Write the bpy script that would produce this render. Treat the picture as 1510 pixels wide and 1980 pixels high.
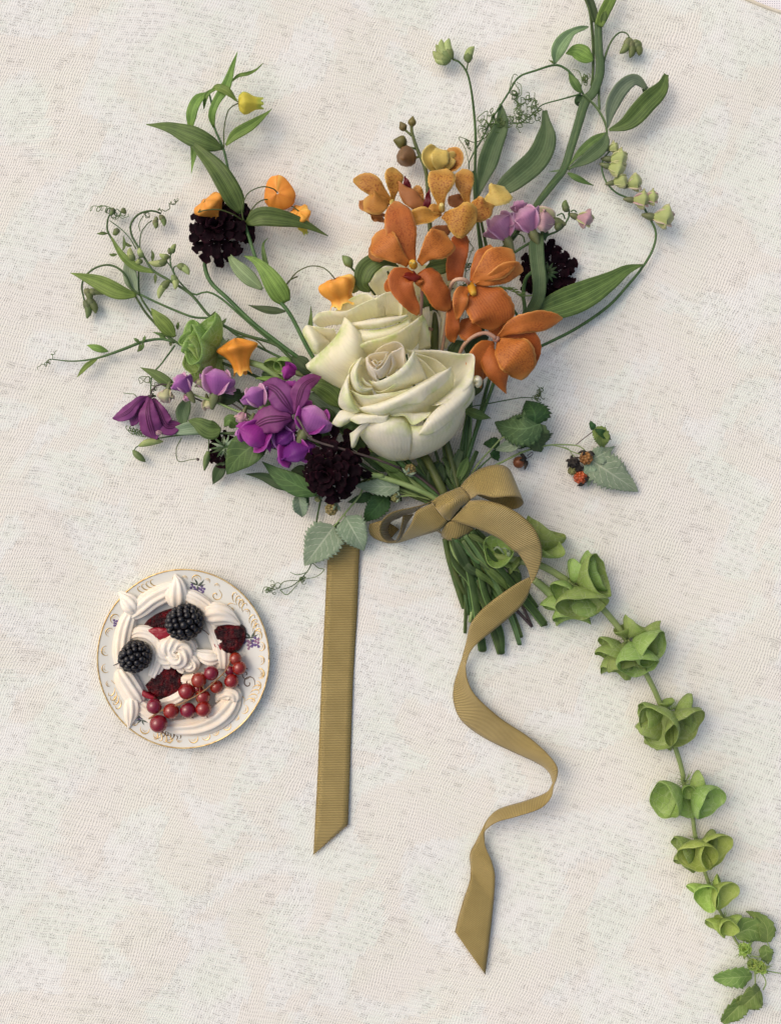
import bpy, math, random
import numpy as np
from mathutils import Vector, Matrix

for o in list(bpy.data.objects):
    bpy.data.objects.remove(o)
scene = bpy.context.scene
COL = scene.collection
S = 0.00035            # metres per photo pixel on the cloth
H = 2000.0             # camera height in photo pixels (0.70 m)
random.seed(7)
RNG = np.random.default_rng(7)

# ------------------------------------------------------------------ camera
cam = bpy.data.cameras.new('camera')
cam_o = bpy.data.objects.new('camera', cam)
COL.objects.link(cam_o)
cam_o.location = (0, 0, H * S)
cam.sensor_fit = 'VERTICAL'
cam.angle = 2 * math.atan(990.0 / H)
cam.clip_start = 0.01
cam.clip_end = 50
scene.camera = cam_o

# ------------------------------------------------------------------ sky, sun, exposure (soft shade daylight)
SUN_EL, SUN_AZ = math.radians(50), math.radians(150)      # light comes from the upper left of the picture
world = bpy.data.worlds.new('World')
scene.world = world
world.use_nodes = True
wn = world.node_tree
sky = wn.nodes.new('ShaderNodeTexSky')
sky.sky_type = 'NISHITA'
sky.sun_disc = False
sky.sun_elevation = SUN_EL
sky.sun_rotation = math.radians(90) - SUN_AZ
sky.air_density = 1.0
sky.dust_density = 7.2
sky.ozone_density = 0.6
wn.links.new(sky.outputs[0], wn.nodes['Background'].inputs[0])
wn.nodes['Background'].inputs[1].default_value = 0.135
sun = bpy.data.lights.new('sun', 'SUN')
sun.energy = 0.55
sun.angle = math.radians(120)
sun.color = (1.0, 0.99, 0.965)
sun_o = bpy.data.objects.new('sun', sun)
COL.objects.link(sun_o)
d = Vector((math.cos(SUN_AZ) * math.cos(SUN_EL), math.sin(SUN_AZ) * math.cos(SUN_EL), math.sin(SUN_EL)))
sun_o.rotation_euler = d.to_track_quat('Z', 'Y').to_euler()
sun_o.location = d * 3
vs = scene.view_settings
scene.display_settings.display_device = 'sRGB'
vs.view_transform = 'Standard'
vs.look = 'None'
vs.gamma = 1
vs.exposure = 0.02
scene.cycles.max_bounces = 10
scene.cycles.diffuse_bounces = 7
scene.cycles.transparent_max_bounces = 8

# ------------------------------------------------------------------ coordinates
def W(a):
    """photo pixel + height above the cloth (pixel units) -> world, in pixel units, y up"""
    a = np.asarray(a, float).reshape(-1, 3)
    k = (H - a[:, 2]) / H
    return np.stack([(a[:, 0] - 755) * k, -(a[:, 1] - 990) * k, a[:, 2]], 1)

class Frame:
    def __init__(f, ox, oy, s):
        f.ox, f.oy, f.s = ox, oy, s
    def __call__(f, pts, z=None):
        out = []
        n = len(pts)
        zl = None
        if z is not None:
            zl = [z] * n if np.isscalar(z) else list(np.interp(np.linspace(0, 1, n), np.linspace(0, 1, len(z)), z))
        for i, p in enumerate(pts):
            zz = p[2] if len(p) > 2 else (zl[i] if zl is not None else 0)
            out.append((f.ox + p[0] / f.s, f.oy + p[1] / f.s, zz))
        return W(out)

P = Frame(0, 0, 1)
A = Frame(260, 80, 3.775)
B = Frame(60, 360, 3.535)
C = Frame(640, 220, 3.283)
D = Frame(820, 0, 3.02)
E = Frame(380, 640, 3.775)
R = Frame(580, 640, 4.194)
G = Frame(560, 500, 3.775)
K = Frame(700, 880, 4.194)
ST = Frame(830, 1010, 5.593)
Q = Frame(910, 730, 4.441)
J = Frame(920, 360, 3.775)
PL = Frame(170, 1080, 3.974)
BI = Frame(900, 960, 3.02)
BL = Frame(1180, 1440, 3.667)
RB = Frame(560, 1000, 2.2)

def cr(pts, n):
    """Catmull-Rom through pts, resampled evenly to n points"""
    p = np.asarray(pts, float)
    if len(p) == 2:
        t = np.linspace(0, 1, n)[:, None]
        return p[0] * (1 - t) + p[1] * t
    q = np.vstack([2 * p[0] - p[1], p, 2 * p[-1] - p[-2]])
    seg = []
    m = 14
    t = np.linspace(0, 1, m, endpoint=False)[:, None]
    for i in range(1, len(q) - 2):
        a, b, c, e = q[i - 1], q[i], q[i + 1], q[i + 2]
        seg.append(0.5 * (2 * b + (c - a) * t + (2 * a - 5 * b + 4 * c - e) * t ** 2 + (3 * b - a - 3 * c + e) * t ** 3))
    d_ = np.vstack(seg + [p[-1:]])
    L = np.concatenate([[0], np.cumsum(np.linalg.norm(np.diff(d_, axis=0), axis=1))])
    s = np.linspace(0, L[-1], n)
    return np.stack([np.interp(s, L, d_[:, k]) for k in range(d_.shape[1])], 1)

def nrm(v):
    return v / np.maximum(np.linalg.norm(v, axis=-1, keepdims=True), 1e-9)

def interp(vals, n):
    """smooth 1-d interpolation of control values"""
    vals = np.atleast_1d(np.asarray(vals, float))
    if len(vals) == 1:
        return np.full(n, vals[0])
    x = np.linspace(0, 1, len(vals))
    u = np.linspace(0, 1, n)
    if len(vals) == 2:
        return np.interp(u, x, vals)
    m = np.gradient(vals, x)
    i = np.clip(np.searchsorted(x, u, side='right') - 1, 0, len(x) - 2)
    h = x[i + 1] - x[i]
    t = (u - x[i]) / h
    r = (2*t**3-3*t**2+1)*vals[i] + (t**3-2*t**2+t)*h*m[i] + (-2*t**3+3*t**2)*vals[i+1] + (t**3-t**2)*h*m[i+1]
    return np.maximum(r, min(vals.min(), 0))

# ------------------------------------------------------------------ mesh makers: all return (V, F, UV)
def grid(Pg, thick=0.8, wrap=False, uvs=None):
    """Pg: (nv, nu, 3) grid -> closed thin shell"""
    nv, nu, _ = Pg.shape
    gu = np.gradient(Pg, axis=1)
    gv = np.gradient(Pg, axis=0)
    n = nrm(np.cross(gu, gv))
    if uvs is None:
        uu, vv = np.meshgrid(np.linspace(0, 1, nu), np.linspace(0, 1, nv))
        uvs = np.stack([uu, vv], -1)
    V = [Pg.reshape(-1, 3)]
    UV = [uvs.reshape(-1, 2)]
    idx = np.arange(nv * nu).reshape(nv, nu)
    q = np.stack([idx[:-1, :-1], idx[:-1, 1:], idx[1:, 1:], idx[1:, :-1]], -1).reshape(-1, 4)
    F = [q]
    if thick:
        V.append((Pg - n * thick).reshape(-1, 3))
        UV.append(UV[0])
        o = nv * nu
        F.append(q[:, ::-1] + o)
        ring = np.concatenate([idx[0, :-1], idx[:-1, -1], idx[-1, :0:-1], idx[:0:-1, 0]])
        nx = np.roll(ring, -1)
        F.append(np.stack([ring, ring + o, nx + o, nx], -1))
    return np.vstack(V), np.vstack(F), np.vstack(UV)

def patch(curves, nu=18, nv=12, thick=1.0, wob=0.0):
    """loft through control curves (each a list of world points); u along the curves, v across them"""
    cs = np.stack([cr(c, nu) for c in curves])
    out = np.stack([cr(cs[:, i], nv) if len(curves) > 1 else cs[:, i] for i in range(nu)], 1)
    if wob:
        ph = RNG.uniform(0, 6.3, 4)
        u = np.linspace(0, 1, nu)[None, :]
        v = np.linspace(0, 1, nv)[:, None]
        out = out.copy()
        out[..., 2] += wob * (np.sin(9 * u + ph[0] + 3 * v) + .6 * np.sin(17 * u + ph[1] - 5 * v) * v)
        out[..., 0] += .4 * wob * np.sin(13 * u + ph[2]) * v
        out[..., 1] += .4 * wob * np.sin(15 * u + ph[3]) * v
    return grid(out, thick)

PROF = {
    'lance': [.18, .62, .93, 1, .93, .74, .5, .26, .02],
    'ellip': [.1, .55, .85, 1, .98, .85, .62, .34, .03],
    'spat':  [.22, .3, .45, .66, .86, .98, 1, .84, .25],
    'strap': [.75, .9, 1, 1, 1, .98, .95, .8, .3],
    'ovate': [.12, .8, 1, .97, .86, .7, .5, .28, .02],
    'point': [.35, .8, 1, .9, .75, .58, .4, .22, .02],
    'obov':  [.1, .3, .55, .78, .95, 1, .92, .7, .2],
}

def leafg(spine, w, prof='lance', n=22, m=7, fold=.25, cup=0., roll=0., ruff=0., thick=.8, serr=0, rag=0., twist=None):
    """leaf or petal on a spine; w = full width in px; returns shell"""
    sp = cr(spine, n)
    pf = PROF[prof] if isinstance(prof, str) else prof
    ww = interp(pf, n) * w * .5
    t = nrm(np.gradient(sp, axis=0))
    up = np.tile(np.array([[0, 0, 1.]]), (n, 1))
    s = np.cross(up, t)
    bad = np.linalg.norm(s, axis=1) < .15
    s[bad] = np.array([1, 0, 0])
    s = nrm(s)
    nn = nrm(np.cross(t, s))
    rl = interp(np.atleast_1d(roll), n)[:, None]
    s2 = s * np.cos(rl) + nn * np.sin(rl)
    n2 = nn * np.cos(rl) - s * np.sin(rl)
    v = np.linspace(-1, 1, m)
    ph = RNG.uniform(0, 6.3, 3)
    u = np.linspace(0, 1, n)
    edge = np.ones(n)
    if serr:
        edge = 1 - .2 * ((u * serr) % 1.0)
    if rag:
        edge = edge * (1 + rag * np.sin(u * 37 + ph[0]) * np.sin(u * 23 + ph[1]))
    off = v[None, :] * (ww * edge)[:, None]
    hh = (fold * np.abs(v)[None, :] + cup * (v ** 2)[None, :]) * ww[:, None]
    if ruff:
        hh = hh + ruff * (np.abs(v) ** 1.5)[None, :] * np.sin(u * 15 + ph[2])[:, None] * np.where(v > 0, 1, -.7)[None, :]
    Pg = sp[:, None, :] + s2[:, None, :] * off[..., None] + n2[:, None, :] * hh[..., None]
    uu, vv = np.meshgrid(np.linspace(0, 1, m), u)
    return grid(Pg[:, ::-1], thick, uvs=np.stack([vv, uu[:, ::-1]], -1))

def frames(p):
    t = nrm(np.gradient(p, axis=0))
    a = np.array([0, 0, 1.]) if abs(t[0][2]) < .9 else np.array([1., 0, 0])
    s = nrm(np.cross(a, t[0]))
    out = []
    for i in range(len(p)):
        s = s - t[i] * np.dot(s, t[i])
        s = s / max(np.linalg.norm(s), 1e-9)
        out.append((s.copy(), np.cross(t[i], s)))
    return t, out

def tubeg(pts, r, n=24, sides=8, star=0, amp=0., flat=1., spin=0., cap=True):
    """tube through pts with radius profile r (list); star/amp gives ridges"""
    p = cr(pts, n)
    rr = interp(r, n)
    t, fr = frames(p)
    th = np.linspace(0, 2 * np.pi, sides, endpoint=False)
    V, UV = [], []
    L = np.concatenate([[0], np.cumsum(np.linalg.norm(np.diff(p, axis=0), axis=1))])
    for i in range(n):
        k = 1 + amp * np.cos(star * (th + spin * i / n)) if star else np.ones(sides)
        s, b = fr[i]
        if flat != 1.:
            k2 = k
            V.append(p[i] + rr[i] * (np.outer(np.cos(th) * k2, s) + np.outer(np.sin(th) * k2 * flat, b)))
        else:
            V.append(p[i] + rr[i] * (np.outer(np.cos(th) * k, s) + np.outer(np.sin(th) * k, b)))
        UV.append(np.stack([np.full(sides, L[i] / max(L[-1], 1e-6)), th / (2 * np.pi)], 1))
    V = np.vstack(V)
    UV = np.vstack(UV)
    idx = np.arange(n * sides).reshape(n, sides)
    nx = np.roll(idx, -1, axis=1)
    F = [list(f) for f in np.stack([idx[:-1], nx[:-1], nx[1:], idx[1:]], -1).reshape(-1, 4)]
    if cap:
        F.append(list(idx[0][::-1]))
        F.append(list(idx[-1]))
    return V, F, UV

def ballg(c, r, seg=10, ring=7, sc=(1, 1, 1)):
    V = [np.array([0, 0, 1.])]
    for i in range(1, ring):
        a = math.pi * i / ring
        for j in range(seg):
            b = 2 * math.pi * j / seg
            V.append(np.array([math.sin(a) * math.cos(b), math.sin(a) * math.sin(b), math.cos(a)]))
    V.append(np.array([0, 0, -1.]))
    F = []
    for j in range(seg):
        F.append([0, 1 + j, 1 + (j + 1) % seg])
        for i in range(ring - 2):
            a = 1 + i * seg
            F.append([a + j, a + seg + j, a + seg + (j + 1) % seg, a + (j + 1) % seg])
        a = 1 + (ring - 2) * seg
        F.append([a + j, len(V) - 1, a + (j + 1) % seg])
    V = np.array(V)
    UV = np.stack([np.arctan2(V[:, 1], V[:, 0]) / 6.2832 + .5, V[:, 2] * .5 + .5], 1)
    return V * np.array(sc) * r + np.asarray(c), F, UV

def join(parts):
    V, F, UV, o = [], [], [], 0
    for v, f, u in parts:
        V.append(v)
        UV.append(u)
        F += [[int(i) + o for i in q] for q in f]
        o += len(v)
    return np.vstack(V), F, np.vstack(UV)

# ------------------------------------------------------------------ objects
def thing(name, label, cat, base, group=None):
    """an Empty at the thing's base (px,py,z in pixel world) that parents its parts"""
    o = bpy.data.objects.new(name, None)
    o.empty_display_size = .01
    COL.objects.link(o)
    o.location = Vector([float(x) * S for x in np.asarray(base).reshape(-1)[:3]])
    o['label'] = label
    o['category'] = cat
    if group:
        o['group'] = group
    return o

def origin(o):
    v = Vector((0, 0, 0))
    while o is not None:
        v = v + o.location
        o = o.parent
    return v

def mesh(name, geo, mat, loc=(0, 0, 0), smooth=True):
    V, F, UV = geo
    me = bpy.data.meshes.new(name)
    V = np.asarray(V, float) * S - np.asarray(loc, float)
    F = [list(map(int, f)) for f in F]
    me.from_pydata([tuple(v) for v in V], [], F)
    uvl = me.uv_layers.new(name='UVMap')
    li = np.zeros(len(me.loops), dtype=np.int32)
    me.loops.foreach_get('vertex_index', li)
    uvl.data.foreach_set('uv', np.asarray(UV, dtype=np.float32)[li].ravel())
    if smooth:
        me.polygons.foreach_set('use_smooth', np.ones(len(me.polygons), dtype=bool))
    me.materials.append(mat)
    me.update()
    return me

def put(name, geo, mat, parent=None, smooth=True, label=None, at=None):
    """link geometry (pixel world) as ONE mesh object under parent"""
    base = origin(parent) if parent is not None else Vector((0, 0, 0))
    loc = Vector((0, 0, 0))
    if at is not None:
        loc = Vector([float(x) * S for x in np.asarray(at).reshape(-1)[:3]]) - base
    me = mesh(name, geo, mat, base + loc, smooth)
    o = bpy.data.objects.new(name, me)
    COL.objects.link(o)
    o.parent = parent
    o.location = loc
    if label:
        o['label'] = label
    return o

def tag(o, label, cat, group=None, kind=None):
    if label: o['label'] = label
    if cat: o['category'] = cat
    if group: o['group'] = group
    if kind: o['kind'] = kind
    return o

# ------------------------------------------------------------------ materials
def srgb(r, g, b):
    f = lambda c: (c / 255 / 12.92) if c / 255 <= .04045 else ((c / 255 + .055) / 1.055) ** 2.4
    return (f(r), f(g), f(b), 1)

class N:
    """tiny node-tree helper"""
    def __init__(s, name):
        s.m = bpy.data.materials.new(name)
        s.m.use_nodes = True
        s.t = s.m.node_tree
        s.b = s.t.nodes['Principled BSDF']
        s.out = s.t.nodes['Material Output']
    def n(s, kind, **kw):
        x = s.t.nodes.new('ShaderNode' + kind)
        for k, v in kw.items():
            setattr(x, k, v)
        return x
    def l(s, a, b):
        s.t.links.new(a, b)
    def val(s, sock, v):
        if hasattr(v, 'is_output'):
            s.l(v, sock)
        else:
            sock.default_value = v
    def math(s, op, a, b=None, c=None, clamp=False):
        x = s.n('Math', operation=op, use_clamp=clamp)
        s.val(x.inputs[0], a)
        if b is not None: s.val(x.inputs[1], b)
        if c is not None: s.val(x.inputs[2], c)
        return x.outputs[0]
    def ss(s, x, a, b):
        m = s.n('MapRange', interpolation_type='SMOOTHSTEP')
        s.val(m.inputs[0], x)
        m.inputs[1].default_value, m.inputs[2].default_value = a, b
        return m.outputs[0]
    def mix(s, f, a, b, mode='MIX'):
        x = s.n('Mix', data_type='RGBA', blend_type=mode)
        s.val(x.inputs[0], f)
        s.val(x.inputs[6], a)
        s.val(x.inputs[7], b)
        return x.outputs[2]
    def noise(s, vec, scale, detail=3, rough=.5, dist=0.):
        x = s.n('TexNoise')
        if vec is not None: s.l(vec, x.inputs['Vector'])
        x.inputs['Scale'].default_value = scale
        x.inputs['Detail'].default_value = detail
        x.inputs['Roughness'].default_value = rough
        x.inputs['Distortion'].default_value = dist
        return x.outputs[0]
    def coords(s):
        return s.n('TexCoord')
    def uv(s):
        tc = s.n('TexCoord')
        sp = s.n('SeparateXYZ')
        s.l(tc.outputs['UV'], sp.inputs[0])
        return tc, sp.outputs[0], sp.outputs[1]
    def bump(s, h, strength=.3, dist=.001):
        x = s.n('Bump')
        x.inputs['Strength'].default_value = strength
        x.inputs['Distance'].default_value = dist
        s.l(h, x.inputs['Height'])
        s.l(x.outputs[0], s.b.inputs['Normal'])
        return x.outputs[0]
    def fin(s, col, rough=.5, spec=.35, transl=0., tcol=None, nrm=None, sss=0.):
        s.val(s.b.inputs['Base Color'], col)
        s.val(s.b.inputs['Roughness'], rough)
        s.b.inputs['Specular IOR Level'].default_value = spec
        if transl:
            tr = s.n('BsdfTranslucent')
            s.val(tr.inputs[0], tcol if tcol is not None else s.mix(.22, col, (.9, .88, .7, 1)))
            mx = s.n('MixShader')
            mx.inputs[0].default_value = transl
            s.l(s.b.outputs[0], mx.inputs[1])
            s.l(tr.outputs[0], mx.inputs[2])
            s.l(mx.outputs[0], s.out.inputs[0])
        if nrm is not None:
            s.l(nrm, s.b.inputs['Normal'])
        return s.m

def vary(k, col, amt=.25, hue=.03):
    """per-object tone variation"""
    oi = k.n('ObjectInfo')
    hsv = k.n('HueSaturation')
    k.val(hsv.inputs['Color'], col)
    k.l(k.math('MULTIPLY_ADD', oi.outputs['Random'], amt, 1 - amt / 2), hsv.inputs['Value'])
    k.l(k.math('MULTIPLY_ADD', oi.outputs['Random'], hue, .5 - hue / 2), hsv.inputs['Hue'])
    return hsv.outputs[0]

def leafmat(name, c1, c2, vein='par', nv=7, vcol=None, vs=.35, rough=.5, transl=.18, bump=.25, amt=.25, spec=.3):
    k = N(name)
    tc, u, v = k.uv()
    ob = tc.outputs['Object']
    nz = k.noise(ob, 130, 4, .6)
    col = k.mix(k.ss(nz, .3, .7), srgb(*c1), srgb(*c2))
    fine = k.noise(ob, 1400, 2)
    col = k.mix(k.math('MULTIPLY', fine, .25), col, srgb(*[min(255, int(x * 1.25) + 8) for x in c2]))
    av = k.math('ABSOLUTE', k.math('MULTIPLY_ADD', v, 2, -1))
    mid = k.ss(av, .09, .0)
    if vein == 'par':
        x = k.math('ABSOLUTE', k.math('SUBTRACT', k.math('FRACT', k.math('MULTIPLY', v, nv)), .5))
        vn = k.ss(x, .36, .5)
    elif vein == 'pin':
        t = k.math('SUBTRACT', k.math('MULTIPLY', u, nv), k.math('MULTIPLY', av, nv * .28))
        x = k.math('ABSOLUTE', k.math('SUBTRACT', k.math('FRACT', t), .5))
        vn = k.ss(x, .40, .5)
        t2 = k.math('ADD', k.math('MULTIPLY', u, nv * 2.3), k.math('MULTIPLY', av, nv * 1.1))
        x2 = k.math('ABSOLUTE', k.math('SUBTRACT', k.math('FRACT', t2), .5))
        vn = k.math('MAXIMUM', vn, k.math('MULTIPLY', k.ss(x2, .38, .5), .35))
    elif vein == 'net':
        mp = k.n('Mapping')
        mp.inputs['Scale'].default_value = (nv * 1.5, nv * .75, 1)
        k.l(tc.outputs['UV'], mp.inputs[0])
        vo = k.n('TexVoronoi', feature='DISTANCE_TO_EDGE')
        vo.inputs['Scale'].default_value = 1
        k.l(mp.outputs[0], vo.inputs['Vector'])
        vn = k.ss(vo.outputs[0], .07, .0)
        x = k.math('ABSOLUTE', k.math('SUBTRACT', k.math('FRACT', k.math('MULTIPLY', u, 10)), .5))
        vn = k.math('MAXIMUM', vn, k.ss(x, .455, .5))
        mid = None
    else:
        vn = None
    if mid is not None:
        vn = mid if vn is None else k.math('MAXIMUM', mid, vn)
    if vn is not None:
        vc = srgb(*(vcol or [min(255, int(x * 1.5) + 22) for x in c2]))
        col = k.mix(k.math('MULTIPLY', vn, vs), col, vc)
        hgt = k.math('MULTIPLY_ADD', vn, -.6, k.math('MULTIPLY', nz, .5))
    else:
        hgt = nz
    col = vary(k, col, amt)
    k.bump(hgt, bump, .0006)
    return k.fin(col, rough, spec, transl)

def stemmat(name, c1, c2, rough=.5, spec=.35, stripes=0, amt=.2):
    k = N(name)
    tc, u, v = k.uv()
    nz = k.noise(tc.outputs['Object'], 90, 4, .6)
    col = k.mix(k.ss(nz, .3, .7), srgb(*c1), srgb(*c2))
    f2 = k.noise(tc.outputs['Object'], 900, 2)
    col = k.mix(k.math('MULTIPLY', f2, .3), col, srgb(*[int(x * .7) for x in c1]))
    if stripes:
        x = k.math('SINE', k.math('MULTIPLY', v, 6.2832 * stripes))
        col = k.mix(k.ss(x, .5, 1), col, srgb(*[min(255, int(x * 1.3) + 6) for x in c2]))
        k.bump(x, .3, .0005)
    else:
        k.bump(f2, .15, .0005)
    return k.fin(vary(k, col, amt), rough, spec)

# ------------------------------------------------------------------ the materials of the bouquet
M = {}
M['leaf'] = leafmat('leaf_green', (66, 88, 44), (90, 112, 56), 'par', 7)
M['leaf_bright'] = leafmat('leaf_bright_green', (86, 114, 50), (116, 142, 66), 'par', 7)
M['leaf_pale'] = leafmat('leaf_pale_green', (112, 138, 92), (132, 156, 110), 'par', 9, vs=.4)
M['leaf_dark'] = leafmat('leaf_dark_green', (44, 62, 36), (60, 80, 44), 'par', 7, vs=.3)
M['leaf_blue'] = leafmat('leaf_blue_green', (64, 86, 54), (86, 106, 68), 'par', 8, vcol=(120, 148, 104), vs=.45)
M['leaf_grey'] = leafmat('leaf_grey_green', (112, 132, 102), (132, 150, 120), 'par', 6, vs=.2)
M['leaf_pin'] = leafmat('leaf_pinnate', (58, 84, 44), (78, 102, 54), 'pin', 6, vs=.3)
M['rasp_top'] = leafmat('bramble_leaf_upper', (56, 82, 50), (84, 108, 68), 'pin', 7, vs=.3, rough=.65, bump=.5)
M['rasp_dark'] = leafmat('bramble_leaf_dark', (34, 66, 36), (52, 84, 42), 'pin', 7, vs=.3, rough=.6, bump=.5)
M['rasp_back'] = leafmat('bramble_leaf_underside', (118, 140, 112), (142, 162, 134), 'pin', 7, vcol=(190, 202, 176), vs=.8, rough=.8, bump=.5)
M['nettle'] = leafmat('young_leaf', (92, 122, 56), (122, 148, 78), 'pin', 6, vcol=(170, 192, 120), vs=.6, bump=.6)
M['bell'] = leafmat('bell_calyx', (134, 164, 82), (164, 188, 110), 'net', 8, vcol=(196, 212, 156), vs=.6, rough=.45, transl=.38, amt=.34, bump=.7)
M['bell_in'] = leafmat('bell_calyx_young', (146, 174, 80), (174, 196, 104), 'net', 7, vcol=(200, 216, 140), vs=.65, transl=.3, amt=.25)
M['stem'] = stemmat('stem_green', (58, 88, 46), (84, 112, 62))
M['stem_dark'] = stemmat('stem_dark_green', (50, 68, 36), (72, 92, 50), stripes=3, rough=.55, spec=.2)
M['stem_blue'] = stemmat('stem_blue_green', (68, 90, 54), (94, 116, 72), stripes=2, spec=.25)
M['stem_pale'] = stemmat('stem_pale_green', (128, 152, 92), (152, 172, 112))
M['stem_purple'] = stemmat('stem_purple_brown', (66, 54, 58), (86, 72, 66))
M['stem_pink'] = stemmat('pedicel_pink', (176, 130, 112), (198, 160, 138))
M['stem_olive'] = stemmat('stem_olive', (66, 84, 38), (92, 102, 52))
M['tendril'] = stemmat('tendril', (78, 102, 54), (106, 128, 74))
M['bud'] = stemmat('bud_green', (138, 156, 92), (178, 188, 124))
M['bud_dark'] = stemmat('bud_dark_green', (92, 108, 62), (124, 138, 82))
M['calyx'] = stemmat('calyx', (90, 100, 64), (126, 130, 88))
M['cut'] = stemmat('cut_end', (60, 70, 44), (110, 118, 84))

def petalmat(name, base, edge, spot=None, spots=0., vein=0., vcol=None, edge_at=(.75, 1.), rough=.47, transl=.25, sat_noise=.2, nv=16, amt=.12, sheen=0., blot=110, spec=.3):
    """petal: base colour, edge colour towards the rim (UV), speckles, fine veins along u"""
    k = N(name)
    tc, u, v = k.uv()
    ob = tc.outputs['Object']
    nz = k.noise(ob, blot, 4, .6)
    dark = srgb(*[int(x * .82) for x in base])
    col = k.mix(k.math('MULTIPLY', k.ss(nz, .35, .75), sat_noise * 2), srgb(*base), dark)
    av = k.math('ABSOLUTE', k.math('MULTIPLY_ADD', v, 2, -1))
    e = k.math('MAXIMUM', k.ss(u, *edge_at), k.ss(av, edge_at[0], edge_at[1]))
    if spot:
        sp = k.noise(ob, 900, 2, .6)
        lg = k.noise(ob, 70, 2)
        msk = k.math('MULTIPLY', k.ss(sp, .5, .62), k.ss(k.math('SUBTRACT', lg, k.math('MULTIPLY', e, .25)), .35, .55))
        col = k.mix(k.math('MULTIPLY', msk, spots), col, srgb(*spot))
    if vein:
        wv = k.noise(ob, 60, 2)
        x = k.math('SINE', k.math('MULTIPLY', k.math('ADD', v, k.math('MULTIPLY', wv, .12)), 6.2832 * nv))
        vm = k.math('MULTIPLY', k.ss(x, .3, 1), k.ss(k.noise(ob, 300, 2), .3, .6))
        col = k.mix(k.math('MULTIPLY', vm, vein), col, srgb(*(vcol or [int(q * .8) for q in base])))
        k.bump(k.math('MULTIPLY_ADD', x, .5, nz), .14, .0006)
    else:
        k.bump(nz, .14, .0008)
    col = k.mix(k.math('MULTIPLY', e, .75), col, srgb(*edge))
    rim = k.math('MAXIMUM', k.ss(av, .90, .985), k.ss(u, .955, .995))
    col = k.mix(k.math('MULTIPLY', rim, .45), col, srgb(*[min(255, int(q * 1.14) + 10) for q in edge]))
    fine = k.noise(ob, 750, 3, .65)
    col = k.mix(k.math('MULTIPLY', k.ss(fine, .45, .7), .10), col, dark)
    if sheen:
        k.b.inputs['Sheen Weight'].default_value = sheen
    return k.fin(vary(k, col, amt, .01), rough, spec, transl)

M['orchid'] = petalmat('orchid_orange', (200, 120, 52), (216, 156, 84), (150, 68, 28), .6, .45, (160, 70, 26), (.8, 1.05))
M['orchid_deep'] = petalmat('orchid_deep_orange', (190, 106, 46), (208, 134, 66), (146, 62, 26), .35, .55, (148, 60, 22), (.8, 1.05))
M['orchid_gold'] = petalmat('orchid_gold', (200, 144, 64), (214, 172, 90), (150, 80, 34), .9, .3, (164, 92, 34), (.72, 1.0))
M['orchid_back'] = petalmat('orchid_brown_back', (176, 116, 66), (196, 138, 78), None, 0, .25, (120, 56, 30), (.8, 1.05))
M['orchid_yellow'] = petalmat('orchid_yellow', (216, 190, 104), (222, 202, 128), (180, 120, 40), .3, .1, None, (.8, 1.))
M['orchid_lip'] = petalmat('orchid_lip_red', (120, 32, 16), (150, 54, 20))
M['orchid_crimson'] = petalmat('orchid_crimson', (104, 24, 34), (124, 34, 40))
M['orchid_column'] = petalmat('orchid_column', (214, 152, 40), (222, 178, 70))
M['sander'] = petalmat('lantern_orange', (248, 176, 74), (250, 202, 104), None, 0, .4, (230, 140, 46), (.8, 1.0), nv=6, blot=60, transl=.2)
M['sander_deep'] = petalmat('lantern_deep_orange', (242, 158, 62), (246, 180, 84), None, 0, .4, (220, 120, 38), (.85, 1.0), nv=6, blot=60, transl=.2)
M['sander_yellow'] = petalmat('lantern_yellow', (224, 208, 84), (160, 180, 70), None, 0, .2, (180, 170, 40), (.72, .95), nv=6, blot=60, transl=.3)
M['clematis'] = petalmat('clematis_purple', (104, 40, 108), (120, 52, 124), None, 0, .0, None, (.7, 1.0), transl=.2)
M['pea_pink'] = petalmat('pea_pink', (206, 146, 184), (222, 180, 206), None, 0, .2, (160, 80, 140), (.6, 1.0))
M['pea_mauve'] = petalmat('pea_mauve', (178, 106, 178), (208, 152, 206), None, 0, .2, (128, 50, 140), (.7, 1.0))
M['pea_magenta'] = petalmat('pea_magenta', (158, 50, 148), (178, 86, 172), None, 0, .2, (110, 20, 104), (.75, 1.0))
M['pea_violet'] = petalmat('pea_violet', (122, 44, 136), (154, 82, 164), None, 0, .2, (80, 16, 100), (.75, 1.0))
M['pea_faded'] = petalmat('pea_faded_pink', (204, 164, 172), (216, 190, 180), None, 0, .25, (150, 100, 120), (.6, 1.0))
M['pea_green'] = petalmat('pea_pale_green', (182, 194, 128), (206, 202, 156), None, 0, .25, (140, 158, 88), (.6, 1.0))
M['pea_white'] = petalmat('pea_cream', (206, 206, 160), (206, 176, 176), None, 0, .2, (176, 184, 130), (.65, 1.0))
M['scab'] = petalmat('scabious_black_red', (17, 3, 10), (36, 8, 19), None, 0, .3, (12, 3, 8), (.78, 1.05), rough=.8, transl=.05, amt=.6, spec=.1)
M['scab_dot'] = petalmat('scabious_anther', (128, 112, 122), (150, 136, 140))
M['rose'] = None

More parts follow.
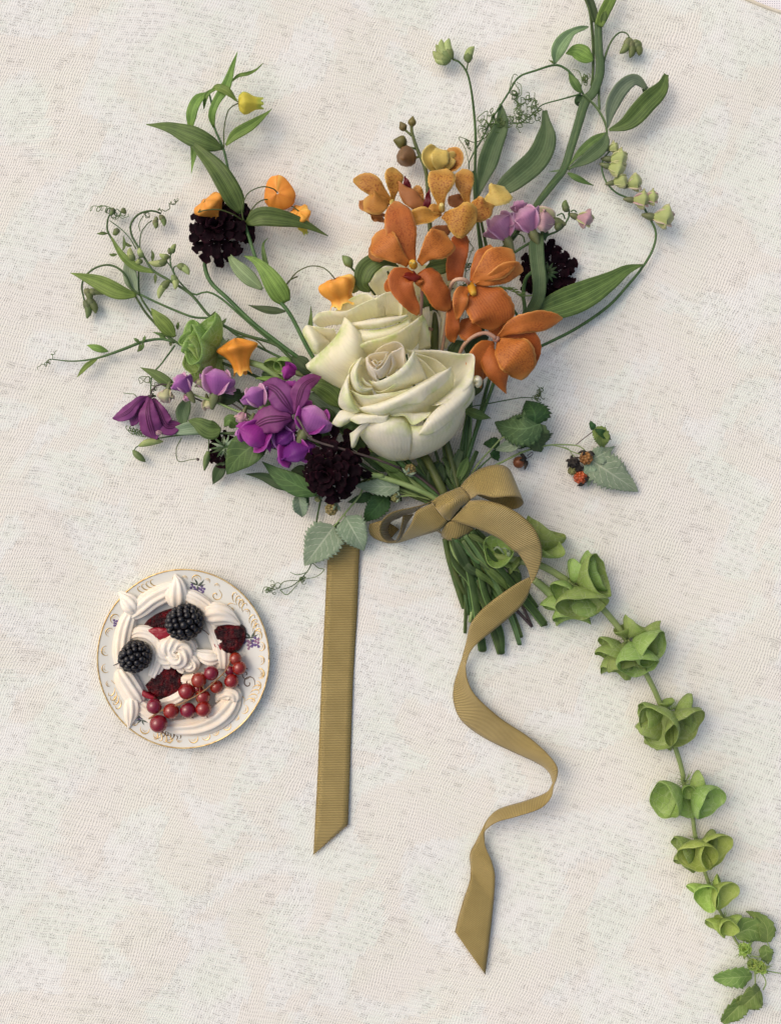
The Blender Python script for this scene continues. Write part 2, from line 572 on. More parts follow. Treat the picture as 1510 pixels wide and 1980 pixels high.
def rosemat(name, base, blush, green, gk=.5):
    k = N(name)
    tc, u, v = k.uv()
    ob = tc.outputs['Object']
    nz = k.noise(ob, 38, 4, .6)
    col = k.mix(k.ss(nz, .35, .7), srgb(*base), srgb(*blush))
    wv = k.noise(ob, 50, 3)
    x = k.math('SINE', k.math('MULTIPLY', k.math('ADD', u, k.math('MULTIPLY', wv, .25)), 6.2832 * 17))
    col = k.mix(k.math('MULTIPLY', k.math('MULTIPLY', k.ss(x, .4, 1), k.ss(k.noise(ob, 120, 3), .3, .65)), .22), col, srgb(*[int(c * .86) for c in base]))
    e = k.math('MULTIPLY', k.ss(v, .35, .0), k.ss(k.noise(ob, 55, 3, .7), .42, .66))
    col = k.mix(k.math('MULTIPLY', e, gk), col, srgb(*green))
    br = k.math('MULTIPLY', k.ss(v, .10, .0), k.ss(k.noise(ob, 240, 3, .7), .58, .7))
    col = k.mix(k.math('MULTIPLY', br, .35), col, srgb(150, 140, 90))
    k.bump(k.math('MULTIPLY_ADD', x, .22, k.noise(ob, 200, 4, .65)), .26, .0008)
    k.b.inputs['Subsurface Weight'].default_value = .35
    k.b.inputs['Subsurface Radius'].default_value = (.008, .007, .003)
    k.b.inputs['Subsurface Scale'].default_value = .6
    return k.fin(vary(k, col, .06, .006), .48, .35, .3)
M['rose'] = rosemat('rose_cream', (255, 254, 228), (255, 249, 224), (220, 230, 146), .8)
M['rose_back'] = rosemat('rose_cream_shaded', (255, 253, 220), (254, 246, 214), (214, 228, 140), .95)
M['rose_heart'] = rosemat('rose_heart', (255, 248, 226), (254, 243, 218), (240, 236, 190), .3)

def clematis_mat():
    k = N('clematis_striped')
    tc, u, v = k.uv()
    ob = tc.outputs['Object']
    nz = k.noise(ob, 90, 4, .6)
    col = k.mix(k.ss(nz, .3, .7), srgb(112, 46, 104), srgb(140, 74, 130))
    av = k.math('ABSOLUTE', k.math('MULTIPLY_ADD', v, 2, -1))
    a = k.ss(k.math('ABSOLUTE', k.math('SUBTRACT', av, .2)), .10, .03)
    b = k.ss(av, .07, .02)
    rib = k.math('MULTIPLY', k.math('MAXIMUM', a, b), k.ss(u, 1.0, .7))
    col = k.mix(k.math('MULTIPLY', rib, .85), col, srgb(70, 16, 58))
    k.bump(k.math('MULTIPLY_ADD', rib, 1.2, nz), .35, .0008)
    return k.fin(vary(k, col, .15), .5, .3, .18)
M['clematis'] = clematis_mat()

def ribbon_mat():
    k = N('grosgrain_ribbon')
    tc, u, v = k.uv()
    x = k.math('SINE', k.math('MULTIPLY', u, 6.2832 / 3.3))       # UV u is the length in photo pixels
    nz = k.noise(tc.outputs['Object'], 60, 3)
    col = k.mix(k.ss(nz, .3, .7), srgb(158, 138, 80), srgb(174, 153, 93))
    col = k.mix(k.ss(x, .1, 1), col, srgb(124, 106, 59))
    col = k.mix(k.math('MULTIPLY', k.ss(k.math('ABSOLUTE', k.math('MULTIPLY_ADD', v, 2, -1)), .93, .97), .5), col, srgb(112, 90, 46))
    f = k.noise(tc.outputs['Object'], 2600, 2)
    k.bump(k.math('MULTIPLY_ADD', f, .3, k.math('MULTIPLY', x, -1)), .5, .0006)
    k.b.inputs['Sheen Weight'].default_value = .25
    k.b.inputs['Sheen Roughness'].default_value = .4
    return k.fin(col, .46, .45)
M['ribbon'] = ribbon_mat()
M['fray'] = stemmat('ribbon_thread', (160, 134, 70), (190, 164, 98))

# ------------------------------------------------------------------ setting: table, backing cloth, lace tablecloth
def cloth_mat():
    k = N('lace_weave')
    tc = k.coords()
    mp = k.n('Mapping')
    mp.inputs['Scale'].default_value = (1 / S, 1 / S, 1 / S)
    k.l(tc.outputs['Object'], mp.inputs[0])
    p = mp.outputs[0]
    TWO = 6.28318
    def warp(scale, amt):
        w_ = k.n('TexNoise')
        w_.inputs['Scale'].default_value = scale
        w_.inputs['Detail'].default_value = 1
        k.l(p, w_.inputs['Vector'])
        s3 = k.n('SeparateColor')
        k.l(w_.outputs['Color'], s3.inputs[0])
        return [k.math('MULTIPLY_ADD', s3.outputs[i], amt, -amt / 2) for i in (0, 1)]
    wa, wb = warp(.004, 46), warp(.05, 6.)
    sp = k.n('SeparateXYZ')
    k.l(p, sp.inputs[0])
    x, y = sp.outputs[0], k.math('MULTIPLY', sp.outputs[1], -1)          # y down
    # weft slope grows from left to right, warp threads lean right
    slope = k.math('MULTIPLY', x, k.math('MULTIPLY_ADD', x, .00007, .24))
    u = k.math('ADD', k.math('MULTIPLY_ADD', y, .40, x), k.math('ADD', wa[0], wb[0]))
    v = k.math('ADD', k.math('SUBTRACT', y, slope), k.math('ADD', wa[1], wb[1]))
    nz = k.noise(p, .5, 2, .6)
    grain = k.noise(p, .22, 3, .7)
    wide = k.noise(p, .0042, 2, .5)
    wide2 = k.noise(p, .012, 2, .5)
    # lace motifs: closed, ribbed areas against open net
    qv = k.n('CombineXYZ')
    k.l(k.math('MULTIPLY', k.math('FLOOR', k.math('DIVIDE', u, 13.)), 13.), qv.inputs[0])
    k.l(k.math('MULTIPLY', k.math('FLOOR', k.math('DIVIDE', v, 8.)), 8.), qv.inputs[1])
    mn = k.math('MULTIPLY_ADD', k.noise(qv.outputs[0], .0055, 2, .45, .8), .8, k.math('MULTIPLY', k.noise(p, .0055, 2, .45, .8), .2))
    mot = k.ss(mn, .485, .525)
    # ribs: slits between warp threads broken into dashes
    slit = k.ss(k.math('COSINE', k.math('MULTIPLY', u, TWO / 5.)), .0, .95)
    row = k.math('FLOOR', k.math('DIVIDE', v, 7.))
    brick = k.math('MULTIPLY', k.math('MODULO', row, 2), 2.5)
    dsh = k.ss(k.math('COSINE', k.math('MULTIPLY', v, TWO / 7.)), -.6, .6)
    dash = k.math('MULTIPLY', slit, k.math('MULTIPLY_ADD', dsh, .5, .42))
    # clusters of little square holes, set brickwise, present at random
    CW, CH = 20., 14.
    rowc = k.math('FLOOR', k.math('DIVIDE', v, CH))
    uo = k.math('ADD', k.math('DIVIDE', u, CW), k.math('MULTIPLY', rowc, .38))
    iu = k.math('FLOOR', uo)
    lu = k.math('SUBTRACT', k.math('SUBTRACT', uo, iu), .5)
    lv = k.math('SUBTRACT', k.math('SUBTRACT', k.math('DIVIDE', v, CH), rowc), .5)
    cv = k.n('CombineXYZ')
    k.l(iu, cv.inputs[0]); k.l(rowc, cv.inputs[1])
    rn = k.n('TexWhiteNoise', noise_dimensions='2D')
    k.l(cv.outputs[0], rn.inputs['Vector'])
    rnd = rn.outputs['Value']
    dens = k.math('MULTIPLY_ADD', mot, -.5, k.math('MULTIPLY_ADD', k.noise(p, .03, 1), .7, .36))
    on = k.ss(k.math('SUBTRACT', dens, rnd), -.03, .06)
    rad = k.math('MULTIPLY_ADD', rnd, -.2, .49)
    ex = k.math('MAXIMUM', k.math('ABSOLUTE', lu), k.math('MULTIPLY', k.math('ABSOLUTE', lv), 1.05))
    inside = k.ss(k.math('SUBTRACT', rad, ex), .0, .09)
    hu = k.ss(k.math('COSINE', k.math('MULTIPLY', u, TWO / 5.2)), -.35, .75)
    hv = k.ss(k.math('COSINE', k.math('MULTIPLY', v, TWO / 4.9)), -.35, .75)
    hole = k.math('MULTIPLY', k.math('MULTIPLY', hu, hv), k.math('MULTIPLY', k.math('MULTIPLY', on, inside), k.ss(k.noise(p, .16, 1), .36, .56)))
    veil = k.math('MULTIPLY', k.math('MULTIPLY', on, inside), .07)
    # bright weft cords
    cord = k.ss(k.math('COSINE', k.math('MULTIPLY', v, TWO / CH)), .86, 1.)
    cord = k.math('MULTIPLY', cord, k.ss(wide, .40, .55))
    dark = k.math('MAXIMUM', k.math('MULTIPLY', dash, k.math('MULTIPLY_ADD', mot, .14, .38)), k.math('ADD', k.math('MULTIPLY', hole, .56), veil))
    dark = k.math('MULTIPLY', dark, k.math('MULTIPLY_ADD', nz, 1.0, .5))
    dark = k.math('MULTIPLY', dark, k.math('MULTIPLY_ADD', cord, -.8, 1), clamp=True)
    tint = k.noise(p, .008, 3, .6)
    base = k.mix(k.ss(tint, .36, .64), srgb(236, 237, 232), srgb(232, 237, 226))
    base = k.mix(k.math('MULTIPLY', mot, .5), base, srgb(236, 230, 218))
    base = k.mix(k.math('MULTIPLY', cord, .6), base, srgb(244, 241, 234))
    base = k.mix(k.math('MULTIPLY', k.ss(grain, .45, .75), .22), base, srgb(206, 198, 190))
    col = k.mix(dark, base, srgb(132, 127, 120))
    h = k.math('ADD', k.math('MULTIPLY', dark, -1), k.math('MULTIPLY_ADD', cord, .5, k.math('MULTIPLY', nz, .5)))
    k.bump(h, .5, .0009)
    return k.fin(col, .92, .1)
M['cloth'] = cloth_mat()

def backing_mat():
    k = N('backing_weave')
    tc = k.coords()
    mp = k.n('Mapping')
    mp.inputs['Scale'].default_value = (1 / S, 1 / S, 1 / S)
    k.l(tc.outputs['Object'], mp.inputs[0])
    sp = k.n('SeparateXYZ')
    k.l(mp.outputs[0], sp.inputs[0])
    a = k.math('COSINE', k.math('MULTIPLY', sp.outputs[0], 6.28318 / 4.5))
    b = k.math('COSINE', k.math('MULTIPLY', sp.outputs[1], 6.28318 / 4.5))
    hole = k.math('MULTIPLY', k.ss(a, 0, .9), k.ss(b, 0, .9))
    col = k.mix(k.math('MULTIPLY', hole, .8), srgb(236, 234, 236), srgb(120, 122, 138))
    k.bump(hole, -.4, .001)
    return k.fin(col, .9, .1)
M['backing'] = backing_mat()
M['hem'] = stemmat('hem_cord', (206, 196, 176), (224, 214, 196), rough=.9)

def tablewood():
    k = N('table_wood')
    tc = k.coords()
    nz = k.noise(tc.outputs['Object'], 14, 4, .6, .4)
    k.bump(nz, .2, .001)
    return k.fin(k.mix(nz, srgb(150, 132, 112), srgb(176, 158, 136)), .6, .3)
t = bpy.data.meshes.new('table_top')
def flat_box(x0, x1, y0, y1, z0, z1):
    V = np.array([(x, y, z) for z in (z0, z1) for (x, y) in ((x0, y0), (x1, y0), (x1, y1), (x0, y1))], float)
    F = [[3, 2, 1, 0], [4, 5, 6, 7], [0, 1, 5, 4], [1, 2, 6, 5], [2, 3, 7, 6], [3, 0, 4, 7]]
    return V, F, V[:, :2] / 1000
tb = put('table_top', flat_box(-2200, 2200, -2600, 2600, -90, -16.2), tablewood(), smooth=False)
tb['kind'] = 'structure'

EDGE = [(-700, -500), (300, -420), (900, -260), (1250, -90), (1433, -6), (1480, 14), (1520, 27), (1640, 70), (2400, 420)]
def edge_y(x):
    e = np.array(EDGE, float)
    return np.interp(x, e[:, 0], e[:, 1])
def undul(x, y):
    return (1.6 * np.sin(x / 170. + y / 310.) + 1.2 * np.sin(y / 140. - x / 260. + 1.) + .8 * np.sin(x / 61. + 2 + y / 90.)) * 1.1 - 3.6
def make_cloth():
    xs = np.linspace(-640, 2200, 190)
    Pg = []
    for s in np.linspace(0, 1, 210):
        ey = edge_y(xs)
        y = ey + (2500 - ey) * s
        Pg.append(np.stack([xs - 755, -(y - 990), undul(xs, y)], 1))
    V, F, UV = grid(np.array(Pg)[::-1], 2.2)
    return V, F, UV
cl = put('tablecloth', make_cloth(), M['cloth'])
tag(cl, 'cream openwork lace tablecloth spread under the bouquet and the saucer', 'tablecloth')
hx = np.linspace(-640, 2200, 60)
hem = put('hem', tubeg([(x - 755, -(edge_y(x) - 990), undul(x, edge_y(x)) - .5) for x in hx], [3.6], n=220, sides=8), M['hem'], cl)
bk = put('backing_cloth', flat_box(-700, 2000, -1900, 2300, -15.4, -14.2), M['backing'], smooth=False)
tag(bk, 'white open-mesh cloth showing beyond the rolled hem in the top right corner', 'cloth')

# ------------------------------------------------------------------ saucer
PC = W([(170 + 741 / 3.974, 1080 + 766 / 3.974, 12)])[0]
PC[2] = 0
RX, RY = 165., 172.
def porcelain():
    k = N('porcelain')
    tc = k.coords()
    nz = k.noise(tc.outputs['Object'], 30, 3)
    col = k.mix(nz, srgb(214, 216, 208), srgb(222, 220, 210))
    k.b.inputs['Coat Weight'].default_value = .5
    k.b.inputs['Coat Roughness'].default_value = .06
    return k.fin(col, .2, .5)
def gold():
    k = N('gilding')
    tc = k.coords()
    nz = k.noise(tc.outputs['Object'], 300, 3)
    k.b.inputs['Metallic'].default_value = .85
    k.bump(nz, .3, .0004)
    return k.fin(k.mix(k.ss(nz, .35, .7), srgb(232, 206, 150), srgb(196, 160, 104)), .32, .5)
M['porc'], M['gold'] = porcelain(), gold()
M['gold_dark'] = stemmat('gilding_dark_reflection', (92, 70, 44), (128, 98, 60), rough=.35, spec=.5)  # gilding with a dark reflection put into its base colour
PROFILE = [(0, 5.5), (.30, 5.5), (.52, 6), (.60, 7.5), (.66, 10.5), (.74, 14), (.86, 17), (.96, 19.5), (.992, 20.3)]
def plate_z(f):
    pr = np.array(PROFILE)
    return np.interp(f, pr[:, 0], pr[:, 1])
def plate_pt(f, a, dz=0.):
    return np.array([PC[0] + RX * f * math.cos(a), PC[1] + RY * f * math.sin(a), plate_z(f) + dz])
def plate_geo():
    prof = cr([(f, z) for f, z in PROFILE], 40)
    under = [(1.0, 20.), (.995, 18.4), (.9, 15.2), (.75, 11.), (.64, 6.), (.58, 2.), (.55, -.3), (.52, 1.), (.3, 2.5), (0.001, 2.5)]
    rows = [tuple(p) for p in prof] + under
    n = 96
    V, UV = [], []
    for f, z in rows:
        for j in range(n):
            a = 2 * math.pi * j / n
            V.append((PC[0] + RX * max(f, .001) * math.cos(a), PC[1] + RY * max(f, .001) * math.sin(a), z))
            UV.append((j / n, f))
    F = []
    for i in range(len(rows) - 1):
        for j in range(n):
            F.append([i * n + j, i * n + (j + 1) % n, (i + 1) * n + (j + 1) % n, (i + 1) * n + j][::-1])
    return np.array(V), F, np.array(UV)
sau = thing('saucer', 'round white porcelain saucer with gilt scroll rim and small violet sprigs', 'saucer', PC)
put('dish', plate_geo(), M['porc'], sau)
put('gilt_rim', tubeg([plate_pt(.994, a) for a in np.linspace(0, 2 * math.pi, 97)], [1.5], n=150, sides=8), M['gold'], sau)
def plate_curve(pts, r, mat, name, n=16):
    """pts in (f, angle-degrees)"""
    q = [plate_pt(f, math.radians(a), .25) for f, a in pts]
    return put(name, tubeg(q, r, n=n, sides=6, flat=.5), mat, sau)
def c_scroll(f0, a, s=1., flip=1, mat=None):
    aw = 5.2 * s
    fw = .052 * s
    pts = [(f0 + fw * math.sin(math.radians(t)) * .9, a + flip * aw * math.cos(math.radians(t)) * .62) for t in range(-30, 215, 35)]
    plate_curve(pts, [.4 * s, .75 * s, 1.25 * s, 1.5 * s, 1.1 * s, .65 * s, .35 * s], mat or M['gold'], 'gilt_scroll')
    pts = [(f0 + fw * .45 * math.sin(math.radians(t)), a + flip * aw * .3 * math.cos(math.radians(t))) for t in range(0, 200, 40)]
    plate_curve(pts, [.25, .5, .6, .4, .25], mat or M['gold'], 'gilt_scroll', 10)
for a in list(range(65, 100, 8)) + list(range(232, 350, 9)) + list(range(150, 215, 12)) + list(range(-10, 50, 9)):
    c_scroll(.90 + random.uniform(-.012, .012), a + random.uniform(-1, 1), random.choice((.6, .8, .95, 1.05)), random.choice((1, 1, -1)))
for a0 in (113, 40, 20, 330, 205, 250):
    for k_ in range(4):
        a = a0 + k_ * 3.4
        plate_curve([(.86, a - 3), (.885, a), (.93, a + 1.2), (.955, a + .2), (.945, a - 1.4)], [.4, .9, 1.3, .9, .4], M['gold'], 'gilt_leaf', 12)
for (fc, a, s, fl) in ((.80, -20, 1.4, 1), (.74, -14, 1.0, -1), (.78, 45, 1.2, 1), (.80, 62, 1.2, -1), (.80, 196, 1.2, 1), (.80, 222, 1.3, -1), (.86, 258, 1.2, 1), (.80, -36, 1.1, 1)):
    sp_ = [(fc + s * .06 * (1 - t / 9) * math.cos(fl * t * .9), a + s * 4.6 * (1 - t / 9) * math.sin(fl * t * .9)) for t in range(9)]
    plate_curve(sp_[::-1], [.9, 1.1, 1., .8, .5], M['gold_dark'] if -30 < a < 0 or a == 258 else M['gold'], 'gilt_curl', 30)
# short gilt strokes below the meringue, their dark reflection painted as colour
for (a, f) in ((252.5, .86), (255, .875), (257.5, .855), (260, .87), (262.5, .86), (265, .88), (267.5, .865)):
    plate_curve([(f - .025, a - .9), (f, a + .5), (f + .03, a - .2)], [.4, 1.1, .5], M['gold_dark'], 'gilt_stroke', 8)
# printed violet sprigs, thin enamel on the glaze
M['enamel_violet'] = petalmat('enamel_violet', (120, 100, 150), (160, 146, 186))
M['enamel_mauve'] = petalmat('enamel_mauve', (170, 130, 160), (190, 160, 184))
M['enamel_green'] = leafmat('enamel_green', (74, 84, 74), (94, 104, 92), None)
def sprig(cx, cy, rot, cols, s=1.):
    """a painted sprig; cx, cy in the PL frame"""
    def on(x, y):
        q = W([(170 + x / 3.974, 1080 + y / 3.974, 15)])[0]
        f = math.hypot((q[0] - PC[0]) / RX, (q[1] - PC[1]) / RY)
        return np.array([q[0], q[1], plate_z(f) + .35])
    c, sn = math.cos(math.radians(rot)), math.sin(math.radians(rot))
    def loc(dx, dy):
        return on(cx + (dx * c - dy * sn) * s, cy + (dx * sn + dy * c) * s)
    for i, (dx, dy) in enumerate(((-30, 20), (10, 30), (38, 8), (45, 42), (-5, 55))):
        for k_ in range(3):
            an = i + k_ * 2.1
            put('painted_petal', leafg([loc(dx, dy), loc(dx + 11 * math.cos(an), dy + 11 * math.sin(an)), loc(dx + 24 * math.cos(an), dy + 24 * math.sin(an))], 5.5 * s, 'obov', 6, 4, 0, thick=.15), cols[(i + k_) % len(cols)], sau)
    for (x0, y0, x1, y1) in ((0, 0, -40, -40), (5, -5, 30, -55), (0, 0, -60, -5), (0, 0, 50, -25), (0, 5, 5, 40)):
        put('painted_leaf', leafg([loc(x0, y0), loc((x0 + x1) / 2 + 6, (y0 + y1) / 2), loc(x1, y1)], 3.4 * s, 'lance', 6, 3, 0, thick=.15), M['enamel_green'], sau)
sprig(845, 205, 20, [M['enamel_violet']], 1.1)
sprig(1250, 610, 0, [M['enamel_mauve'], M['enamel_violet']], 1.2)
sprig(255, 520, 180, [M['enamel_violet']], .9)
sprig(420, 1240, 200, [M['enamel_green'], M['enamel_violet']], .8)

# ------------------------------------------------------------------ meringue on the saucer
def meringue_mat():
    k = N('baked_meringue')
    tc = k.coords()
    nz = k.noise(tc.outputs['Object'], 45, 4, .6)
    col = k.mix(k.ss(nz, .35, .7), srgb(238, 232, 220), srgb(236, 222, 200))
    k.bump(k.noise(tc.outputs['Object'], 500, 3, .6), .15, .0006)
    k.b.inputs['Subsurface Weight'].default_value = .2
    k.b.inputs['Subsurface Radius'].default_value = (.004, .003, .002)
    return k.fin(col, .6, .25)
M['mer'] = meringue_mat()
def jam_mat():
    k = N('berry_jam')
    tc = k.coords()
    ob = tc.outputs['Object']
    nz = k.noise(ob, 170, 4, .7)
    k.bump(k.math('ADD', nz, k.math('MULTIPLY', k.noise(ob, 480, 3, .6), .6)), .9, .003)
    k.b.inputs['Coat Weight'].default_value = .0
    k.b.inputs['Coat Roughness'].default_value = .1
    return k.fin(k.mix(k.ss(nz, .4, .75), srgb(34, 1, 7), srgb(110, 5, 18)), .24, .22)
M['jam'] = jam_mat()
def jamred():
    k = N('berry_syrup')
    tc = k.coords()
    nz = k.noise(tc.outputs['Object'], 200, 3)
    k.b.inputs['Coat Weight'].default_value = .2
    k.bump(nz, .4, .001)
    return k.fin(k.mix(nz, srgb(130, 8, 26), srgb(158, 26, 46)), .2, .4)
M['syrup'] = jamred()

mer = thing('meringue', 'cream piped meringue wreath with ridged strokes and pointed tips on the saucer', 'meringue', PC)
MR = 1.0 / 3.974
def stroke(pts, w, z=(14, 14), ridges=9, amp=.1, spin=.3, name='piped_stroke', prof=None, flat=.8):
    put(name, tubeg(PL(pts, z), [x * w * MR * .5 for x in (prof or [.55, .9, 1, 1, 1, .9, .6])], n=36, sides=54, star=ridges, amp=amp, flat=flat, spin=spin), M['mer'], mer)
def kiss(pts, w, z=(18, 22), ridges=8, amp=.1, name='piped_tip', spin=.6):
    stroke(pts, w, z, ridges, amp, spin, name, [.45, .85, 1, .97, .85, .62, .36, .10], .85)
stroke([(330, 440), (420, 370), (520, 300), (660, 240), (700, 240)], 150, (17, 20))
stroke([(345, 400), (290, 540), (262, 690), (262, 840)], 135, (16, 17))
kiss([(360, 420), (325, 345), (275, 285), (240, 258)], 135, (24, 20))
kiss([(668, 370), (684, 280), (694, 190), (672, 122)], 165, (22, 24))
stroke([(730, 275), (830, 320), (920, 390), (985, 450)], 125, (19, 18))
kiss([(890, 440), (985, 425), (1080, 450), (1172, 512)], 165, (24, 24))
stroke([(915, 450), (985, 560), (1030, 690), (1040, 850)], 135, (16, 14))
kiss([(1020, 770), (950, 765), (880, 740), (802, 705)], 120, (19, 17))
stroke([(250, 850), (300, 940), (350, 1030), (400, 1110)], 165, (15, 15), ridges=10)
kiss([(345, 1060), (345, 1140), (330, 1220), (314, 1306)], 120, (22, 22))
stroke([(350, 1090), (440, 1160), (540, 1230), (650, 1270)], 120, (14, 13))
stroke([(560, 1280), (700, 1290), (860, 1275), (1000, 1215), (1100, 1120), (1135, 1050)], 165, (13, 16), ridges=8, amp=.13, prof=[.3, .75, .9, 1, 1.05, 1, .6])
kiss([(1130, 1100), (1125, 1050), (1075, 1030), (1010, 1060), (985, 1105)], 120, (24, 20))
stroke([(315, 600), (400, 570), (500, 600), (560, 690), (545, 800), (500, 910)], 120, (15, 14))
stroke([(520, 590), (640, 610), (760, 640), (830, 700)], 100, (13, 15))
stroke([(560, 1110), (680, 1085), (790, 1010), (880, 930)], 110, (12, 13))
stroke([(720, 930), (800, 930), (900, 900)], 85, (12, 13))
def swirl(c, r, h, turns=1.9):
    pts = []
    for i in range(34):
        f = i / 33
        a = f * turns * 2 * math.pi + 2
        rr = r * (1 - f) * .62 * (1 + .12 * math.sin(5 * f * 6.28 + c[0]))
        pts.append((c[0] + rr * math.cos(a), c[1] + rr * math.sin(a), 14 + h * f))
    return tubeg(PL(pts), [.3 * r * MR, .44 * r * MR, .42 * r * MR, .34 * r * MR, .12 * r * MR], n=110, sides=36, star=7, amp=.17, spin=9)
put('piped_rosette', swirl((690, 725), 165, 16), M['mer'], mer)
put('piped_rosette', swirl((780, 790), 110, 8, 2.), M['mer'], mer)

def blob(outline, z, h, seed=0):
    """irregular pool with a domed, lumpy top; outline in PL frame"""
    rr = np.random.default_rng(seed)
    o = cr(PL(list(outline) + [outline[0]], z), 49)[:-1]
    c = o.mean(0)
    rows = [(1.0, -3.), (1.0, .0), (.97, .35), (.88, .65), (.7, .85), (.45, .97), (.2, 1.), (.02, 1.)]
    V, UV = [], []
    for f, k_ in rows:
        q = c + (o - c) * f
        q[:, 2] = z + h * k_ + (np.convolve(np.tile(rr.normal(0, .16 * h, len(q)), 3), [.25, .5, .25], 'same')[len(q):2 * len(q)] if .1 < k_ < .99 else 0)
        V.append(q)
        UV.append(np.stack([np.linspace(0, 1, len(q)), np.full(len(q), f)], 1))
    n = len(o)
    F = []
    for i in range(len(rows) - 1):
        for j in range(n):
            F.append([i * n + j, i * n + (j + 1) % n, (i + 1) * n + (j + 1) % n, (i + 1) * n + j])
    F.append([(len(rows) - 1) * n + j for j in range(n)])
    return np.vstack(V), F, np.vstack(UV)
def jam(label, outline, z, h, mat='jam', seed=1):
    g = blob(outline, z, h, seed)
    o = put('jam_pool', g, M[mat], at=[g[0][:, 0].mean(), g[0][:, 1].mean(), z])
    tag(o, label, 'jam', 'spoonfuls of berry jam on the meringue')
jam('dark berry jam half covered by the upper blackberry', [(425, 520), (470, 465), (560, 410), (680, 380), (760, 430), (740, 540), (640, 580), (500, 560)], 8, 9, seed=2)
jam('red jam drip running over the inner meringue below the upper blackberry', [(465, 545), (530, 530), (630, 545), (640, 580), (600, 610), (545, 625), (490, 600)], 22, 5, 'syrup', 3)
jam('thick dark jam spoonful at the right of the meringue above the currants', [(965, 520), (1060, 500), (1180, 505), (1218, 560), (1200, 650), (1150, 715), (1075, 730), (1010, 680), (970, 610)], 17, 15, seed=4)
jam('red jam trickle at the left edge of the right jam spoonful', [(975, 630), (1020, 650), (1060, 690), (1050, 715), (1000, 700), (972, 665)], 22, 6, 'syrup', 5)
jam('large dark jam pool in the middle of the meringue wreath', [(445, 970), (500, 905), (550, 800), (640, 820), (720, 880), (745, 930), (720, 1040), (600, 1095), (500, 1060)], 8, 13, seed=6)
jam('small red jam drip at the lower left of the central jam pool', [(412, 1005), (450, 1025), (520, 1065), (500, 1085), (420, 1055)], 20, 4, 'syrup', 7)
jam('thin red jam smear on the left rim of the saucer', [(230, 615), (240, 660), (222, 740), (195, 760), (200, 690), (215, 640)], 11, 1.6, 'syrup', 8)

# ------------------------------------------------------------------ blackberries
def berrymat(name, c1, c2, rough=.34, coat=.22):
    k = N(name)
    tc = k.coords()
    nz = k.noise(tc.outputs['Object'], 220, 3)
    k.b.inputs['Coat Weight'].default_value = coat
    k.b.inputs['Coat Roughness'].default_value = .12
    k.bump(nz, .12, .0005)
    return k.fin(vary(k, k.mix(k.ss(nz, .35, .7), srgb(*c1), srgb(*c2)), .4), rough, .5)
M['black'] = berrymat('blackberry_skin', (9, 8, 13), (18, 13, 24))
M['black_red'] = berrymat('blackberry_red_drupelet', (52, 14, 28), (70, 20, 36))
DRUP = None
def aggregate(root, c, axis, Ln, Rd, rd, mat, odd=None, rings=8, skip_under=True):
    """drupelets set on an ellipsoid; c and sizes in pixel world; children share one mesh"""
    global DRUP
    if DRUP is None:
        DRUP = bpy.data.meshes.new('drupelet')
        V, F, UV = ballg((0, 0, 0), 1., 12, 8)
        DRUP = mesh('drupelet', (V / S, F, UV), mat)
        DRUPS[mat.name] = DRUP
    me = DRUPS.get(mat.name)
    if me is None:
        me = DRUP.copy(); me.materials.clear(); me.materials.append(mat); DRUPS[mat.name] = me
    ax = nrm(np.asarray(axis, float))
    a1 = nrm(np.cross(ax, [0, 0, 1.]) if abs(ax[2]) < .9 else np.cross(ax, [1., 0, 0]))
    a2 = np.cross(ax, a1)
    base = origin(root)
    put('core', ballg(c, 1, 14, 10, (1, 1, 1)) if False else core_geo(c, ax, a1, a2, Ln * .5 * .86, Rd * .86), mat, root)
    for i in range(rings):
        ph = math.pi * (i + .5) / rings
        rr = math.sin(ph)
        n = max(3, int(round(2 * math.pi * rr * Rd / (rd * 1.72))))
        for j in range(n):
            th = 2 * math.pi * (j + .5 * (i % 2)) / n + random.uniform(-.08, .08)
            p = np.asarray(c) + ax * (math.cos(ph) * Ln * .5) + (a1 * math.cos(th) + a2 * math.sin(th)) * rr * Rd
            if skip_under and p[2] < c[2] - Rd * .55:
                continue
            o = bpy.data.objects.new('drupelet', me)
            COL.objects.link(o)
            o.parent = root
            o.location = Vector(list(p * S)) - base
            s = rd * S * random.uniform(.88, 1.12)
            o.scale = (s * random.uniform(.92, 1.08), s * random.uniform(.92, 1.08), s)
            o.rotation_euler = (random.uniform(-.4, .4), random.uniform(-.4, .4), random.uniform(0, 6))
            if odd and random.random() < .02:
                o.data = DRUPS[odd]
DRUPS = {}
def core_geo(c, ax, a1, a2, la, ra):
    V, F, UV = ballg((0, 0, 0), 1., 14, 10)
    return np.asarray(c) + np.outer(V[:, 2] * la, ax) + np.outer(V[:, 0] * ra, a1) + np.outer(V[:, 1] * ra, a2), F, UV
def blackberry(px, py, z, ang, Ln, Rd, label, rd):
    c = W([(170 + px / 3.974, 1080 + py / 3.974, z)])[0]
    o = thing('blackberry', label, 'blackberry', (c[0], c[1], z - Rd), 'blackberries on the meringue')
    ax = (math.cos(math.radians(ang)), math.sin(math.radians(ang)), .12)
    aggregate(o, c, ax, Ln, Rd, rd, M['black'], rings=8)
    return o, c, ax
bb1, c1, _ = blackberry(745, 490, 40, 25, 64, 29, 'larger black blackberry at the top of the meringue beside the tall tip', 6.6)
bb2, c2, _ = blackberry(365, 755, 38, 35, 55, 25, 'smaller black blackberry resting on the left side of the meringue', 6.2)
put('stalk', tubeg(PL([(880, 545), (910, 565), (935, 590)], (36, 22)), [1., .8], 8, 6), M['stem_purple'], bb1)
put('stalk', tubeg(PL([(255, 795), (225, 810), (198, 822)], (32, 22)), [1., .8], 8, 6), M['stem_purple'], bb2)

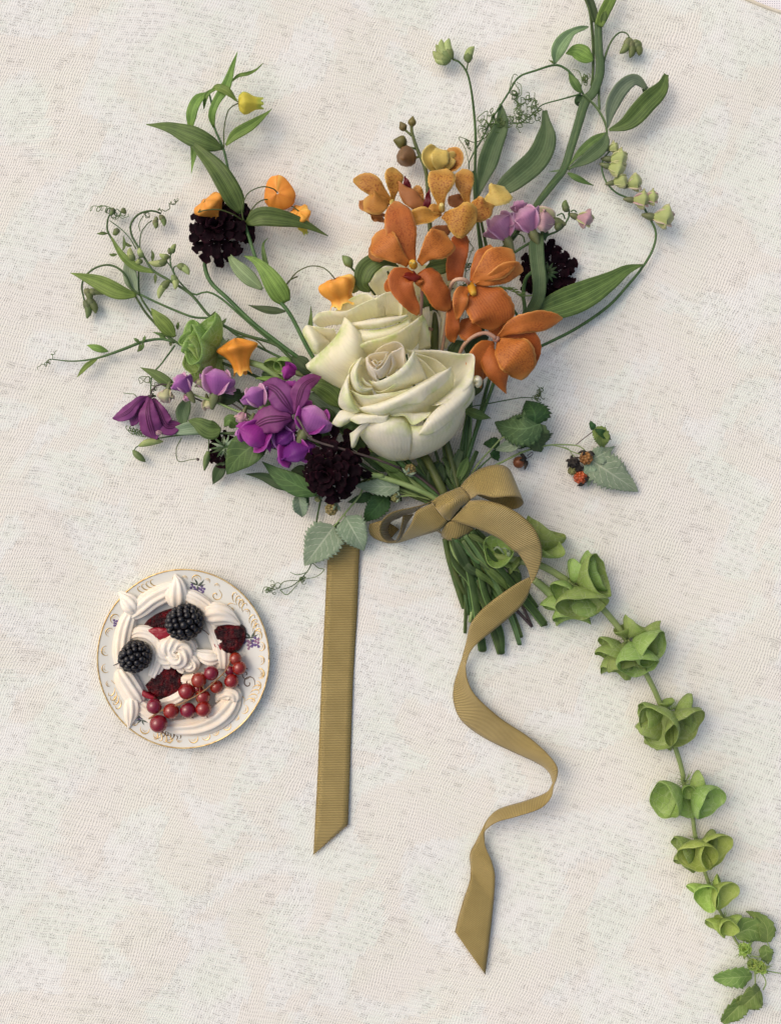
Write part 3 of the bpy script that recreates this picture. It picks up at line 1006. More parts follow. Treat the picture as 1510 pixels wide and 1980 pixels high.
# ------------------------------------------------------------------ red currants
def currant_mat():
    k = N('red_currant_skin')
    tc, u, v = k.uv()
    x = k.math('ABSOLUTE', k.math('SUBTRACT', k.math('FRACT', k.math('MULTIPLY', u, 10)), .5))
    col = k.mix(k.math('MULTIPLY', k.ss(x, .44, .5), .35), srgb(132, 12, 24), srgb(178, 52, 56))
    k.b.inputs['Subsurface Weight'].default_value = .35
    k.b.inputs['Subsurface Radius'].default_value = (.004, .0008, .0006)
    k.b.inputs['Coat Weight'].default_value = .7
    k.b.inputs['Coat Roughness'].default_value = .05
    return k.fin(vary(k, col, .4), .22, .5)
M['currant'] = currant_mat()
M['currant_tip'] = stemmat('currant_blossom_end', (90, 40, 30), (130, 74, 50))
M['currant_stem'] = stemmat('currant_stalk', (150, 112, 72), (176, 142, 96))
cur = thing('red_currant_sprig', 'sprig of shiny red currants on a brown stalk across the meringue', 'red currants', PL([(760, 1090, 22)])[0])
SPINE = [(470, 1232, 40), (560, 1172, 42), (700, 1122, 44), (860, 1040, 46), (960, 960, 47), (1060, 860, 44), (1102, 770, 40)]
put('stalk', tubeg(PL(SPINE), [1.6, 1.5, 1.4, 1.3, 1.1], 40, 6), M['currant_stem'], cur)
for (x, y, r, z) in ((1135, 770, 50, 32), (1165, 840, 55, 34), (1105, 940, 57, 34), (950, 880, 57, 42), (990, 985, 52, 32), (855, 935, 60, 40), (845, 1000, 44, 28), (885, 1062, 58, 34), (760, 1020, 64, 38), (512, 1135, 60, 38), (642, 1172, 62, 38), (770, 1166, 62, 36), (890, 1156, 62, 38), (546, 1270, 70, 40), (1092, 862, 40, 26)):
    c = PL([(x, y, z)])[0]
    rad = r / 3.974 * .98
    sp = cr(PL(SPINE), 60)
    near = sp[np.argmin(np.linalg.norm(sp[:, :2] - c[:2], axis=1))]
    b_ = put('berry', ballg(c, rad, 24, 14), M['currant'], cur, at=c)
    dr = nrm(c - near + np.array([random.uniform(-8, 8), random.uniform(-8, 8), 4]))
    tip = c + dr * rad
    put('blossom_end', join([tubeg([tip - dr * .4, tip + dr * 1.2 + RNG.normal(0, .6, 3), tip + dr * 2.6 + RNG.normal(0, 1., 3)], [1.3, 1., .3], 5, 5) for _ in range(3)]), M['currant_tip'], b_)
    put('pedicel', tubeg([near, (near + c) / 2 + np.array([0, 0, 3]), c - dr * rad * .9 + np.array([0, 0, 2])], [.9, .7, .7], 8, 5), M['currant_stem'], cur)
for x0, y0, x1, y1 in ((700, 1122, 728, 1156), (860, 1040, 862, 985), (770, 1085, 735, 1085)):
    put('stalk_hair', tubeg(PL([(x0, y0, 45), ((x0 + x1) / 2, (y0 + y1) / 2 - 3, 47), (x1, y1, 46)]), [.6, .3], 6, 5), M['currant_stem'], cur)

# ------------------------------------------------------------------ ribbon tied in a bow round the stems
rib = thing('ribbon_bow', 'olive gold grosgrain ribbon tied in a bow round the stems with two long tails', 'ribbon', K([(640, 560, 0)])[0])
def strip(name, L_, R_, n=60, m=7, belly=0., thick=1.1, raw=False):
    """ribbon between two edge polylines (world points); UV u in photo pixels along the ribbon"""
    a, b = (np.asarray(L_), np.asarray(R_)) if raw else (cr(L_, n), cr(R_, n))
    n = len(a)
    v = np.linspace(0, 1, m)[None, :, None]
    Pg = a[:, None, :] * (1 - v) + b[:, None, :] * v
    if belly:
        w = np.linalg.norm(a - b, axis=1)[:, None]
        Pg[..., 2] += belly * (1 - (2 * v[..., 0] - 1) ** 2) * w
    mid = (a + b) / 2
    Ln = np.concatenate([[0], np.cumsum(np.linalg.norm(np.diff(mid, axis=0), axis=1))])
    uu = np.repeat(Ln[:, None], m, 1)
    vv = np.repeat(np.linspace(0, 1, m)[None, :], n, 0)
    return put(name, grid(Pg[:, ::-1], thick, uvs=np.stack([uu, vv[:, ::-1]], -1)), M['ribbon'], rib)

# wrap round the stems, under the knot
strip('wrap', K([(640, 648, 38), (652, 595, 56), (720, 535, 66), (800, 548, 66), (905, 598, 50)]),
      K([(642, 655, 20), (690, 690, 38), (765, 682, 48), (835, 645, 48), (912, 606, 40)]), 40, 8, .05)
strip('wrap', K([(560, 378, 40), (540, 400, 20), (520, 420, 8)]), K([(640, 640, 42), (610, 620, 22), (606, 612, 8)]), 12, 6)
# knot
kn = [K([(556, 374, 46), (592, 430, 72), (645, 490, 80), (692, 534, 62)]),
      K([(640, 322, 66), (680, 380, 94), (700, 440, 97), (706, 530, 70)]),
      K([(720, 286, 72), (765, 345, 100), (760, 410, 99), (716, 528, 72)]),
      K([(800, 254, 62), (850, 312, 84), (874, 368, 82), (800, 425, 84), (724, 524, 68)])]
kg = np.stack([cr(c, 30) for c in kn])
kg = np.stack([cr(kg[:, i], 22) for i in range(30)], 1)
Ln = np.linspace(0, 70, 30)
put('knot', grid(kg, 1.2, uvs=np.stack([np.repeat(np.linspace(0, 66, 22)[:, None], 30, 1) , np.repeat(np.linspace(.08, .92, 30)[None, :], 22, 0)], -1)), M['ribbon'], rib)
# right loop: upper sheet, then folding under
strip('loop', K([(800, 252, 62), (850, 190, 72), (920, 132, 80), (1010, 92, 84), (1110, 80, 84), (1180, 105, 74), (1215, 160, 54), (1225, 215, 30), (1200, 260, 14), (1080, 270, 12), (900, 300, 30)]),
      K([(872, 366, 78), (905, 345, 90), (955, 320, 104), (1060, 345, 116), (1190, 336, 120), (1270, 345, 108), (1305, 385, 82), (1270, 425, 58), (1200, 436, 46), (1100, 396, 36), (950, 330, 36)]), 90, 8, .03)
# left loop: edge-on strand curling round, and the front sheet
strip('loop', K([(560, 380, 74), (480, 408, 84), (400, 428, 88), (300, 448, 90), (225, 478, 88), (165, 535, 84), (142, 605, 78), (160, 660, 72), (205, 698, 62), (262, 700, 52), (300, 640, 46), (318, 560, 50), (330, 490, 56)]),
      K([(556, 384, 40), (480, 424, 40), (420, 466, 30), (360, 486, 24), (300, 512, 20), (240, 540, 14), (215, 590, 10), (225, 640, 8), (250, 680, 8), (290, 690, 9), (330, 640, 12), (360, 560, 16), (420, 474, 24)]), 90, 6)
strip('loop', K([(574, 384, 72), (510, 415, 80), (440, 455, 82), (405, 540, 76), (370, 600, 62), (330, 655, 40), (290, 700, 16), (200, 712, 8)]),
      K([(694, 534, 66), (640, 600, 62), (560, 632, 52), (480, 655, 40), (400, 680, 28), (340, 700, 16), (280, 714, 6), (200, 716, 5)]), 60, 8, .04)
strip('loop', K([(200, 712, 10), (130, 690, 14), (70, 650, 18), (52, 600, 22)]), K([(300, 600, 8), (240, 560, 12), (170, 530, 22), (60, 558, 24)]), 24, 6)
# right tail: over the stems, then spiralling down the cloth
strip('tail', np.vstack([K([(876, 368, 88), (1000, 368, 102), (1150, 408, 108), (1290, 488, 106), (1390, 588, 100), (1440, 690, 94)]), ST([(1216, 300, 84), (1208, 420, 74), (1160, 560, 66), (1100, 672, 60)])]),
      np.vstack([K([(722, 530, 76), (860, 572, 86), (1000, 622, 86), (1130, 690, 84), (1220, 768, 82)]), ST([(960, 335, 78), (1050, 480, 70), (1086, 590, 64), (1092, 660, 58)])]), 90, 9, .06)
strip('tail', np.vstack([ST([(1086, 588, 62), (930, 672, 66), (700, 832, 62), (540, 972, 56), (440, 1112, 46), (395, 1300, 30), (345, 1490, 18)]), RB([(735, 590, 14), (716, 650, 10), (697, 720, 6), (697, 790, 4), (730, 865, 4), (820, 935, 5), (950, 1000, 8), (1050, 1046, 16), (1100, 1085, 24), (1117, 1132, 28)])]),
      np.vstack([ST([(1100, 672, 60), (1062, 800, 54), (980, 922, 52), (850, 1042, 50), (680, 1182, 46), (540, 1292, 40), (450, 1390, 32), (405, 1500, 24)]), RB([(748, 650, 22), (762, 712, 24), (800, 770, 22), (900, 858, 18), (1010, 930, 20), (1085, 995, 34), (1133, 1055, 44), (1138, 1098, 44), (1120, 1148, 32)])]), 170, 8, .03)
strip('tail', RB([(1117, 1130, 30), (1090, 1170, 24), (1000, 1206, 16), (900, 1236, 12), (850, 1272, 14), (818, 1326, 16), (790, 1382, 8), (766, 1432, 5), (769, 1500, 6), (766, 1545, 12), (740, 1622, 8), (720, 1690, 5), (702, 1762, 3)]),
      RB([(1122, 1148, 34), (1108, 1195, 44), (1062, 1240, 48), (960, 1274, 44), (880, 1297, 36), (828, 1336, 24), (826, 1380, 16), (842, 1425, 14), (862, 1472, 14), (873, 1532, 18), (866, 1650, 10), (850, 1800, 6), (832, 1946, 4)]), 150, 8, .02)
# left tail: lies flat on the cloth, slanted cut
ys = np.concatenate([np.linspace(50, 1306, 96), np.linspace(1316, 1436, 14)])
zl = np.interp(ys, [50, 190, 400, 1437], [15, 6, 3, 3]) + .6 * np.sin(ys / 90.)
xl = np.interp(ys, [60, 190, 400, 700, 1080, 1437], [168, 160, 150, 135, 120, 101])
xr = np.where(ys <= 1306, np.interp(ys, [40, 190, 400, 700, 1050, 1306], [304, 296, 288, 270, 258, 249]), 249 - (ys - 1306) * 148 / 131.)
strip('tail', RB(list(zip(xl, ys, zl))), RB(list(zip(xr, ys + (xr - xl) * .012, zl + .5 * np.sin(ys / 60. + 1)))), m=6, belly=.006, raw=True)
fr_ = []
for f in np.linspace(0, 1, 34):
    a = RB([(101 + 148 * f, 1437 - 131 * f, 3.2)])[0]
    fr_.append(tubeg([a + [0, .6, 0], a + [random.uniform(-.5, 2), -random.uniform(.8, 3.5), .3], a + [random.uniform(0, 3.5), -random.uniform(1.5, 6), random.uniform(-.5, .8)]], [.35, .2], 5, 4))
    a = RB([(702 + 130 * f, 1762 + 184 * f, 3.4)])[0]
    fr_.append(tubeg([a + [.5, .6, 0], a + [random.uniform(-3, 0), -random.uniform(.5, 2), .3], a + [random.uniform(-6, -1), -random.uniform(.5, 4), random.uniform(-.5, .8)]], [.35, .2], 5, 4))
fo = put('frayed_edge', join(fr_), M['fray'], rib)
fo['kind'] = 'stuff'

# ------------------------------------------------------------------ roses
def petal(root, curves, mat='rose', nu=34, nv=18, thick=.8, wob=.9, name='petal'):
    g = patch(curves, nu, nv, thick, wob)
    return put(name, g, M[mat], root)

rose1 = thing('rose', 'open creamy white rose at the front with its whole spiral heart in view', 'rose', R([(790, 560, 0)])[0], 'cream roses in the middle of the bouquet')
def r1(*curves, **kw):
    return petal(rose1, [R(c) for c in curves], **kw)
# outer body petals (outer faces)
r1([(470, 805, 112), (545, 735, 142), (650, 690, 154), (760, 690, 158), (860, 720, 158), (905, 790, 154)],
   [(490, 850, 108), (570, 800, 146), (660, 775, 166), (760, 775, 172), (850, 800, 168), (902, 840, 158)],
   [(530, 905, 90), (610, 890, 130), (700, 875, 150), (790, 875, 156), (860, 890, 150), (900, 910, 142)],
   [(590, 970, 62), (660, 970, 98), (730, 965, 118), (800, 965, 122), (860, 970, 116), (896, 975, 108)],
   [(670, 1025, 30), (720, 1045, 44), (770, 1052, 50), (820, 1050, 50), (860, 1043, 46), (892, 1030, 42)],
   [(740, 1010, 4), (760, 1020, 6), (790, 1020, 8), (820, 1015, 8), (850, 1010, 8), (870, 1005, 8)], nv=24)
r1([(868, 760, 150), (960, 770, 160), (1080, 745, 164), (1200, 690, 158), (1290, 630, 142), (1338, 580, 118)],
   [(888, 830, 152), (990, 840, 162), (1110, 810, 162), (1220, 750, 148), (1300, 690, 122), (1338, 640, 90)],
   [(895, 900, 138), (1000, 900, 146), (1110, 870, 144), (1210, 815, 128), (1285, 750, 98), (1325, 690, 62)],
   [(895, 980, 98), (990, 970, 108), (1090, 940, 106), (1180, 890, 92), (1255, 825, 66), (1300, 760, 36)],
   [(885, 1043, 40), (970, 1022, 50), (1060, 985, 52), (1140, 940, 44), (1210, 880, 28), (1260, 820, 8)],
   [(860, 1000, 4), (930, 980, 6), (1010, 950, 6), (1080, 900, 6), (1140, 860, 4), (1180, 820, 2)], nv=24)
# right folded lip, bright, curling outwards over the body
r1([(1412, 385, 122), (1405, 470, 132), (1370, 560, 140), (1290, 650, 152), (1170, 770, 168), (1060, 836, 172), (958, 842, 164)],
   [(1398, 400, 146), (1375, 490, 160), (1310, 575, 172), (1215, 650, 182), (1110, 720, 186), (1020, 780, 184), (964, 836, 172)],
   [(1385, 400, 150), (1330, 480, 164), (1250, 550, 174), (1170, 600, 178), (1110, 640, 180), (1040, 710, 178), (985, 790, 168)],
   [(1345, 400, 140), (1290, 470, 150), (1220, 540, 158), (1140, 600, 162), (1090, 650, 160), (1030, 720, 158), (990, 790, 156)], wob=.4)
# right big back petal, inner face, with its bright lip
r1([(862, 150, 118), (950, 158, 130), (1060, 152, 138), (1180, 162, 146), (1300, 184, 152), (1408, 190, 156), (1414, 300, 158), (1396, 410, 158), (1320, 500, 166), (1220, 570, 172), (1112, 604, 176)],
   [(872, 165, 116), (950, 178, 124), (1060, 178, 130), (1170, 190, 136), (1280, 210, 140), (1375, 225, 142), (1372, 310, 146), (1330, 400, 150), (1270, 470, 158), (1190, 540, 164), (1095, 605, 168)],
   [(890, 230, 98), (960, 245, 98), (1060, 250, 98), (1150, 265, 98), (1230, 290, 98), (1280, 330, 102), (1270, 400, 106), (1240, 450, 112), (1200, 500, 120), (1140, 550, 130), (1070, 610, 140)],
   [(930, 380, 66), (980, 400, 62), (1050, 410, 60), (1110, 420, 60), (1150, 440, 62), (1160, 470, 66), (1150, 500, 74), (1130, 530, 84), (1110, 550, 92), (1070, 580, 104), (1030, 620, 118)], nu=44, nv=20, wob=.5)
# extra inner back petals right (shaded, creamy)
r1([(925, 175, 132), (1000, 195, 128), (1090, 225, 124), (1150, 265, 120), (1195, 310, 116)],
   [(920, 230, 108), (985, 260, 104), (1060, 290, 102), (1110, 330, 100), (1150, 370, 98)],
   [(930, 330, 80), (980, 350, 78), (1030, 370, 78), (1070, 400, 76), (1100, 430, 76)])
r1([(920, 190, 150), (985, 230, 142), (1050, 290, 136), (1100, 350, 130), (1130, 400, 126)],
   [(915, 260, 128), (965, 300, 120), (1020, 350, 114), (1060, 400, 108), (1085, 440, 106)],
   [(930, 360, 96), (970, 390, 90), (1010, 420, 86), (1040, 450, 84), (1060, 480, 84)])
# middle band with outward curled lip
r1([(488, 655, 140), (560, 672, 160), (650, 684, 174), (740, 655, 182), (800, 620, 186), (900, 598, 188), (980, 588, 190), (1050, 520, 186), (1130, 470, 180), (1205, 400, 168), (1230, 330, 158)],
   [(478, 635, 152), (560, 645, 174), (650, 640, 188), (740, 600, 196), (820, 560, 202), (900, 520, 204), (980, 475, 202), (1060, 425, 198), (1130, 380, 190), (1195, 335, 178), (1228, 300, 164)],
   [(474, 622, 152), (545, 612, 172), (620, 600, 184), (720, 565, 192), (820, 518, 196), (900, 475, 197), (980, 432, 196), (1050, 395, 192), (1120, 355, 186), (1180, 318, 176), (1226, 290, 166)],
   [(480, 625, 132), (550, 600, 148), (620, 580, 158), (720, 545, 164), (820, 500, 166), (900, 460, 166), (980, 415, 164), (1050, 380, 162), (1120, 340, 156), (1180, 320, 148), (1222, 300, 150)], nu=44, wob=.6)
r1([(490, 645, 140), (620, 660, 162), (760, 625, 176), (900, 570, 180), (1060, 470, 178), (1226, 320, 156)],
   [(560, 685, 138), (680, 695, 152), (800, 680, 156), (920, 640, 156), (1070, 550, 150), (1245, 380, 134)],
   [(640, 730, 118), (740, 740, 124), (840, 730, 126), (940, 700, 126), (1060, 630, 124), (1230, 480, 116)],
   [(700, 780, 96), (780, 780, 100), (860, 770, 100), (950, 740, 100), (1060, 690, 100), (1180, 580, 96)])
# band below the hollow: pale lip running left to right over the body
r1([(700, 662, 158), (760, 690, 166), (850, 688, 170), (905, 760, 166), (960, 745, 168), (1040, 690, 170), (1060, 668, 166)],
   [(700, 655, 154), (770, 664, 160), (850, 662, 162), (920, 668, 162), (980, 662, 162), (1030, 660, 162), (1062, 656, 162)],
   [(690, 672, 138), (770, 690, 140), (850, 690, 140), (920, 690, 140), (980, 685, 140), (1040, 675, 140), (1070, 660, 142)])
# petal with the tall peak
r1([(556, 400, 172), (620, 410, 188), (700, 380, 200), (780, 335, 208), (850, 270, 206), (895, 205, 200), (922, 156, 192)],
   [(575, 425, 172), (640, 440, 186), (720, 405, 200), (800, 365, 208), (870, 310, 206), (915, 250, 200), (936, 190, 188)],
   [(600, 470, 158), (670, 475, 172), (760, 440, 186), (850, 410, 190), (920, 360, 186), (962, 320, 176), (985, 290, 166)],
   [(630, 510, 140), (720, 505, 150), (800, 480, 158), (880, 450, 160), (950, 420, 158), (1000, 405, 154), (1036, 398, 150)], wob=.4)
r1([(600, 478, 168), (650, 490, 178), (720, 460, 188), (800, 400, 194), (820, 352, 196)],
   [(620, 500, 158), (680, 500, 168), (760, 470, 178), (840, 425, 184), (880, 380, 186)],
   [(650, 520, 140), (720, 515, 146), (800, 490, 152), (880, 460, 156), (930, 430, 158)])
# petal under the peak
r1([(393, 468, 150), (440, 492, 162), (505, 518, 174), (580, 520, 182), (660, 508, 186), (760, 495, 188), (850, 475, 186), (918, 456, 182)],
   [(420, 495, 150), (465, 520, 162), (520, 545, 172), (590, 548, 178), (670, 540, 182), (770, 525, 182), (860, 495, 180), (930, 470, 176)],
   [(470, 590, 128), (500, 605, 138), (540, 615, 146), (610, 610, 152), (690, 590, 156), (780, 560, 156), (870, 520, 156), (940, 485, 156)])
# left outer petal, outer face and its shaded pocket
r1([(402, 345, 150), (386, 420, 164), (392, 480, 170), (412, 550, 170), (440, 610, 166), (478, 655, 158)],
   [(385, 370, 148), (355, 450, 156), (350, 520, 160), (368, 580, 160), (410, 630, 156), (460, 662, 148)],
   [(378, 400, 110), (335, 480, 112), (314, 560, 114), (325, 610, 114), (370, 648, 116), (440, 668, 118)],
   [(390, 440, 70), (360, 500, 66), (345, 560, 64), (360, 610, 64), (400, 640, 66), (450, 650, 70)])
r1([(402, 350, 152), (390, 430, 164), (398, 490, 168), (420, 555, 168), (446, 612, 164), (482, 652, 157)],
   [(430, 370, 128), (425, 440, 126), (440, 500, 122), (465, 550, 120), (495, 590, 124), (520, 625, 132)],
   [(470, 400, 104), (470, 460, 98), (490, 510, 94), (510, 550, 94), (530, 580, 100), (560, 610, 110)])
# left inner ring
r1([(500, 212, 188), (470, 265, 196), (452, 330, 198), (462, 400, 198), (488, 460, 194), (530, 478, 188), (584, 466, 182)],
   [(478, 230, 170), (445, 285, 176), (428, 345, 178), (440, 420, 178), (470, 480, 172), (530, 500, 168), (590, 490, 164)],
   [(455, 250, 140), (420, 310, 142), (405, 370, 142), (420, 440, 140), (460, 500, 136), (530, 530, 134), (600, 520, 136)])
r1([(502, 214, 188), (474, 265, 196), (458, 330, 198), (468, 398, 198), (494, 454, 194), (534, 470, 188), (584, 462, 182)],
   [(530, 225, 168), (510, 280, 166), (500, 330, 164), (510, 380, 160), (540, 420, 156), (570, 440, 156), (600, 440, 160)],
   [(570, 240, 150), (560, 280, 144), (555, 330, 140), (565, 370, 138), (585, 400, 136), (600, 420, 138), (620, 420, 144)])
r1([(478, 228, 172), (430, 268, 164), (404, 310, 156), (394, 350, 150)], [(468, 250, 150), (430, 300, 140), (410, 340, 132), (400, 370, 128)], [(470, 300, 120), (450, 330, 112), (430, 370, 106), (420, 400, 104)], wob=1.2)
r1([(505, 372, 184), (525, 400, 190), (556, 424, 190), (585, 440, 184)], [(500, 400, 172), (520, 425, 176), (550, 444, 176), (585, 455, 172)], [(510, 420, 150), (530, 440, 150), (555, 455, 150), (585, 462, 150)])
# heart
for crv in (
    ([(600, 178, 176), (640, 138, 188), (700, 105, 196), (770, 84, 200), (825, 105, 198), (852, 165, 194), (858, 250, 184)],
     [(610, 200, 160), (650, 165, 166), (710, 140, 170), (765, 125, 172), (810, 145, 170), (830, 195, 168), (838, 265, 164)],
     [(640, 240, 140), (680, 220, 138), (720, 205, 136), (760, 200, 136), (785, 220, 136), (800, 250, 138), (805, 290, 140)]),
    ([(742, 168, 200), (790, 150, 204), (828, 132, 204), (846, 200, 200), (848, 290, 190)],
     [(745, 220, 188), (780, 210, 190), (812, 205, 190), (828, 250, 186), (830, 310, 178)],
     [(745, 300, 168), (770, 310, 168), (795, 310, 168), (805, 320, 166), (810, 330, 164)]),
    ([(735, 172, 204), (745, 230, 206), (752, 280, 204), (730, 330, 200), (702, 360, 194)],
     [(755, 185, 196), (768, 240, 196), (772, 290, 192), (750, 335, 186), (710, 368, 182)],
     [(775, 210, 170), (790, 260, 170), (790, 300, 168), (765, 340, 164), (715, 378, 164)]),
    ([(545, 208, 200), (560, 260, 206), (585, 310, 208), (612, 340, 206), (625, 392, 196)],
     [(535, 220, 190), (545, 275, 194), (565, 325, 194), (590, 365, 190), (622, 400, 186)],
     [(530, 240, 160), (535, 300, 162), (555, 350, 160), (585, 385, 158), (620, 410, 158)]),
    ([(572, 290, 212), (620, 312, 214), (660, 292, 216), (690, 250, 216), (720, 198, 214), (732, 178, 210)],
     [(585, 320, 204), (630, 345, 206), (680, 325, 206), (715, 280, 206), (735, 230, 204), (742, 195, 202)],
     [(610, 375, 186), (650, 385, 188), (695, 365, 188), (725, 320, 188), (742, 270, 188), (748, 230, 188)]),
    ([(548, 205, 206), (570, 188, 210), (620, 176, 212), (680, 168, 213), (722, 170, 212)],
     [(552, 230, 196), (580, 215, 196), (625, 205, 196), (675, 200, 196), (715, 200, 198)],
     [(570, 260, 176), (600, 250, 172), (640, 240, 172), (680, 235, 172), (705, 235, 176)]),
    ([(548, 212, 210), (552, 250, 212), (572, 285, 213), (596, 300, 214)],
     [(565, 215, 200), (572, 250, 198), (588, 275, 198), (604, 288, 200)],
     [(585, 225, 182), (590, 250, 178), (600, 268, 178), (612, 276, 180)]),
    ([(610, 290, 216), (650, 268, 218), (682, 225, 218), (700, 185, 216)],
     [(620, 300, 206), (662, 280, 208), (696, 238, 208), (714, 195, 206)],
     [(635, 315, 190), (678, 292, 192), (710, 250, 192), (726, 205, 192)]),
    ([(588, 240, 216), (604, 262, 219), (622, 274, 219), (632, 262, 218)],
     [(580, 246, 206), (598, 272, 208), (622, 286, 208), (640, 268, 208)],
     [(576, 255, 188), (595, 285, 188), (625, 298, 188), (648, 275, 188)]),
    ([(590, 236, 217), (612, 232, 219), (628, 246, 219), (634, 262, 218)],
     [(596, 246, 204), (610, 244, 204), (620, 254, 204), (624, 264, 204)],
     [(600, 254, 186), (610, 252, 186), (616, 258, 186), (618, 264, 186)]),
    ([(636, 248, 218), (652, 242, 219), (668, 236, 218), (660, 262, 217), (640, 276, 216)],
     [(630, 256, 206), (645, 254, 206), (656, 252, 206), (650, 268, 206), (636, 280, 206)],
     [(628, 262, 188), (640, 262, 188), (648, 262, 188), (645, 270, 188), (634, 282, 188)])):
    r1(*crv, mat='rose_heart', nu=20, nv=12, thick=.6, wob=.3)
# bottom-left turned out petals and the dripping tip
r1([(255, 752, 112), (325, 780, 124), (405, 738, 130), (470, 690, 138), (560, 690, 142)],
   [(285, 700, 124), (350, 715, 138), (420, 700, 142), (490, 672, 146), (570, 678, 146)],
   [(332, 642, 118), (400, 650, 128), (470, 658, 132), (520, 662, 134), (580, 670, 136)],
   [(400, 660, 100), (440, 660, 106), (490, 665, 110), (530, 670, 112), (590, 680, 114)], wob=1.)
r1([(402, 722, 140), (470, 755, 152), (520, 750, 158), (600, 745, 162), (690, 745, 168), (720, 690, 170)],
   [(415, 705, 146), (480, 690, 158), (550, 690, 166), (620, 690, 172), (690, 690, 174), (720, 676, 170)],
   [(440, 685, 138), (500, 668, 148), (570, 670, 154), (640, 665, 158), (700, 660, 160), (730, 665, 158)], wob=1.2)
r1([(402, 832, 118), (412, 905, 112), (420, 948, 104), (446, 942, 104), (470, 890, 112), (490, 835, 118)],
   [(440, 805, 132), (450, 850, 128), (448, 880, 124), (456, 880, 124), (476, 850, 126), (500, 815, 128)],
   [(480, 770, 146), (500, 780, 144), (510, 790, 142), (520, 790, 142), (535, 780, 142), (560, 760, 146)],
   [(540, 730, 150), (560, 740, 150), (580, 745, 150), (590, 745, 152), (600, 740, 154), (620, 730, 156)], wob=1.)
# little curl at the far right
r1([(1408, 372, 140), (1440, 362, 146), (1468, 384, 146), (1472, 430, 140), (1440, 460, 132), (1420, 440, 134)],
   [(1405, 400, 150), (1432, 392, 156), (1450, 402, 156), (1450, 425, 150), (1430, 436, 146), (1415, 428, 144)],
   [(1395, 420, 140), (1412, 412, 142), (1422, 415, 142), (1422, 425, 140), (1412, 430, 138), (1400, 432, 136)], nu=16, nv=10)
r1([(1392, 440, 130), (1412, 470, 120), (1408, 540, 110), (1370, 600, 96), (1330, 640, 80)],
   [(1380, 470, 136), (1390, 510, 128), (1370, 560, 120), (1340, 600, 108), (1310, 640, 96)],
   [(1350, 500, 120), (1350, 530, 112), (1330, 570, 106), (1300, 610, 96), (1280, 640, 90)])
put('stem', tubeg(np.vstack([R([(940, 960, 20), (1010, 1020, 34)]), K([(540, 60, 44), (600, 180, 52), (660, 300, 56), (700, 420, 46)]), ST([(330, 300, 34), (560, 480, 28), (860, 720, 20), (1090, 930, 12), (1240, 1105, 8)])]), [7.5, 8, 8.2, 8, 7.5, 7.2, 7, 7, 7], 60, 12), M['stem_olive'], rose1)

rose2 = thing('rose', 'creamy rose at the back, half hidden by the front rose, outer petals showing', 'rose', G([(560, 560, 0)])[0], 'cream roses in the middle of the bouquet')
def r2(*curves, **kw):
    kw.setdefault('mat', 'rose_back')
    return petal(rose2, [G(c) for c in curves], **kw)
r2([(338, 378, 96), (400, 320, 112), (480, 270, 122), (560, 250, 128), (640, 300, 132), (720, 245, 132), (800, 238, 128), (880, 300, 120), (930, 410, 108)],
   [(330, 420, 88), (400, 370, 102), (480, 330, 110), (560, 310, 114), (640, 330, 116), (720, 310, 116), (800, 310, 112), (860, 350, 106), (900, 420, 98)],
   [(340, 490, 66), (410, 460, 76), (490, 440, 84), (570, 430, 86), (640, 430, 86), (720, 425, 86), (800, 420, 82), (860, 430, 78), (890, 460, 74)], nu=40, wob=1.2)
r2([(172, 440, 96), (215, 395, 110), (290, 380, 122), (380, 386, 132), (440, 372, 138), (520, 330, 142), (600, 295, 142), (660, 276, 138)],
   [(180, 470, 92), (225, 430, 104), (300, 415, 116), (385, 420, 124), (450, 410, 128), (530, 375, 130), (610, 350, 128), (690, 340, 124)],
   [(230, 510, 72), (270, 490, 82), (330, 480, 92), (400, 480, 98), (460, 475, 102), (540, 450, 104), (620, 430, 104), (700, 420, 102)], nu=36, wob=1.)
r2([(620, 300, 140), (680, 255, 146), (760, 238, 146), (820, 260, 140), (826, 330, 132), (822, 400, 122)],
   [(640, 340, 128), (690, 320, 130), (750, 310, 130), (800, 320, 126), (810, 370, 120), (815, 420, 114)],
   [(650, 420, 104), (700, 415, 104), (750, 410, 104), (790, 415, 102), (805, 430, 100), (812, 450, 98)])
r2([(470, 520, 138), (560, 516, 150), (640, 508, 156), (720, 490, 158), (800, 465, 156), (868, 425, 148)],
   [(436, 495, 144), (540, 480, 160), (630, 470, 166), (710, 455, 168), (790, 440, 164), (864, 412, 152)],
   [(434, 470, 138), (530, 455, 152), (620, 440, 158), (710, 428, 160), (790, 420, 156), (858, 408, 148)],
   [(440, 480, 120), (530, 470, 130), (620, 455, 134), (710, 440, 136), (790, 430, 134), (850, 415, 132)], wob=.6)
r2([(398, 425, 140), (375, 490, 142), (340, 560, 140), (270, 640, 132), (185, 715, 114), (116, 775, 92)],
   [(430, 450, 156), (415, 530, 162), (375, 620, 160), (310, 710, 150), (225, 780, 128), (135, 812, 98)],
   [(480, 500, 160), (475, 590, 168), (440, 690, 162), (390, 780, 148), (300, 850, 120), (215, 865, 84)],
   [(540, 560, 148), (535, 640, 152), (520, 740, 144), (480, 830, 124), (430, 910, 96), (380, 955, 60)],
   [(600, 600, 110), (600, 680, 110), (590, 770, 104), (560, 850, 90), (520, 910, 66), (480, 950, 40)], nu=30, nv=22, wob=.5)
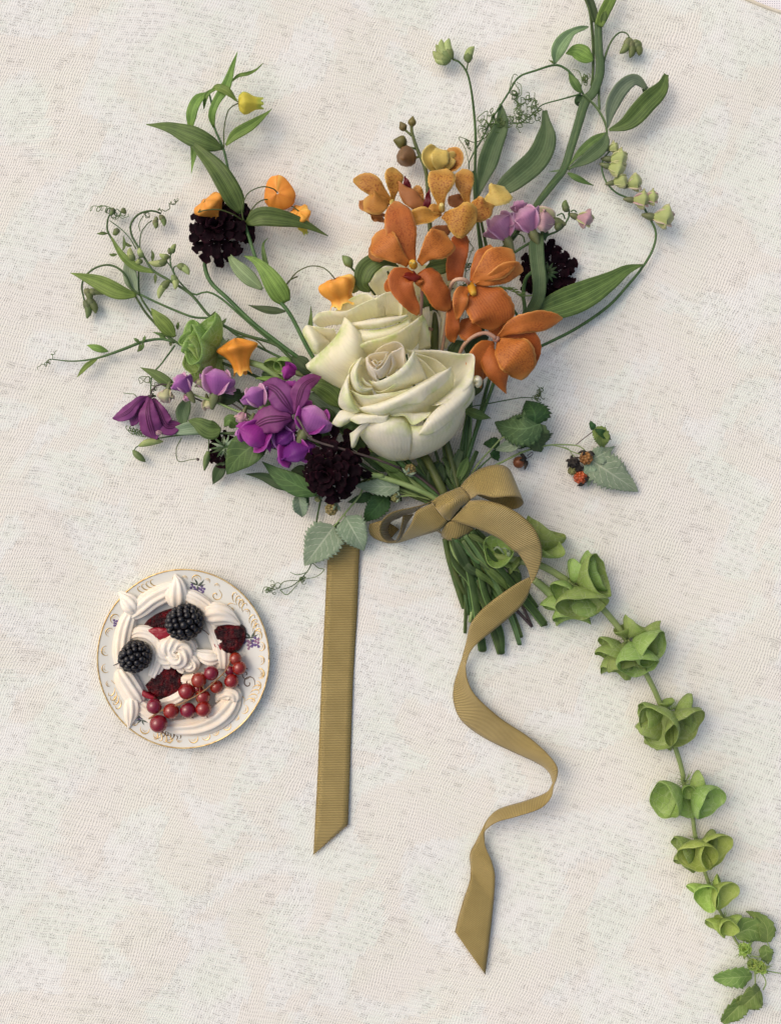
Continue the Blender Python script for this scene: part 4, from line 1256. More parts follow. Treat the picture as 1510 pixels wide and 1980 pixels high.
r2([(455, 720, 144), (490, 650, 156), (560, 605, 164), (660, 580, 168), (760, 545, 168), (850, 495, 162), (920, 445, 150), (965, 410, 138)],
   [(460, 735, 138), (500, 680, 150), (570, 630, 158), (665, 605, 162), (765, 570, 162), (855, 520, 156), (925, 470, 144), (975, 430, 132)],
   [(480, 780, 114), (530, 730, 122), (600, 690, 128), (690, 670, 132), (780, 640, 132), (860, 600, 126), (920, 550, 114), (968, 500, 100)],
   [(520, 840, 86), (570, 800, 90), (640, 770, 92), (720, 750, 92), (800, 720, 92), (860, 690, 86), (910, 650, 74), (945, 600, 60)], nu=34, nv=20, wob=.5)
r2([(420, 500, 142), (520, 525, 148), (640, 520, 152), (760, 490, 150), (866, 440, 142)],
   [(470, 580, 146), (560, 580, 154), (660, 565, 158), (770, 530, 154), (880, 470, 144)],
   [(500, 660, 132), (590, 650, 138), (680, 640, 140), (780, 610, 138), (890, 550, 128)])
r2([(94, 522, 98), (100, 560, 104), (135, 620, 108), (165, 680, 104), (185, 700, 96)],
   [(118, 490, 108), (140, 540, 118), (175, 600, 122), (205, 650, 118), (215, 690, 106)],
   [(150, 488, 106), (180, 530, 112), (215, 580, 114), (240, 620, 112), (250, 660, 104)],
   [(200, 510, 92), (230, 540, 94), (260, 570, 96), (290, 600, 96), (310, 620, 92)])
r2([(150, 490, 104), (210, 498, 112), (270, 506, 118), (325, 512, 122)], [(190, 540, 92), (240, 550, 98), (290, 550, 104), (340, 550, 110)], [(250, 610, 70), (280, 610, 76), (320, 600, 82), (360, 590, 90)])
r2([(965, 410, 130), (1000, 460, 120), (1022, 560, 104), (1030, 640, 84)], [(960, 450, 124), (975, 500, 116), (985, 580, 100), (985, 650, 82)], [(930, 520, 100), (940, 560, 94), (945, 620, 84), (940, 670, 72)])
r2([(1018, 350, 100), (1028, 420, 100), (1024, 500, 92)], [(985, 360, 98), (980, 430, 100), (985, 500, 92)], [(960, 400, 84), (955, 450, 86), (960, 500, 80)], nu=12)
put('stem', tubeg(np.vstack([G([(620, 820, 30), (760, 980, 22)]), K([(480, 60, 30), (620, 260, 36), (700, 420, 34)]), ST([(250, 380, 26), (440, 640, 20), (500, 900, 14), (575, 1385, 8)])]), [7, 7, 7, 7, 7.5, 8, 8.5], 60, 12), M['stem_dark'], rose2)

rose3 = thing('rose', 'creamy rose almost hidden behind the orchids, only pale petals showing between stems', 'rose', C([(480, 1200, 0)])[0], 'cream roses in the middle of the bouquet')
def r3(*curves):
    return petal(rose3, [C(c) for c in curves], mat='rose_back', wob=.8)
r3([(225, 1010, 60), (300, 985, 72), (400, 960, 78), (520, 950, 80), (640, 970, 78), (770, 1000, 70)], [(240, 1070, 62), (310, 1060, 74), (410, 1050, 80), (520, 1040, 82), (640, 1050, 80), (770, 1060, 72)], [(260, 1150, 50), (330, 1150, 58), (420, 1150, 62), (520, 1150, 62), (640, 1150, 60), (760, 1150, 54)])
r3([(660, 1010, 76), (720, 990, 80), (780, 1010, 78), (800, 1080, 74), (790, 1180, 66)], [(670, 1070, 74), (710, 1060, 78), (745, 1070, 76), (755, 1120, 72), (750, 1200, 64)], [(660, 1170, 56), (680, 1170, 58), (700, 1170, 56), (705, 1200, 54), (700, 1240, 50)])
r3([(750, 1190, 66), (765, 1280, 68), (765, 1380, 62), (735, 1490, 46)], [(700, 1200, 70), (710, 1280, 74), (708, 1380, 66), (690, 1490, 46)], [(620, 1220, 52), (630, 1290, 54), (630, 1380, 48), (620, 1480, 34)])
r3([(560, 1310, 70), (600, 1260, 80), (660, 1250, 82), (700, 1300, 76)], [(555, 1400, 62), (600, 1370, 72), (650, 1360, 72), (690, 1390, 66)], [(560, 1500, 40), (600, 1490, 44), (640, 1490, 44), (680, 1490, 40)])
r3([(560, 1150, 80), (575, 1200, 82), (580, 1290, 78), (560, 1400, 66)], [(500, 1150, 84), (510, 1210, 86), (510, 1290, 80), (500, 1400, 66)], [(440, 1150, 64), (450, 1210, 64), (450, 1290, 60), (440, 1400, 46)])
put('stem', tubeg(np.vstack([C([(600, 1400, 30), (640, 1600, 26), (700, 1900, 22)]), K([(700, 120, 26), (760, 320, 28), (760, 480, 26)]), ST([(400, 500, 20), (600, 900, 14), (775, 1415, 8)])]), [6, 6.5, 7, 7.5, 8], 50, 12), M['stem_dark'], rose3)

# ------------------------------------------------------------------ orchid spray
orc = thing('orchid_spray', 'spray of orange and gold speckled orchids with brown buds at its tip', 'orchid', C([(640, 1000, 0)])[0])
def stem(root, pts, r, *rest):
    mat, n, sides, name = 'stem', 40, 10, 'stem'
    if rest and isinstance(rest[0], str):
        mat = rest[0]; n = (rest + (0, 40))[1] if len(rest) > 1 else 40; sides = rest[2] if len(rest) > 2 else 10; name = rest[3] if len(rest) > 3 else 'stem'
    elif rest:
        n = rest[0]; sides = rest[1] if len(rest) > 1 else 10; mat = rest[2] if len(rest) > 2 else 'stem'
    star = amp = 0
    return put(name, tubeg(pts, r, n, sides, star, amp), M[mat], root)
def petals(flower, fr, rows, mat, name='petal'):
    for row in rows:
        pts, w = row[0], row[1]
        kw = dict(row[2]) if len(row) > 2 else {}
        mt = kw.pop('mat', mat)
        kw.setdefault('prof', 'spat')
        kw.setdefault('fold', .22)
        kw.setdefault('cup', -.2)
        kw.setdefault('thick', .9)
        kw.setdefault('ruff', 2.6)
        kw.setdefault('rag', .05)
        put(name, leafg(fr(pts), w / fr.s, n=22, m=9, **kw), M[mt], flower)
stem(orc, np.vstack([C([(515, 50, 26), (512, 110, 28), (545, 220, 34), (598, 350, 44), (615, 500, 56), (632, 800, 70), (650, 1150, 76), (660, 1350, 72), (655, 1500, 60), (660, 1800, 40)]), K([(740, 100, 40), (780, 340, 42), (780, 480, 36)]), ST([(200, 300, 28), (300, 600, 18), (400, 800, 10)])]), [3.0, 3.4, 3.8, 4.2, 4.6, 5.5, 7, 8, 8, 6.5, 6, 6, 5.5, 5.5, 5], 90, 12, 'stem_olive')
# buds
def orchid_bud(c, d, r, L, mat='stem_olive'):
    c = C([c])[0]
    d = nrm(np.array([d[0], -d[1], d[2]], float))
    return put('bud', tubeg([c - d * L * .5, c - d * L * .2, c + d * L * .2, c + d * L * .45, c + d * L * .55], [r * .35, r * .95, r, r * .6, r * .15], 14, 12, 3, .06), M[mat], orc)
M['orchid_bud'] = stemmat('orchid_bud', (92, 88, 40), (120, 106, 58), rough=.45)
M['orchid_bud_brown'] = stemmat('orchid_bud_brown', (100, 72, 46), (134, 96, 62), rough=.4)
orchid_bud((516, 50, 28), (.1, -1, .2), 8, 18, 'orchid_bud')
orchid_bud((456, 80, 28), (-.5, -.8, .2), 7.5, 18, 'orchid_bud')
stem(orc, C([(462, 95, 28), (490, 120, 28), (514, 140, 30)]), [2, 2.2, 2.4], 'stem_olive', 8, 8, 'pedicel')
orchid_bud((440, 178, 32), (-.9, -.1, .3), 12, 25, 'orchid_bud')
stem(orc, C([(465, 195, 32), (500, 215, 33), (536, 220, 34)]), [2, 2.2, 2.4], 'stem_olive', 8, 8, 'pedicel')
orchid_bud((476, 274, 38), (-.3, .4, .8), 19, 38, 'orchid_bud_brown')
stem(orc, C([(500, 262, 38), (530, 280, 38), (560, 270, 38)]), [2.4, 2.4, 2.4], 'stem_olive', 8, 8, 'pedicel')
def flower(name, c, fr=C, mat='orchid_column', r=6, tip=None, parent=None):
    c0 = fr([c])[0]
    t_ = fr([tip])[0] if tip else c0 + np.array([0, -8, 6])
    return put(name, tubeg([c0 - np.array([0, 0, 8]), c0, (c0 + t_) / 2, t_], [r * .5, r, r * 1.1, r * .7], 12, 10), M[mat], parent or orc, at=c0)
# half open yellow bud
f = flower('orchid_flower', (705, 300, 46), mat='orchid_yellow', r=8, tip=(710, 320, 50))
petals(f, C, [([(690, 372, 40), (640, 330, 56), (620, 270, 62), (670, 215, 56)], 90, dict(cup=.5, prof='obov')),
              ([(720, 372, 40), (775, 330, 56), (790, 280, 60), (740, 225, 54)], 90, dict(cup=.5, prof='obov', mat='orchid_gold')),
              ([(700, 380, 46), (695, 320, 70), (690, 260, 74), (685, 220, 60)], 110, dict(prof='obov', cup=-.2)),
              ([(715, 370, 44), (745, 320, 64), (765, 270, 66), (790, 290, 58)], 70, dict(prof='obov', cup=-.2)),
              ([(700, 380, 40), (690, 300, 46), (700, 230, 44)], 150, dict(prof='obov', mat='orchid_gold'))], 'orchid_yellow')
# left-hand gold flower
f = flower('orchid_flower', (390, 555, 84), tip=(380, 575, 92), r=4, mat='orchid_yellow')
petals(f, C, [([(385, 560, 84), (310, 500, 96), (240, 440, 98), (140, 425, 88)], 120, dict(roll=-.3, prof=[.15, .35, .6, .8, .95, 1, .9, .6, .15])),
              ([(375, 560, 86), (320, 560, 104), (265, 565, 108), (205, 560, 98)], 150, dict(prof='obov', roll=.2)),
              ([(392, 550, 84), (398, 480, 94), (400, 410, 98), (405, 345, 92)], 118, dict(prof='spat', roll=.3)),
              ([(360, 650, 70), (300, 630, 78), (240, 590, 80), (190, 550, 74)], 100, dict(mat='orchid_back', roll=.4)),
              ([(350, 690, 66), (300, 660, 70), (255, 640, 72)], 60, dict(mat='orchid_back')),
              ([(600, 620, 100), (540, 560, 108), (470, 490, 106), (425, 430, 96)], 105, dict(mat='orchid_back', cup=-.5, prof='ellip')),
              ([(590, 560, 84), (540, 500, 84), (510, 490, 80)], 90, dict(mat='orchid_gold')),
              ([(500, 500, 88), (480, 440, 98), (470, 395, 96)], 44, dict(mat='orchid_crimson', prof='ellip')),
              ([(600, 640, 104), (612, 560, 114), (622, 478, 110)], 44, dict(mat='orchid_crimson', prof='ellip'))], 'orchid_gold')
# middle gold flower
f = flower('orchid_flower', (705, 610, 120), tip=(700, 575, 134), r=5.5, mat='orchid_yellow')
petals(f, C, [([(702, 600, 120), (690, 510, 132), (700, 420, 134), (712, 350, 120)], 165, dict(roll=-.15)),
              ([(690, 645, 122), (630, 655, 134), (560, 670, 138), (490, 690, 124)], 118, dict(cup=.4, prof='obov', roll=.3)),
              ([(712, 640, 122), (780, 660, 138), (850, 680, 142), (905, 715, 132)], 215, dict(roll=.15)),
              ([(700, 650, 118), (650, 600, 128), (612, 600, 124)], 70, dict(prof='ellip')),
              ([(600, 800, 80), (680, 760, 88), (780, 720, 84)], 100, dict(mat='orchid_back', prof='ellip'))], 'orchid_gold')
# right gold flower, seen from behind
f = flower('orchid_flower', (880, 590, 104), tip=(870, 600, 110), r=4, mat='orchid_gold')
petals(f, C, [([(872, 590, 104), (855, 510, 112), (845, 430, 112), (848, 350, 100)], 118, dict(mat='orchid_gold')),
              ([(950, 560, 96), (1010, 545, 108), (1060, 510, 112), (1112, 480, 98)], 165, dict(mat='orchid_yellow', roll=-.2)),
              ([(870, 600, 108), (920, 605, 124), (980, 605, 126), (1036, 590, 116)], 150, dict(prof='ellip', roll=.2)),
              ([(870, 610, 96), (800, 560, 98), (760, 520, 92)], 90, dict(mat='orchid_back')),
              ([(870, 650, 94), (930, 640, 98), (980, 660, 92)], 80, dict(mat='orchid_back'))], 'orchid_gold')
# front orange flower
f = flower('orchid_flower', (525, 965, 150), tip=(515, 940, 164), r=7)
petals(f, C, [([(512, 950, 148), (470, 830, 160), (435, 690, 164), (420, 555, 146)], 180, dict(prof=[.3, .5, .72, .9, 1, 1, .92, .7, .15], fold=.16, mat='orchid')),
              ([(490, 960, 150), (420, 900, 164), (350, 840, 166), (270, 775, 148)], 175, dict(prof='spat', mat='orchid', roll=-.2)),
              ([(560, 950, 150), (620, 880, 166), (690, 820, 168), (735, 770, 150)], 190, dict(prof='spat', mat='orchid', roll=.2)),
              ([(500, 990, 152), (440, 1060, 162), (480, 1160, 160), (555, 1275, 142)], 150, dict(prof=[.3, .7, 1, .98, .85, .72, .6, .45, .15], fold=.3)),
              ([(590, 985, 152), (640, 1070, 160), (695, 1160, 154), (745, 1250, 136)], 140, dict(prof='strap', fold=-.25, mat='orchid_deep')),
              ([(515, 1000, 152), (510, 1040, 164), (505, 1075, 158)], 110, dict(mat='orchid_lip', prof='ellip', cup=-.4)),
              ([(540, 1040, 154), (560, 1070, 160), (570, 1100, 150)], 50, dict(mat='orchid', prof='ellip', cup=-.4)),
              ([(440, 900, 130), (340, 850, 128), (250, 920, 110)], 120, dict(mat='orchid_back')),
              ([(470, 1000, 128), (400, 1080, 120), (350, 1130, 106)], 100, dict(mat='orchid_deep'))], 'orchid_deep')
put('anther', join([ballg(C([(505, 945, 170)])[0], 2.2, 8, 6), ballg(C([(528, 948, 170)])[0], 2.2, 8, 6)]), M['orchid_yellow'], f)
stem(orc, C([(580, 1080, 130), (575, 1180, 126), (570, 1280, 112), (600, 1350, 92), (640, 1370, 80)]), [3, 3.2, 3.2, 3, 3], 'stem_pink', 24, 8, 'pedicel')
# middle right deep orange flower
f = flower('orchid_flower', (885, 1090, 140), tip=(905, 1145, 154), r=7)
petals(f, C, [([(785, 1060, 118), (790, 960, 128), (815, 850, 126), (820, 755, 108)], 115, dict(prof='strap', mat='orchid_deep')),
              ([(880, 1060, 140), (930, 970, 152), (980, 890, 154), (1020, 838, 140)], 110, dict(prof='obov', roll=-.3, mat='orchid_deep')),
              ([(890, 1070, 142), (980, 1000, 158), (1080, 930, 162), (1160, 880, 148)], 190, dict(prof='obov', fold=.15, mat='orchid')),
              ([(915, 1085, 142), (1020, 1050, 156), (1130, 1000, 158), (1218, 985, 142)], 120, dict(prof='obov', roll=.5, mat='orchid')),
              ([(910, 1100, 136), (970, 1180, 152), (1030, 1270, 152), (1045, 1370, 128)], 270, dict(prof=[.2, .5, .8, .95, 1, .98, .9, .7, .2], cup=-.25, mat='orchid_deep')),
              ([(865, 1095, 142), (825, 1150, 156), (815, 1230, 154), (795, 1310, 136)], 90, dict(prof='ellip', fold=.4, mat='orchid')),
              ([(810, 1180, 124), (780, 1260, 130), (770, 1360, 124), (768, 1450, 106)], 85, dict(prof='strap', mat='orchid_deep')),
              ([(860, 1180, 140), (880, 1230, 146), (900, 1270, 136)], 60, dict(mat='orchid_lip', prof='ellip')),
              ([(820, 1320, 106), (880, 1360, 112), (960, 1400, 106)], 160, dict(prof='ellip', mat='orchid_deep')),
              ([(1000, 1380, 104), (1080, 1360, 108), (1160, 1310, 98)], 140, dict(prof='ellip', mat='orchid_deep'))], 'orchid_deep')
stem(orc, C([(872, 1075, 148), (840, 1050, 158), (780, 1060, 152), (752, 1120, 130), (745, 1200, 100), (720, 1400, 70), (700, 1520, 56)]), [3.6, 3.4, 3.2, 3, 3, 3, 3], 'stem_pink', 34, 8, 'pedicel')
# lower right deep orange flower, nodding
f = flower('orchid_flower', (1045, 1432, 120), tip=(1060, 1425, 128), r=5, mat='stem_pink')
petals(f, C, [([(1055, 1425, 120), (1160, 1350, 140), (1290, 1320, 144), (1468, 1300, 118)], 125, dict(prof=[.15, .4, .7, .9, 1, 1, .85, .6, .1], roll=.3, mat='orchid')),
              ([(1060, 1440, 122), (1130, 1500, 140), (1190, 1560, 142), (1230, 1680, 112)], 230, dict(prof=[.15, .5, .8, 1, 1, .95, .85, .62, .2], fold=.14, mat='orchid')),
              ([(1085, 1415, 112), (1170, 1420, 122), (1250, 1470, 120), (1298, 1600, 96)], 170, dict(prof='ellip', roll=.4)),
              ([(1035, 1450, 118), (970, 1510, 130), (930, 1600, 126), (945, 1740, 96)], 150, dict(prof='ellip', fold=.2, roll=-.3)),
              ([(1015, 1455, 122), (1020, 1560, 140), (1070, 1660, 138), (1112, 1778, 108)], 140, dict(prof='ellip', fold=-.25)),
              ([(1010, 1500, 106), (960, 1600, 108), (960, 1700, 90)], 120, dict(prof='ellip'))], 'orchid_deep')
stem(orc, C([(815, 1525, 84), (850, 1460, 104), (920, 1405, 124), (990, 1392, 130), (1045, 1425, 126)]), [3.4, 3.6, 3.6, 3.6, 4], 'stem_pink', 26, 8, 'pedicel')

# ------------------------------------------------------------------ dark scabious
SCM = {}
def scab_mesh(i):
    if i not in SCM:
        k = [([.2, .3, .5, .72, .9, 1, .78, .96, .6], .9, .25), ([.2, .28, .4, .7, .85, .7, 1, .8, .45], 1.0, .35), ([.2, .3, .5, .78, .95, .8, 1, .7, .9, .35], 1.0, .3), ([.2, .3, .42, .6, .95, .75, 1, .62, .7, .2], .85, .4)][i]
        sp = np.array([(0, 0, 0), (10, 0, 2.5), (20, 0, 3.), (33, 0, -2.5)], float)
        g = leafg(sp, 23 * k[1], k[0], 16, 9, k[2], -.12, 0, 2.2, .7, 0, .12)
        SCM[i] = mesh('petal', g, M['scab'])
    return SCM[i]
def inst(me, name, parent, pos, mat3, sc):
    o = bpy.data.objects.new(name, me)
    COL.objects.link(o)
    o.parent = parent
    m = Matrix.Identity(4)
    for a in range(3):
        for b in range(3):
            m[a][b] = mat3[a][b] * sc
    p = Vector([float(x) * S for x in pos]) - origin(parent)
    m.translation = p
    o.matrix_local = m
    return o
def scab_head(root, c, rad, normal, rings, back=False, dots=26, squash=1.):
    """c in pixel world; rings: (n, radius fraction of petal base, size, tilt degrees, height)"""
    nz = nrm(np.asarray(normal, float))
    ax = nrm(np.cross([0, 1., 0], nz))
    ay = np.cross(nz, ax)
    put('flower_head', core_geo(c - nz * 4, nz, ax, ay, rad * .14, rad * .42), M['scab'], root)
    for (n, fr_, s, tilt, h) in rings:
        for j in range(n):
            th = 2 * math.pi * (j + random.uniform(-.25, .25)) / n
            rd = ax * math.cos(th) + ay * math.sin(th)
            tg = np.cross(nz, rd)
            tl = math.radians(tilt + random.uniform(-24, 24))
            xd = rd * math.cos(tl) + nz * math.sin(tl)
            zd = np.cross(xd, tg)
            if back: zd, tg = -zd, -tg
            pos = c + rd * rad * fr_ * random.uniform(.9, 1.1) + nz * h
            sz = s * rad / 31 * random.uniform(.85, 1.12)
            inst(scab_mesh(random.randrange(4)), 'petal', root, pos, np.stack([xd, tg, zd], 1), sz)
    if dots:
        pins = []
        for _ in range(dots):
            th, q = random.uniform(0, 6.28), math.sqrt(random.random()) * .6 * rad
            b = c + (ax * math.cos(th) + ay * math.sin(th)) * q + nz * (rad * .1)
            e = b + nz * random.uniform(6, 13) + RNG.normal(0, 3, 3)
            pins.append(ballg(e, random.uniform(.6, 1.2), 6, 4, (1.5, .8, .8)))
        po = put('anthers', join(pins), M['scab_dot'], root)
        po['kind'] = 'stuff'
SG = 'dark scabious flowers in the bouquet'
sc1 = thing('scabious', 'near-black scabious on a curved stem below the upper left orange lantern flower', 'scabious', A([(620, 1380, 0)])[0], SG)
scab_head(sc1, A([(625, 1375, 34)])[0], 66, (-.15, .1, 1), [(15, .48, .53, -10, 0), (12, .34, .52, 14, 6), (9, .16, .46, 38, 10), (6, .05, .4, 62, 10)], dots=22)
stem(sc1, np.vstack([A([(560, 1460, 22), (530, 1530, 16), (515, 1640, 16), (560, 1760, 22), (690, 1885, 30)]), P([(490, 625, 36), (545, 668, 40), (610, 720, 36), (740, 850, 30), (850, 950, 32), (880, 1010, 30)]), ST([(300, 380, 22), (420, 640, 12), (480, 1000, 8)])]), [4, 4, 4, 4, 4, 4, 4, 4.5, 5, 5, 5, 5], 80, 10, 'stem')
sc2 = thing('scabious', 'biggest near-black scabious at the lower left below the front rose', 'scabious', E([(1000, 1020, 0)])[0], SG)
scab_head(sc2, E([(985, 1030, 84)])[0], 64, (-.35, -.25, 1), [(16, .44, .5, -38, -4), (15, .42, .46, 0, 4), (13, .3, .42, 26, 10), (10, .18, .4, 45, 13), (6, .06, .36, 66, 14)], dots=44)
for (x, y, z, an, s) in ((900, 810, 80, 120, .62), (1010, 770, 78, 90, .6), (1090, 800, 72, 70, .6), (1180, 900, 72, 20, .6), (1210, 1050, 66, 0, .55), (960, 850, 84, 100, .6), (1080, 870, 80, 50, .6)):
    rd = np.array([math.cos(math.radians(an)), math.sin(math.radians(an)), .1])
    tg = nrm(np.cross([0, 0, 1], rd))
    inst(scab_mesh(random.randrange(4)), 'petal', sc2, E([(x, y, z)])[0] - rd * 8, np.stack([nrm(rd), tg, np.cross(nrm(rd), tg)], 1), s * 1.5)
stem(sc2, np.vstack([E([(1130, 1010, 62), (1228, 1042, 62), (1370, 1062, 62)]), K([(120, 168, 60), (300, 222, 62), (450, 280, 60), (585, 348, 52), (680, 440, 40)]), ST([(260, 330, 30), (420, 520, 18), (520, 760, 12), (690, 960, 8)])]), [4.5, 5, 5, 5, 5, 5, 5, 5, 5], 60, 10, 'stem_pale')
sc3 = thing('scabious', 'near-black scabious seen from behind, between a broad upright blade and the right edge', 'scabious', J([(530, 620, 0)])[0], SG)
scab_head(sc3, J([(520, 625, 26)])[0], 57, (.1, .05, 1), [(18, .5, .5, 4, -3), (16, .42, .46, -10, -6), (12, .26, .42, 10, 1)], back=True, dots=10)
bracts = [leafg([J([(520, 630, 40)])[0], J([(520 + 45 * math.cos(a), 630 + 45 * math.sin(a), 44)])[0], J([(520 + 85 * math.cos(a), 630 + 85 * math.sin(a), 38)])[0]], 5.5, 'lance', 8, 3, .2) for a in np.linspace(0, 6.28, 13)[:-1]]
for b in bracts: put('bract', b, M['leaf_dark'], sc3)
stem(sc3, np.vstack([J([(505, 630, 44), (450, 620, 56), (390, 640, 54), (355, 700, 42), (345, 800, 30), (345, 950, 26)]), C([(1080, 1480, 26), (1000, 1700, 20)]), P([(915, 850, 24), (885, 950, 28), (882, 1020, 26)]), ST([(480, 500, 18), (640, 760, 12), (830, 1000, 8)])]), [3.4, 3.6, 3.6, 3.6, 3.6, 3.8, 4, 4, 4.5, 4.5, 4.5], 70, 10, 'stem')
sc4 = thing('scabious', 'small half-open scabious seen from behind under a leaf at the far lower left', 'scabious', E([(210, 860, 0)])[0], SG)
scab_head(sc4, E([(200, 870, 26)])[0], 34, (-.3, -.2, 1), [(13, .45, .56, 5, -2), (11, .35, .5, 20, 2), (7, .2, .45, 30, 4)], back=True, dots=0)
for a in np.linspace(0, 6.28, 17)[:-1]:
    a += random.uniform(-.1, .1)
    l_ = random.uniform(75, 125)
    put('bract', leafg(E([(210, 850, 46), (210 + .5 * l_ * math.cos(a), 850 + .5 * l_ * math.sin(a), 50), (210 + l_ * math.cos(a), 850 + l_ * math.sin(a), 36)]), 4.5, 'lance', 8, 3, .2), M['leaf_grey' if random.random() < .5 else 'leaf_dark'], sc4)
stem(sc4, np.vstack([E([(205, 855, 44), (280, 800, 48), (420, 770, 44), (650, 800, 40)]), P([(600, 880, 30), (720, 930, 28), (850, 985, 34)]), ST([(260, 260, 24), (450, 480, 14), (640, 700, 8)])]), [3, 3.2, 3.4, 3.6, 4, 4, 4, 4, 4], 50, 10, 'stem')

# ------------------------------------------------------------------ shared makers for the climbing plants
def leaf(root, fr, pts, w, mat='leaf', prof='lance', z=None, name='leaf', label=None, **kw):
    kw.setdefault('roll', random.uniform(-.25, .25))
    kw.setdefault('ruff', .5)
    g = leafg(fr(pts, z), w / fr.s, prof, kw.pop('n', 24), kw.pop('m', 7), **kw)
    return put(name, g, M[mat], root, label=label)
def tendril(root, pts, r=.8, mat='tendril', n=60):
    return put('tendril', tubeg(pts, [r, r, r * .7], n, 6), M[mat], root)
def coil(start, end, turns, rad, seed=0, up=5):
    """curly path from start to end (world points)"""
    rr = np.random.default_rng(seed)
    s, e = np.asarray(start, float), np.asarray(end, float)
    out = [s]
    n = int(turns * 8)
    for i in range(1, n + 1):
        f = i / n
        a = f * turns * 6.283 + rr.uniform(0, .5)
        r_ = rad * (.5 + .7 * rr.random()) * min(1, 3 * f + .2)
        p = s + (e - s) * f + np.array([math.cos(a) * r_, math.sin(a) * r_, up * math.sin(a * .7 + 1) * .5 + 2])
        out.append(p)
    return out
def tangle(root, c, R_, n=6, seed=0, z=10, mat='tendril', r=.75):
    """a cluster of curled tendrils"""
    rr = np.random.default_rng(seed)
    c = np.asarray(c, float)
    for i in range(n):
        a = rr.uniform(0, 6.28)
        s = c + np.array([math.cos(a), math.sin(a), 0]) * R_ * rr.uniform(0, .4) + np.array([0, 0, rr.uniform(0, z)])
        b = a + rr.uniform(-1, 1)
        e = s + np.array([math.cos(b), math.sin(b), 0]) * R_ * rr.uniform(.4, 1.)
        tendril(root, coil(s, e, rr.uniform(1.0, 2.4), R_ * rr.uniform(.2, .42), seed + i, z * .6), r, mat, 70)
def pod(root, pts, r, mat='bud', name='bud', prof=None, n=16):
    """curved bud"""
    return put(name, tubeg(pts, [x * r for x in (prof or [.3, .7, .92, .95, .85, .6, .15])], n, 10, flat=.8), M[mat], root)
def bud(root, fr, p0, p1, r, mat='bud', z=14, bend=.15, cal=True):
    a, b = fr([p0], z)[0], fr([p1], z)[0]
    d = b - a
    side = np.array([-d[1], d[0], 0]) * bend
    o = pod(root, [a, a + d * .3 + side, a + d * .65 + side, b], r / fr.s, mat)
    if cal:
        L = np.linalg.norm(d)
        put('calyx', tubeg([a - d * .06, a + d * .12 + side * .6, a + d * .34 + side * 1.02, a + d * .42 + side * 1.05], [r / fr.s * .35, r / fr.s * .85, r / fr.s * 1.02, r / fr.s * .9], 10, 10, 5, .06, flat=.82), M['calyx' if mat != 'bud' else 'bud_dark'], o)
    return o
def pea(root, c, ang, size, m1, m2, z=30, open_=1., mcal='calyx', tilt=0.):
    """pea blossom: banner, two wings, keel, calyx. c world point, ang = facing direction in degrees (picture plane, y up)"""
    c = np.asarray(c, float)
    x = np.array([math.cos(math.radians(ang)), math.sin(math.radians(ang)), .15 + tilt])
    x = nrm(x)
    y = nrm(np.cross([0, 0, 1.], x))
    zz = np.cross(x, y)
    L = size * 1.3
    f = put('blossom', tubeg([c - x * L * .45, c - x * L * .3, c - x * L * .1, c + x * L * .02], [L * .035, L * .09, L * .125, L * .10], 10, 10, 5, .12), M[mcal], root, at=c)
    def at(a, b, c_): return c + (x * a + y * b + zz * c_) * L
    sd = random.uniform(-.3, .3)
    put('banner', leafg([at(-.1, 0, .05), at(.15, .02, .28), at(.42, .05, .40), at(.62, .06, .28 * open_)], L * (.7 + .3 * open_), [.12, .5, .8, .97, 1, 1, .93, .78, .42], 16, 9, -.35, -.2, sd, L * .03, .9, 0, .03), M[m1], f)
    for s_ in (-1, 1):
        put('wing', leafg([at(-.05, .08 * s_, .05), at(.2, .2 * s_ * open_, .14), at(.45, .24 * s_ * open_, .10), at(.6, .16 * s_, .02)], L * .4, [.12, .5, .8, .97, 1, 1, .93, .75, .4], 12, 7, .3, -.2, .7 * s_, L * .02, .8), M[m2], f)
    put('keel', tubeg([at(-.05, 0, -.02), at(.2, 0, -.02), at(.4, 0, .04), at(.48, 0, .1)], [L * .06, L * .11, L * .1, L * .03], 10, 8), M['pea_white' if m1 != 'pea_green' else 'pea_green'], f)
    return f
